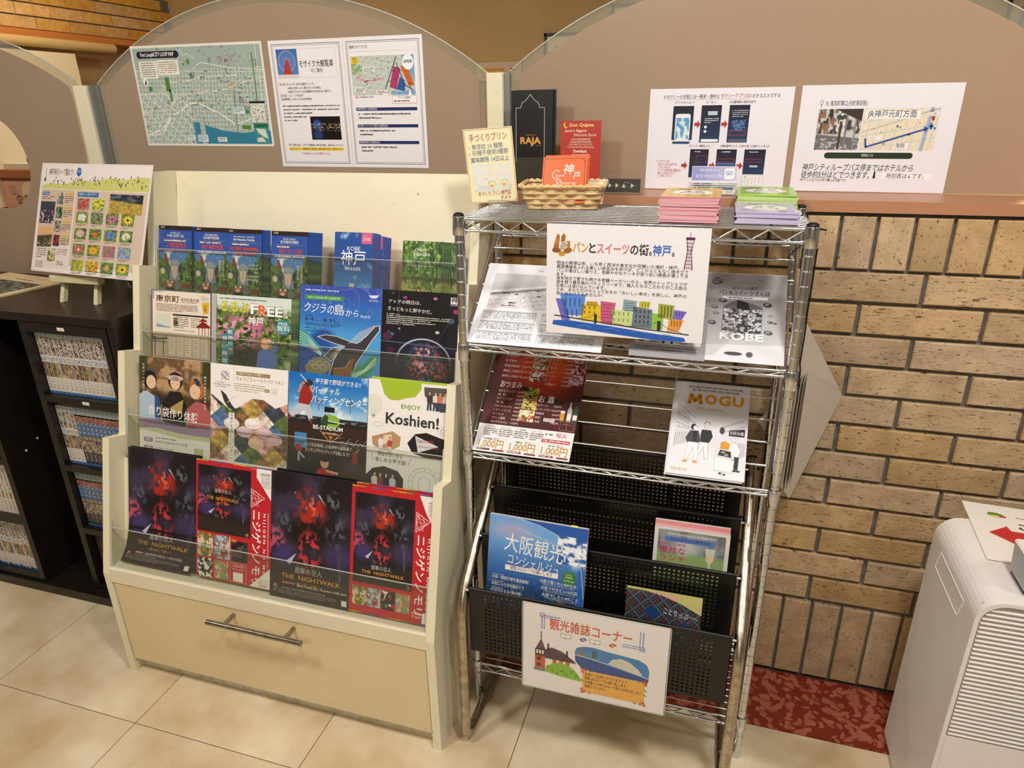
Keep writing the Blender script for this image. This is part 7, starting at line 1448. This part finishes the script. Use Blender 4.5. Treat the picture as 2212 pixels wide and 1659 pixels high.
s.P([(52, 28), (72, 44), (56, 60), (36, 44)], '1F3F70', 4); s.P([(118, 52), (138, 66), (124, 82), (104, 68)], '1F3F70', 4); s.P([(10, 20), (22, 30), (12, 42), (0, 30)], '4A3C34', 4)
s.P([(40, 0), (150, 0), (150, 34), (110, 16), (70, 4)], 'C8C07A', 5); s.P([(40, 0), (104, 0), (100, 12), (70, 4)], 'E0A8A4', 6); s.T('ことりっぷ', 78, 30, 48, 13, 'F0EEE8', 0, l=8, rot=.12); s.T('co-Trip', 124, 38, 20, 5, 'D8D4CC', l=8, rot=.12)
s.obj('tartan_guidebook', GLS, frame((-.1215, 1.160, .4545), .0, .20, 0), 'small guidebook with dark tartan cover in the front right pocket', 'book')
# magazine corner sign
s = Sheet(296, 211, 'E4DEDA', .6)
s.L([(40, 58), (40, 24), (78, 24)], 2, '6A80B8', 3); s.L([(45, 58), (45, 29), (78, 29)], 1.6, '6A80B8', 3); s.box(36, 19, 9, 9, 1.4, '6A80B8', 4); s.L([(246, 20), (246, 62)], 2, '6A80B8', 3); s.L([(240, 20), (240, 57), (206, 57)], 1.6, '6A80B8', 3); s.L([(250, 62), (206, 62)], 1.8, '6A80B8', 3); s.box(241, 57, 9, 9, 1.4, '6A80B8', 4)
s.T('観光雑誌コーナー', 56, 30, 168, 26, 'C8552E', .03, l=6)
for x, c_ in ((90, None), (126, '2A5A9C'), (150, None), (186, 'B8402E')):
    if c_: s.P([(x - 8, 66), (x + 2, 60), (x + 9, 64), (x - 1, 71)], c_, 4); s.P([(x - 3, 66), (x + 2, 63), (x + 5, 65), (x, 68)], 'E0C890', 5)
    else: s.P([(x - 10, 60), (x, 62), (x + 11, 60), (x + 11, 69), (x, 70), (x - 10, 69)], 'EDEBE4', 4); s.L([(x - 10, 60), (x, 62), (x + 11, 60), (x + 11, 69), (x, 71), (x - 10, 69), (x - 10, 60)], .8, '3A4A3C', 5); s.L([(x, 62), (x, 70)], .6, '3A4A3C', 5)
s.L([(39, 64), (39, 84)], 1, '2E2224', 4); [s.E(39, y, 2, 1.6, '2E2224', 5, 8) for y in (67, 74, 80)]; s.P([(26, 112), (39, 82), (48, 108)], '5A4656', 4); s.P([(26, 110), (48, 106), (48, 128), (26, 128)], '4A2E28', 4); [s.R(29 + i * 6, 112, 3.6, 9, 'E8E0D4', 5) for i in range(3)]; s.P([(26, 126), (48, 126), (48, 160), (26, 160)], 'B85A3A', 4); [s.R(30, y, 9, 8, '4A2E28', 5) or s.R(31, y + 1, 3, 6, 'D8D0C0', 6) or s.R(35, y + 1, 3, 6, 'D8D0C0', 6) for y in (130, 145)]; s.P([(24, 158), (50, 158), (50, 165), (24, 165)], '6A7C80', 5)
s.P([(48, 108), (62, 100), (84, 106), (110, 124), (114, 130), (48, 130)], '4E3C4C', 4); s.R(52, 92, 4, 18, '4A2E28', 4); s.R(92, 102, 4, 16, '4A2E28', 4); s.P([(48, 128), (112, 128), (110, 140), (48, 160)], 'E4D8C8', 3); [s.R(64 + i * 14, 128, 8, 12, 'B85A3A', 4) for i in range(3)]; [s.L([(50 + i * 7, 112 + i), (60 + i * 7, 128)], .4, '2E2224', 5) for i in range(8)]
s.P([(46, 164), (52, 150), (64, 140), (80, 134), (98, 138), (110, 146), (120, 158), (128, 172), (90, 170), (60, 166)], '7FB034', 6); [s.E(54 + i * 10, 150 + (i * 7) % 16, 4, 2.4, '5A8A24', 7, 8, rot=i) for i in range(7)]
bl = [(110, 100), (114, 88), (128, 82), (150, 80), (180, 84), (210, 86), (240, 88), (256, 96), (262, 110), (262, 134), (256, 148), (240, 152), (200, 146), (160, 142), (124, 136), (112, 122)]
s.P(bl, '3E7CB0', 3); s.P([(111, 106), (150, 112), (262, 132), (260, 142), (254, 149), (240, 152), (200, 146), (160, 142), (124, 136), (112, 122)], '2A4A88', 4); s.P([(112, 98), (140, 96), (170, 106), (150, 112), (112, 106)], '4A8A9C', 4)
s.P([(122, 86), (126, 86), (125, 96), (128, 106), (120, 106), (123, 96)], 'C04A4C', 5); s.P([(146, 90), (150, 88), (156, 90), (156, 106), (146, 106)], '4A5A60', 5); s.P([(180, 112), (188, 100), (204, 94), (222, 98), (240, 112), (250, 126), (220, 120)], 'D8D4C4', 5); [s.L([(184 + i * 2, 110 - i * 2.4), (244 - i * 3, 122 - i * 4.5)], .5, '3A4A50', 6) for i in range(6)]; s.L([(111, 106), (150, 110), (200, 117), (262, 130)], 1.4, 'E0DCCC', 6); [s.L([(130 + i * 14, 122 + (i * 5) % 14), (134 + i * 14, 122.6 + (i * 5) % 14)], .8, '4A6AA8', 5) for i in range(9)]
s.R(128, 140, 128, 56, 'DFA850', 5)
for i, (t_, w_) in enumerate((('皆様にご利用いただけますよう、', 90), ('閲覧はロビーでお願い致します。', 88), ('お部屋への持ち込み・外部への持ち出しはご', 118), ('遠慮下さいませ。', 44))): s.T(t_, 133, 146 + i * 10, w_, 7.4, '2A2420', .006, l=8)
for x, y in ((127, 138), (134, 139), (128, 145), (252, 140), (257, 146), (256, 139), (127, 190), (133, 194), (128, 197), (254, 192), (257, 198), (249, 197)): [s.E(x + 2 * math.cos(a), y + 2 * math.sin(a), 1.5, 1.5, 'C84A34', 7, 6) for a in [k * 1.256 for k in range(5)]]
for x, y in ((142, 139), (240, 139), (256, 160), (256, 172), (142, 196), (236, 196), (127, 165)): s.E(x, y, 2.4, 1.2, '4A7A34', 7, 8, rot=.6); s.E(x + 3, y + 2, 2.2, 1.1, '4A7A34', 7, 8, rot=-.5)
o = s.obj('magazine_corner_sign', LAM, frame((-.3222, 1.0930, .4262), .004, .045, 0), 'white laminated sign with a brick house drawing hanging on the magazine rack', 'sign')
MB().tube([(0, .0005, -.0006), (.296, .0005, -.0006), (.298, -.0025, -.0006), (.298, -.211, -.0006), (.296, -.213, -.0006), (0, -.213, -.0006), (-.002, -.211, -.0006), (-.002, -.002, -.0006), (0, .0005, -.0006)], .0011, 6).build('laminate_edge', ACRE).parent = o

# laminated poster hanging cornerwise at the right side, its front half cut off by the post
def vpoly(pts, th, mat, name, label):
    # pts: (x, y, z) corners of one vertical plane
    d = Vector((pts[1][0] - pts[0][0], pts[1][1] - pts[0][1], 0)).normalized(); nn = Vector((d.y, -d.x, 0)) * th; m = MB(); n = len(pts)
    m.add(pts + [tuple(Vector(p) + nn) for p in pts], [tuple(range(n)), tuple(range(n, 2 * n))] + [(i, (i + 1) % n, (i + 1) % n + n, i + n) for i in range(n)])
    return tag(m.build(name, mat, base=pts[0]), label, 'poster')
PBK = simple('laminated_back', 'CBC1B7', .28, coat=.4)
def hp(h, z): return (.154 + .511 * h, 1.300 + .8595 * h, z)
o = vpoly([hp(0, 1.002), hp(.231, .788), hp(.225, .774), hp(.050, .606), hp(-.062, .72), hp(-.062, .942)], .0012, PBK, 'hanging_poster', 'blank back of a laminated poster hanging cornerwise at the right of the rack')
rg = MB().tube([(.154, 1.298 + .012 * math.cos(a), 1.004 + .012 * math.sin(a)) for a in [2 * PI * i / 16 for i in range(16)]], .0008, 6, closed=True)
rg.v = [(a - .154, b - 1.300, c - 1.002) for a, b, c in rg.v]; rg = rg.build('hanging_ring', simple('brass_ring', 'B89A5A', .3, 1)); rg.parent = o
vpoly([(.111, 1.486, .712), (.200, 1.486, .835), (.225, 1.486, .730), (.176, 1.486, .62)], .0012, PBK, 'rear_poster', 'corner of a second blank poster hanging behind the rack posts')
# bundle of leaflets hanging edge-on
for i in range(6):
    w_ = 62 - i * 2; q = Sheet(w_, 205 + (i % 2) * 8, ('B8AE92', '3A3434', 'C8BFA6', '4A4440', 'AFA68C', '2A2626')[i], 1.0, side=('B8AE92', '5A4A44', 'C8BFA6', '4A4440', 'AFA68C', '8A6A50')[i])
    q.obj('hanging_leaflet', PRN, frame((.1515 + i * .0026, 1.232 + .002 * i, .900), PI / 2 - .19 + i * .006, 0, .02 * (i - 3)), '%s leaflet hanging edge-on, %s from the left at the right post' % (('tan', 'dark', 'cream', 'grey brown', 'pale olive', 'black and brown')[i], ORD[i + 1]), 'leaflet', 'leaflets hanging edge-on at the right post')
tag(MB().tube([(.1478, 1.2205, 1.146), (.1480, 1.2195, 1.08), (.1474, 1.220, 1.04), (.1482, 1.2190, 1.0), (.1476, 1.2195, .945), (.1500, 1.219, .93), (.1508, 1.219, .90)], .0016, 6).build('string', BLKP, base=(.152, 1.215, .9)), 'thin black cord running down the right front post', 'cord')
tag(MB().tube([(.128, 1.236, 1.150), (.118, 1.250, 1.136), (.108, 1.262, 1.118)], .0011, 6).tube([(.149, 1.2205, 1.176), (.158, 1.222, 1.174)], .0016, 6).tube([(.1365 + .005 * math.cos(a), 1.375, 1.1745 + .005 * math.sin(a)) for a in [2 * PI * i / 12 for i in range(12)]], .0012, 6, closed=True).build('cable_tie', BLKP, base=(.13, 1.24, 1.15)), 'black cable tie below the right front corner of the rack top', 'cable tie')

# ================================================================== BOOKCASE TOP
s = Sheet(405, 289, 'E2D8D4', 1.0, side='C8CCC0')
s.G(8, 5, 392, 280, lambda u, v: flat('E6DEDC', u), 2, 2, 0)
s.T('神戸布引ハーブ園なう!', 32, 16, 92, 17, '3A2A24', .0); s.L([(20, 14), (18, 26), (22, 34), (16, 42)], 1.2, '3A2A24'); s.E(18, 44, 4, 5, '6A5448', 4); s.E(145, 22, 9, 11.5, '2A62A8', 3); s.T('7月号', 139, 18, 12, 6.5, 'F0F4F8')
hill = [(8, 68)] + [(8 + i * 19.6, 60 - 26 * math.sin(min(1, i / 20) * 1.5) - 3 * math.sin(i * 1.1)) for i in range(21)] + [(400, 68)]
s.P(hill, 'C8C878', 3); s.R(8, 60, 392, 8, 'C8C878', 4)
for i in range(70): x = random.uniform(40, 390); y = random.uniform(38 - (x - 40) * .03, 58); s.P([(x - 2.2, y + 4), (x, y - 4), (x + 2.2, y + 4)] if i % 2 else [(x - 2, y), (x, y - 3), (x + 2, y), (x, y + 3)], random.choice(('2E5A44', '5A7A34', '8A8A34', '1E4A5A', 'B8643A')), 5)
s.R(10, 70, 128, 146, 'CDB49C', 2); s.R(142, 70, 256, 200, 'D0BBAA', 2); s.R(10, 218, 128, 60, 'DDD2CC', 2)
s.R(14, 76, 28, 9, '2A62A8', 4); s.T('7月のTopics', 16, 77.5, 24, 6, 'F0F4F8', l=7); s.R(150, 74, 76, 12, '2A62A8', 4); s.T('7月のハーブ&フラワー', 154, 76, 66, 7.5, 'F0F4F8', .01, l=7)
s.M(14, 88, 48, 2, 5, 3, '4A5AA0')
s.G(12, 102, 56, 58, lambda u, v: mix(mix(flat('3A3A50', u), flat('1E2028', u), v), flat('C8A8B8', u), sm(fbm(u, v, 12, 3, 3), .56, .68) * sm(v, .3, .5)), 36, 36, 3); s.G(12, 172, 56, 50, lambda u, v: mix(mix(flat('D8A87A', u), flat('3A3C2C', u), sm(v + .1 * u, .4, .5)), flat('B89A70', u), sm(fbm(u, v, 14, 3, 4), .6, .7) * (v > .5)), 36, 32, 3)
for i, pal in enumerate((('4A6A8C', '8AA07A', 'C8CCBC', '5A6A4A'), ('3A5A34', '6A8AA0', '8A9A5A', '2A3A24'), ('5A5A48', 'C4C0B4', '3A3A34', '8A8A70'), ('2A1A24', '5A2A34', '1A141C', '8A3A34'))): s.G(74, 78 + i * 37, 24, 30, art(i * 3.1, pal), 22, 26, 3); s.R(104, 79 + i * 37, 30, 3.4, 'C8A82C', 3); s.M(102, 86 + i * 37, 32, 4, 5, 2.6, '5A4A40')
fl = {(0, 0): ('3A4A24', 'B82A44', 'E86A7C', 0), (0, 1): ('2E4A1E', 'C8C83C', 'E0DC5A', 0), (1, 0): ('7A7A34', 'F0F0EC', 'D8D8D0', 1), (1, 1): ('4A5A2C', '8A9A4A', '4A5A80', 0), (1, 2): ('3A3428', 'C87AA8', '8A3A3C', 2), (1, 3): ('4A4A1E', 'F0D83A', '3A2A14', 2), (2, 0): ('2E4424', 'D8A0A4', 'E8C0BC', 1), (2, 1): ('2A5424', 'D85A2C', 'E8743C', 3), (2, 2): ('2E4A2C', '4A6ABC', '7A94D8', 1), (2, 3): ('26361E', 'E0DCC0', 'C8C8A0', 1), (3, 0): ('2E4A1E', 'D85A6C', 'F0B8BC', 2), (3, 1): ('2A4A1A', 'F0B82C', 'C8741C', 2), (3, 2): ('5A7A5C', 'C85A9A', 'A84A80', 0), (3, 3): ('5A7A4A', '7A8AC8', 'A8B0D8', 0), (4, 0): ('5A7A24', 'D8C83A', 'A8A82C', 0), (4, 1): ('8A9A3C', 'D8541C', 'F0C83A', 0), (4, 2): ('3E6A34', 'D88A6C', 'E0A080', 3), (4, 3): ('4A7A3C', 'F0C83A', '4A2A14', 2)}
for (r_, c_), (bg, a, b, kd) in fl.items():
    x = 152 + c_ * 55; y = 78 + r_ * 41.5 + (12 if r_ == 0 else 6)
    def ff(u, v, bg=bg, a=a, b=b, kd=kd, k=r_ * 4 + c_):
        c = foliage(u, v, bg, '6A8A3C', 'A8B870', 7, k); d_ = np.hypot(u - .5, v - .5); an = np.arctan2(v - .5, u - .5)
        if kd == 2: c = mix(c, flat(a, u), (d_ < .30 + .13 * np.cos(an * 12)) * 1.0); c = mix(c, flat(b, u), (d_ < .11) * 1.0)
        elif kd == 1: c = mix(c, flat(a, u), (d_ < .34) * sm(fbm(u, v, 12, 2, k), .3, .45)); c = mix(c, flat(b, u), (d_ < .34) * sm(fbm(u, v, 16, 2, k + 3), .5, .6))
        elif kd == 3: c = mix(c, flat(a, u), (np.hypot((u - .5) * 1.3, v - .5) < .25) * 1.0); c = mix(c, flat(b, u), (np.hypot(u - .45, v - .42) < .08) * 1.0)
        else: c = mix(c, flat(a, u), sm(fbm(u, v, 8, 3, k + 1), .5, .58)); c = mix(c, flat(b, u), sm(fbm(u, v, 11, 3, k + 5), .56, .64))
        return c
    s.G(x, y, 44, 29, ff, 38, 27, 4); s.M(x + 3, y + 31, 38, 2, 3.4, 1.8, '5A4A44')
s.G(268, 76, 116, 50, lambda u, v: mix(mix(flat('1E2428', u), flat('5A6470', u), sm(fbm(u, v, 9, 3, 2), .5, .65)), mix(flat('8A7A34', u), flat('C8AC4A', u), sm(fbm(u, v, 30, 2, 3), .4, .6)), sm(v + .15 * (1 - u), .42, .5)), 80, 34, 3)
for i, (x, y, w_, h_, pal) in enumerate(((58, 226, 30, 34, ('5A6A34', '8A9A5A', 'A87A3C', 'C8CCA0')), (112, 222, 26, 0.1, ('5A6A34',) * 4))): s.G(x, y, w_, max(h_, .2), art(i + 4.2, pal), 16, 16, 3)
s.M(14, 222, 38, 6, 5.4, 2.6, '5A4A44'); s.M(14, 262, 30, 4, 5, 2.2, '5A4A44'); s.M(92, 226, 40, 3, 6, 2.4, '7A3A44'); s.T('「年間パス」', 96, 258, 24, 5, '3A3430'); s.T('WEBで販売中', 95, 264, 28, 5, '3A3430'); s.M(200, 276, 180, 1, 4, 2, '6A5A54')
s.obj('herb_garden_poster', LAM, frame((-1.768, 1.477, 1.2490), -.098, .378, 0), 'laminated herb garden poster with flower photos leaning on a small easel', 'poster')
ez = thing('tabletop_easel', (-1.62, 1.40, .898), 'small cream wooden easel holding the herb garden poster on the bookcase', 'easel')
MB().bevbox(-1.715, -1.552, 1.366, 1.388, .9530, .9700, .001).build('ledge_bar', WOODP, ez)
for x, dx in ((-1.694, .012), (-1.578, -.008)):
    m = MB(); m.add([(x - .006, 1.366, .8985), (x + .006, 1.366, .8985), (x + .006, 1.380, .8985), (x - .006, 1.380, .8985)] + [(x + dx + a, y, 1.16) for a, y in ((-.006, 1.455), (.006, 1.455), (.006, 1.469), (-.006, 1.469))], [(0, 3, 2, 1), (4, 5, 6, 7), (0, 1, 5, 4), (1, 2, 6, 5), (2, 3, 7, 6), (3, 0, 4, 7)]); m.build('leg', WOODP, ez)
MB().tube([(-1.64, 1.545, .8985), (-1.64, 1.455, 1.15)], .006, 6).build('rear_leg', WOODP, ez)
s = Sheet(305, 300, 'E4D0A4', 5.0, side='CBB88C'); s.G(12, 70, 270, 150, lambda u, v: mix(foliage(u, v, '2E3428', '5A6650', '8A9480', 11, 3), flat('E4E6E4', u), blob(u, v, .3, .35, .16, .12, .4) * .8), 90, 50, 2); s.L([(190, 30), (206, 22), (228, 26), (214, 34), (190, 30)], .8, '5A4A34'); s.M(120, 46, 150, 1, 6, 5, '6A5638')
s.obj('open_magazine', PRN, Matrix.Translation((-2.178, 1.606, .9035)) @ Matrix.Rotation(-.15, 4, 'Z'), 'tan covered magazine lying flat on the left of the bookcase top', 'magazine')
tag(MB().tube([(-1.60, 1.52, .9015), (-1.55, 1.53, .9015), (-1.48, 1.50, .9015)], .0025, 6).build('cable', BLKP, base=(-1.55, 1.52, .9)), 'dark cable lying behind the easel', 'cable')

# ================================================================== FAR ROOM
tag(MB().tube([(-3.86, 1.3, 1.764), (-3.86, 3.925, 1.764)], .028, 16).build('roller_blind', simple('blind_tube', 'B89A68', .6), base=(-3.86, 2.6, 1.76)), 'rolled up blind under the orange trim at top left', 'blind')
MB().box(-3.862, -3.858, 2.4, 3.62, 1.0, 1.717)
tag(MB().box(-3.864, -3.858, 2.2, 3.620, .9, 1.717).build('white_board', simple('board_white', 'CDBFA6', .6), base=(-3.86, 2.9, .9)), 'pale hanging board below the rolled blind', 'board')
def pframe(x0, x1, z0, z1, lab, seed):
    t = thing('picture_frame', ((x0 + x1) / 2, 4.58, z0), lab, 'picture frame')
    MB().box(x0, x1, 4.575, 4.595, z0, z0 + .016).box(x0, x1, 4.575, 4.595, z1 - .016, z1).box(x0, x0 + .016, 4.575, 4.595, z0, z1).box(x1 - .016, x1, 4.575, 4.595, z0, z1).build('frame', BLKP, t)
    MB().box(x0 + .016, x1 - .016, 4.588, 4.598, z0 + .016, z1 - .016).build('mat_board', simple('mat_board', 'D2C4AC', .7), t)
    q = Sheet((x1 - x0) * 600, (z1 - z0) * 600, '6A7A88', .5); q.G(0, 0, q.w, q.h, art(seed, ('6A7A88', 'B8C0C8', '4A4A44', '8A9AA8')), 12, 12, 1); q.obj('picture', PRN, frame((x0 + (x1 - x0) * .2, 4.586, z1 - (z1 - z0) * .2)), parent=t)
pframe(-1.18, -.86, 1.45, 1.80, 'black framed picture on the far wall above the cream post', 1.2); pframe(-.77, -.45, 1.60, 1.937, 'black framed picture on the far wall at the top middle', 2.2); pframe(1.29, 1.62, 1.50, 1.90, 'black framed picture seen at the top right edge', 3.3)
s = Sheet(300, 110, 'B8A488', .5); s.R(34, 36, 150, 56, 'B8862C', 2); s.T('Time  Coffee', 40, 46, 130, 26, 'D8C08C', .01); s.E(240, 44, 16, 8, '4A3A2C', 3)
s.obj('coffee_sign', PRN, frame((-1.63, 4.59, 1.650)), 'beige and orange coffee sign on the far wall', 'sign')
ct = thing('serving_counter', (-3.4, 3.2, 0), 'brown serving counter seen through the round hole', 'counter')
cw = simple('counter_wood', '9C5F38', .5)
MB().box(-3.9, -3.1, 2.95, 3.6, .3, 1.06).build('counter_body', cw, ct); MB().box(-3.9, -3.08, 2.92, 3.62, 1.06, 1.10).build('counter_top', cw, ct); MB().box(-3.9, -3.1, 2.98, 3.6, 1.1005, 1.128).build('counter_tray', simple('tray', 'CFC8B8', .4), ct)
st(MB().box(-4.0, -2.9, 3.75, 3.80, 0, 1.46).build('wall_lit_panel', PALE, base=(0, 0, 0)))  # added pale panel, stands in for the lit wall behind the hole
s = Sheet(420, 300, 'DCA894', 1); s.E(210, 60, 70, 62, 'E8D4B8', 3); s.T('食器', 80, 78, 130, 56, '26201E', .04, l=6); [s.R(60 + i * 12, 20, 5, 50, '8A94A0', 4) for i in range(4)]; s.R(64, 66, 32, 8, '8A94A0', 4)
s.obj('cutlery_banner', PRN, frame((-3.86, 2.94, 1.04)), 'pink banner on the front of the serving counter', 'banner')
for i, x in enumerate((-3.70, -3.655)):
    t = thing('sauce_bottle', (x, 3.02, 1.1285), ('left', 'right')[i] + ' one of two dark sauce bottles seen through the round hole', 'bottle')
    MB().lathe([(0, 1.129), (.015, 1.129), (.016, 1.15), (.010, 1.163), (.009, 1.168)], x, 3.02, 14).build('bottle_body', simple('dark_glass', '2A2A2C', .2), t); MB().lathe([(.010, 1.168), (.011, 1.18), (0, 1.181)], x, 3.02, 14).build('cap', BLKP, t)

# paper on the air purifier
s = Sheet(297, 210, 'EDE9E2', .8, side='D8D0C4')
s.E(51, 44, 18, 8, 'DCE4E4', 3); s.E(51, 43, 15, 6, 'E8C82C', 4); s.P([(35, 40), (41, 31), (55, 32), (65, 37), (59, 42), (39, 42)], '4A8A3C', 5); s.E(62, 44, 6, 4, 'C8382C', 6, 14); s.E(57, 47, 3, 2, '7AA83C', 6, 10)
s.T('〜朝食会場〜', 84, 36, 90, 13, '1E1E22', .04); s.T('こちら', 80, 64, 120, 26, '1E1E22', .05)
s.P([(24, 112), (60, 80), (64, 96), (240, 96), (240, 130), (66, 130), (64, 146)], 'C4282A', 3)
PA = .26
s.obj('direction_notice', LAM, frame((.519, 1.433, .6040), -.066, PI / 2, 0), 'white notice with a red arrow and a salad picture on the air purifier', 'notice')
bpy.data.objects.remove(_to)
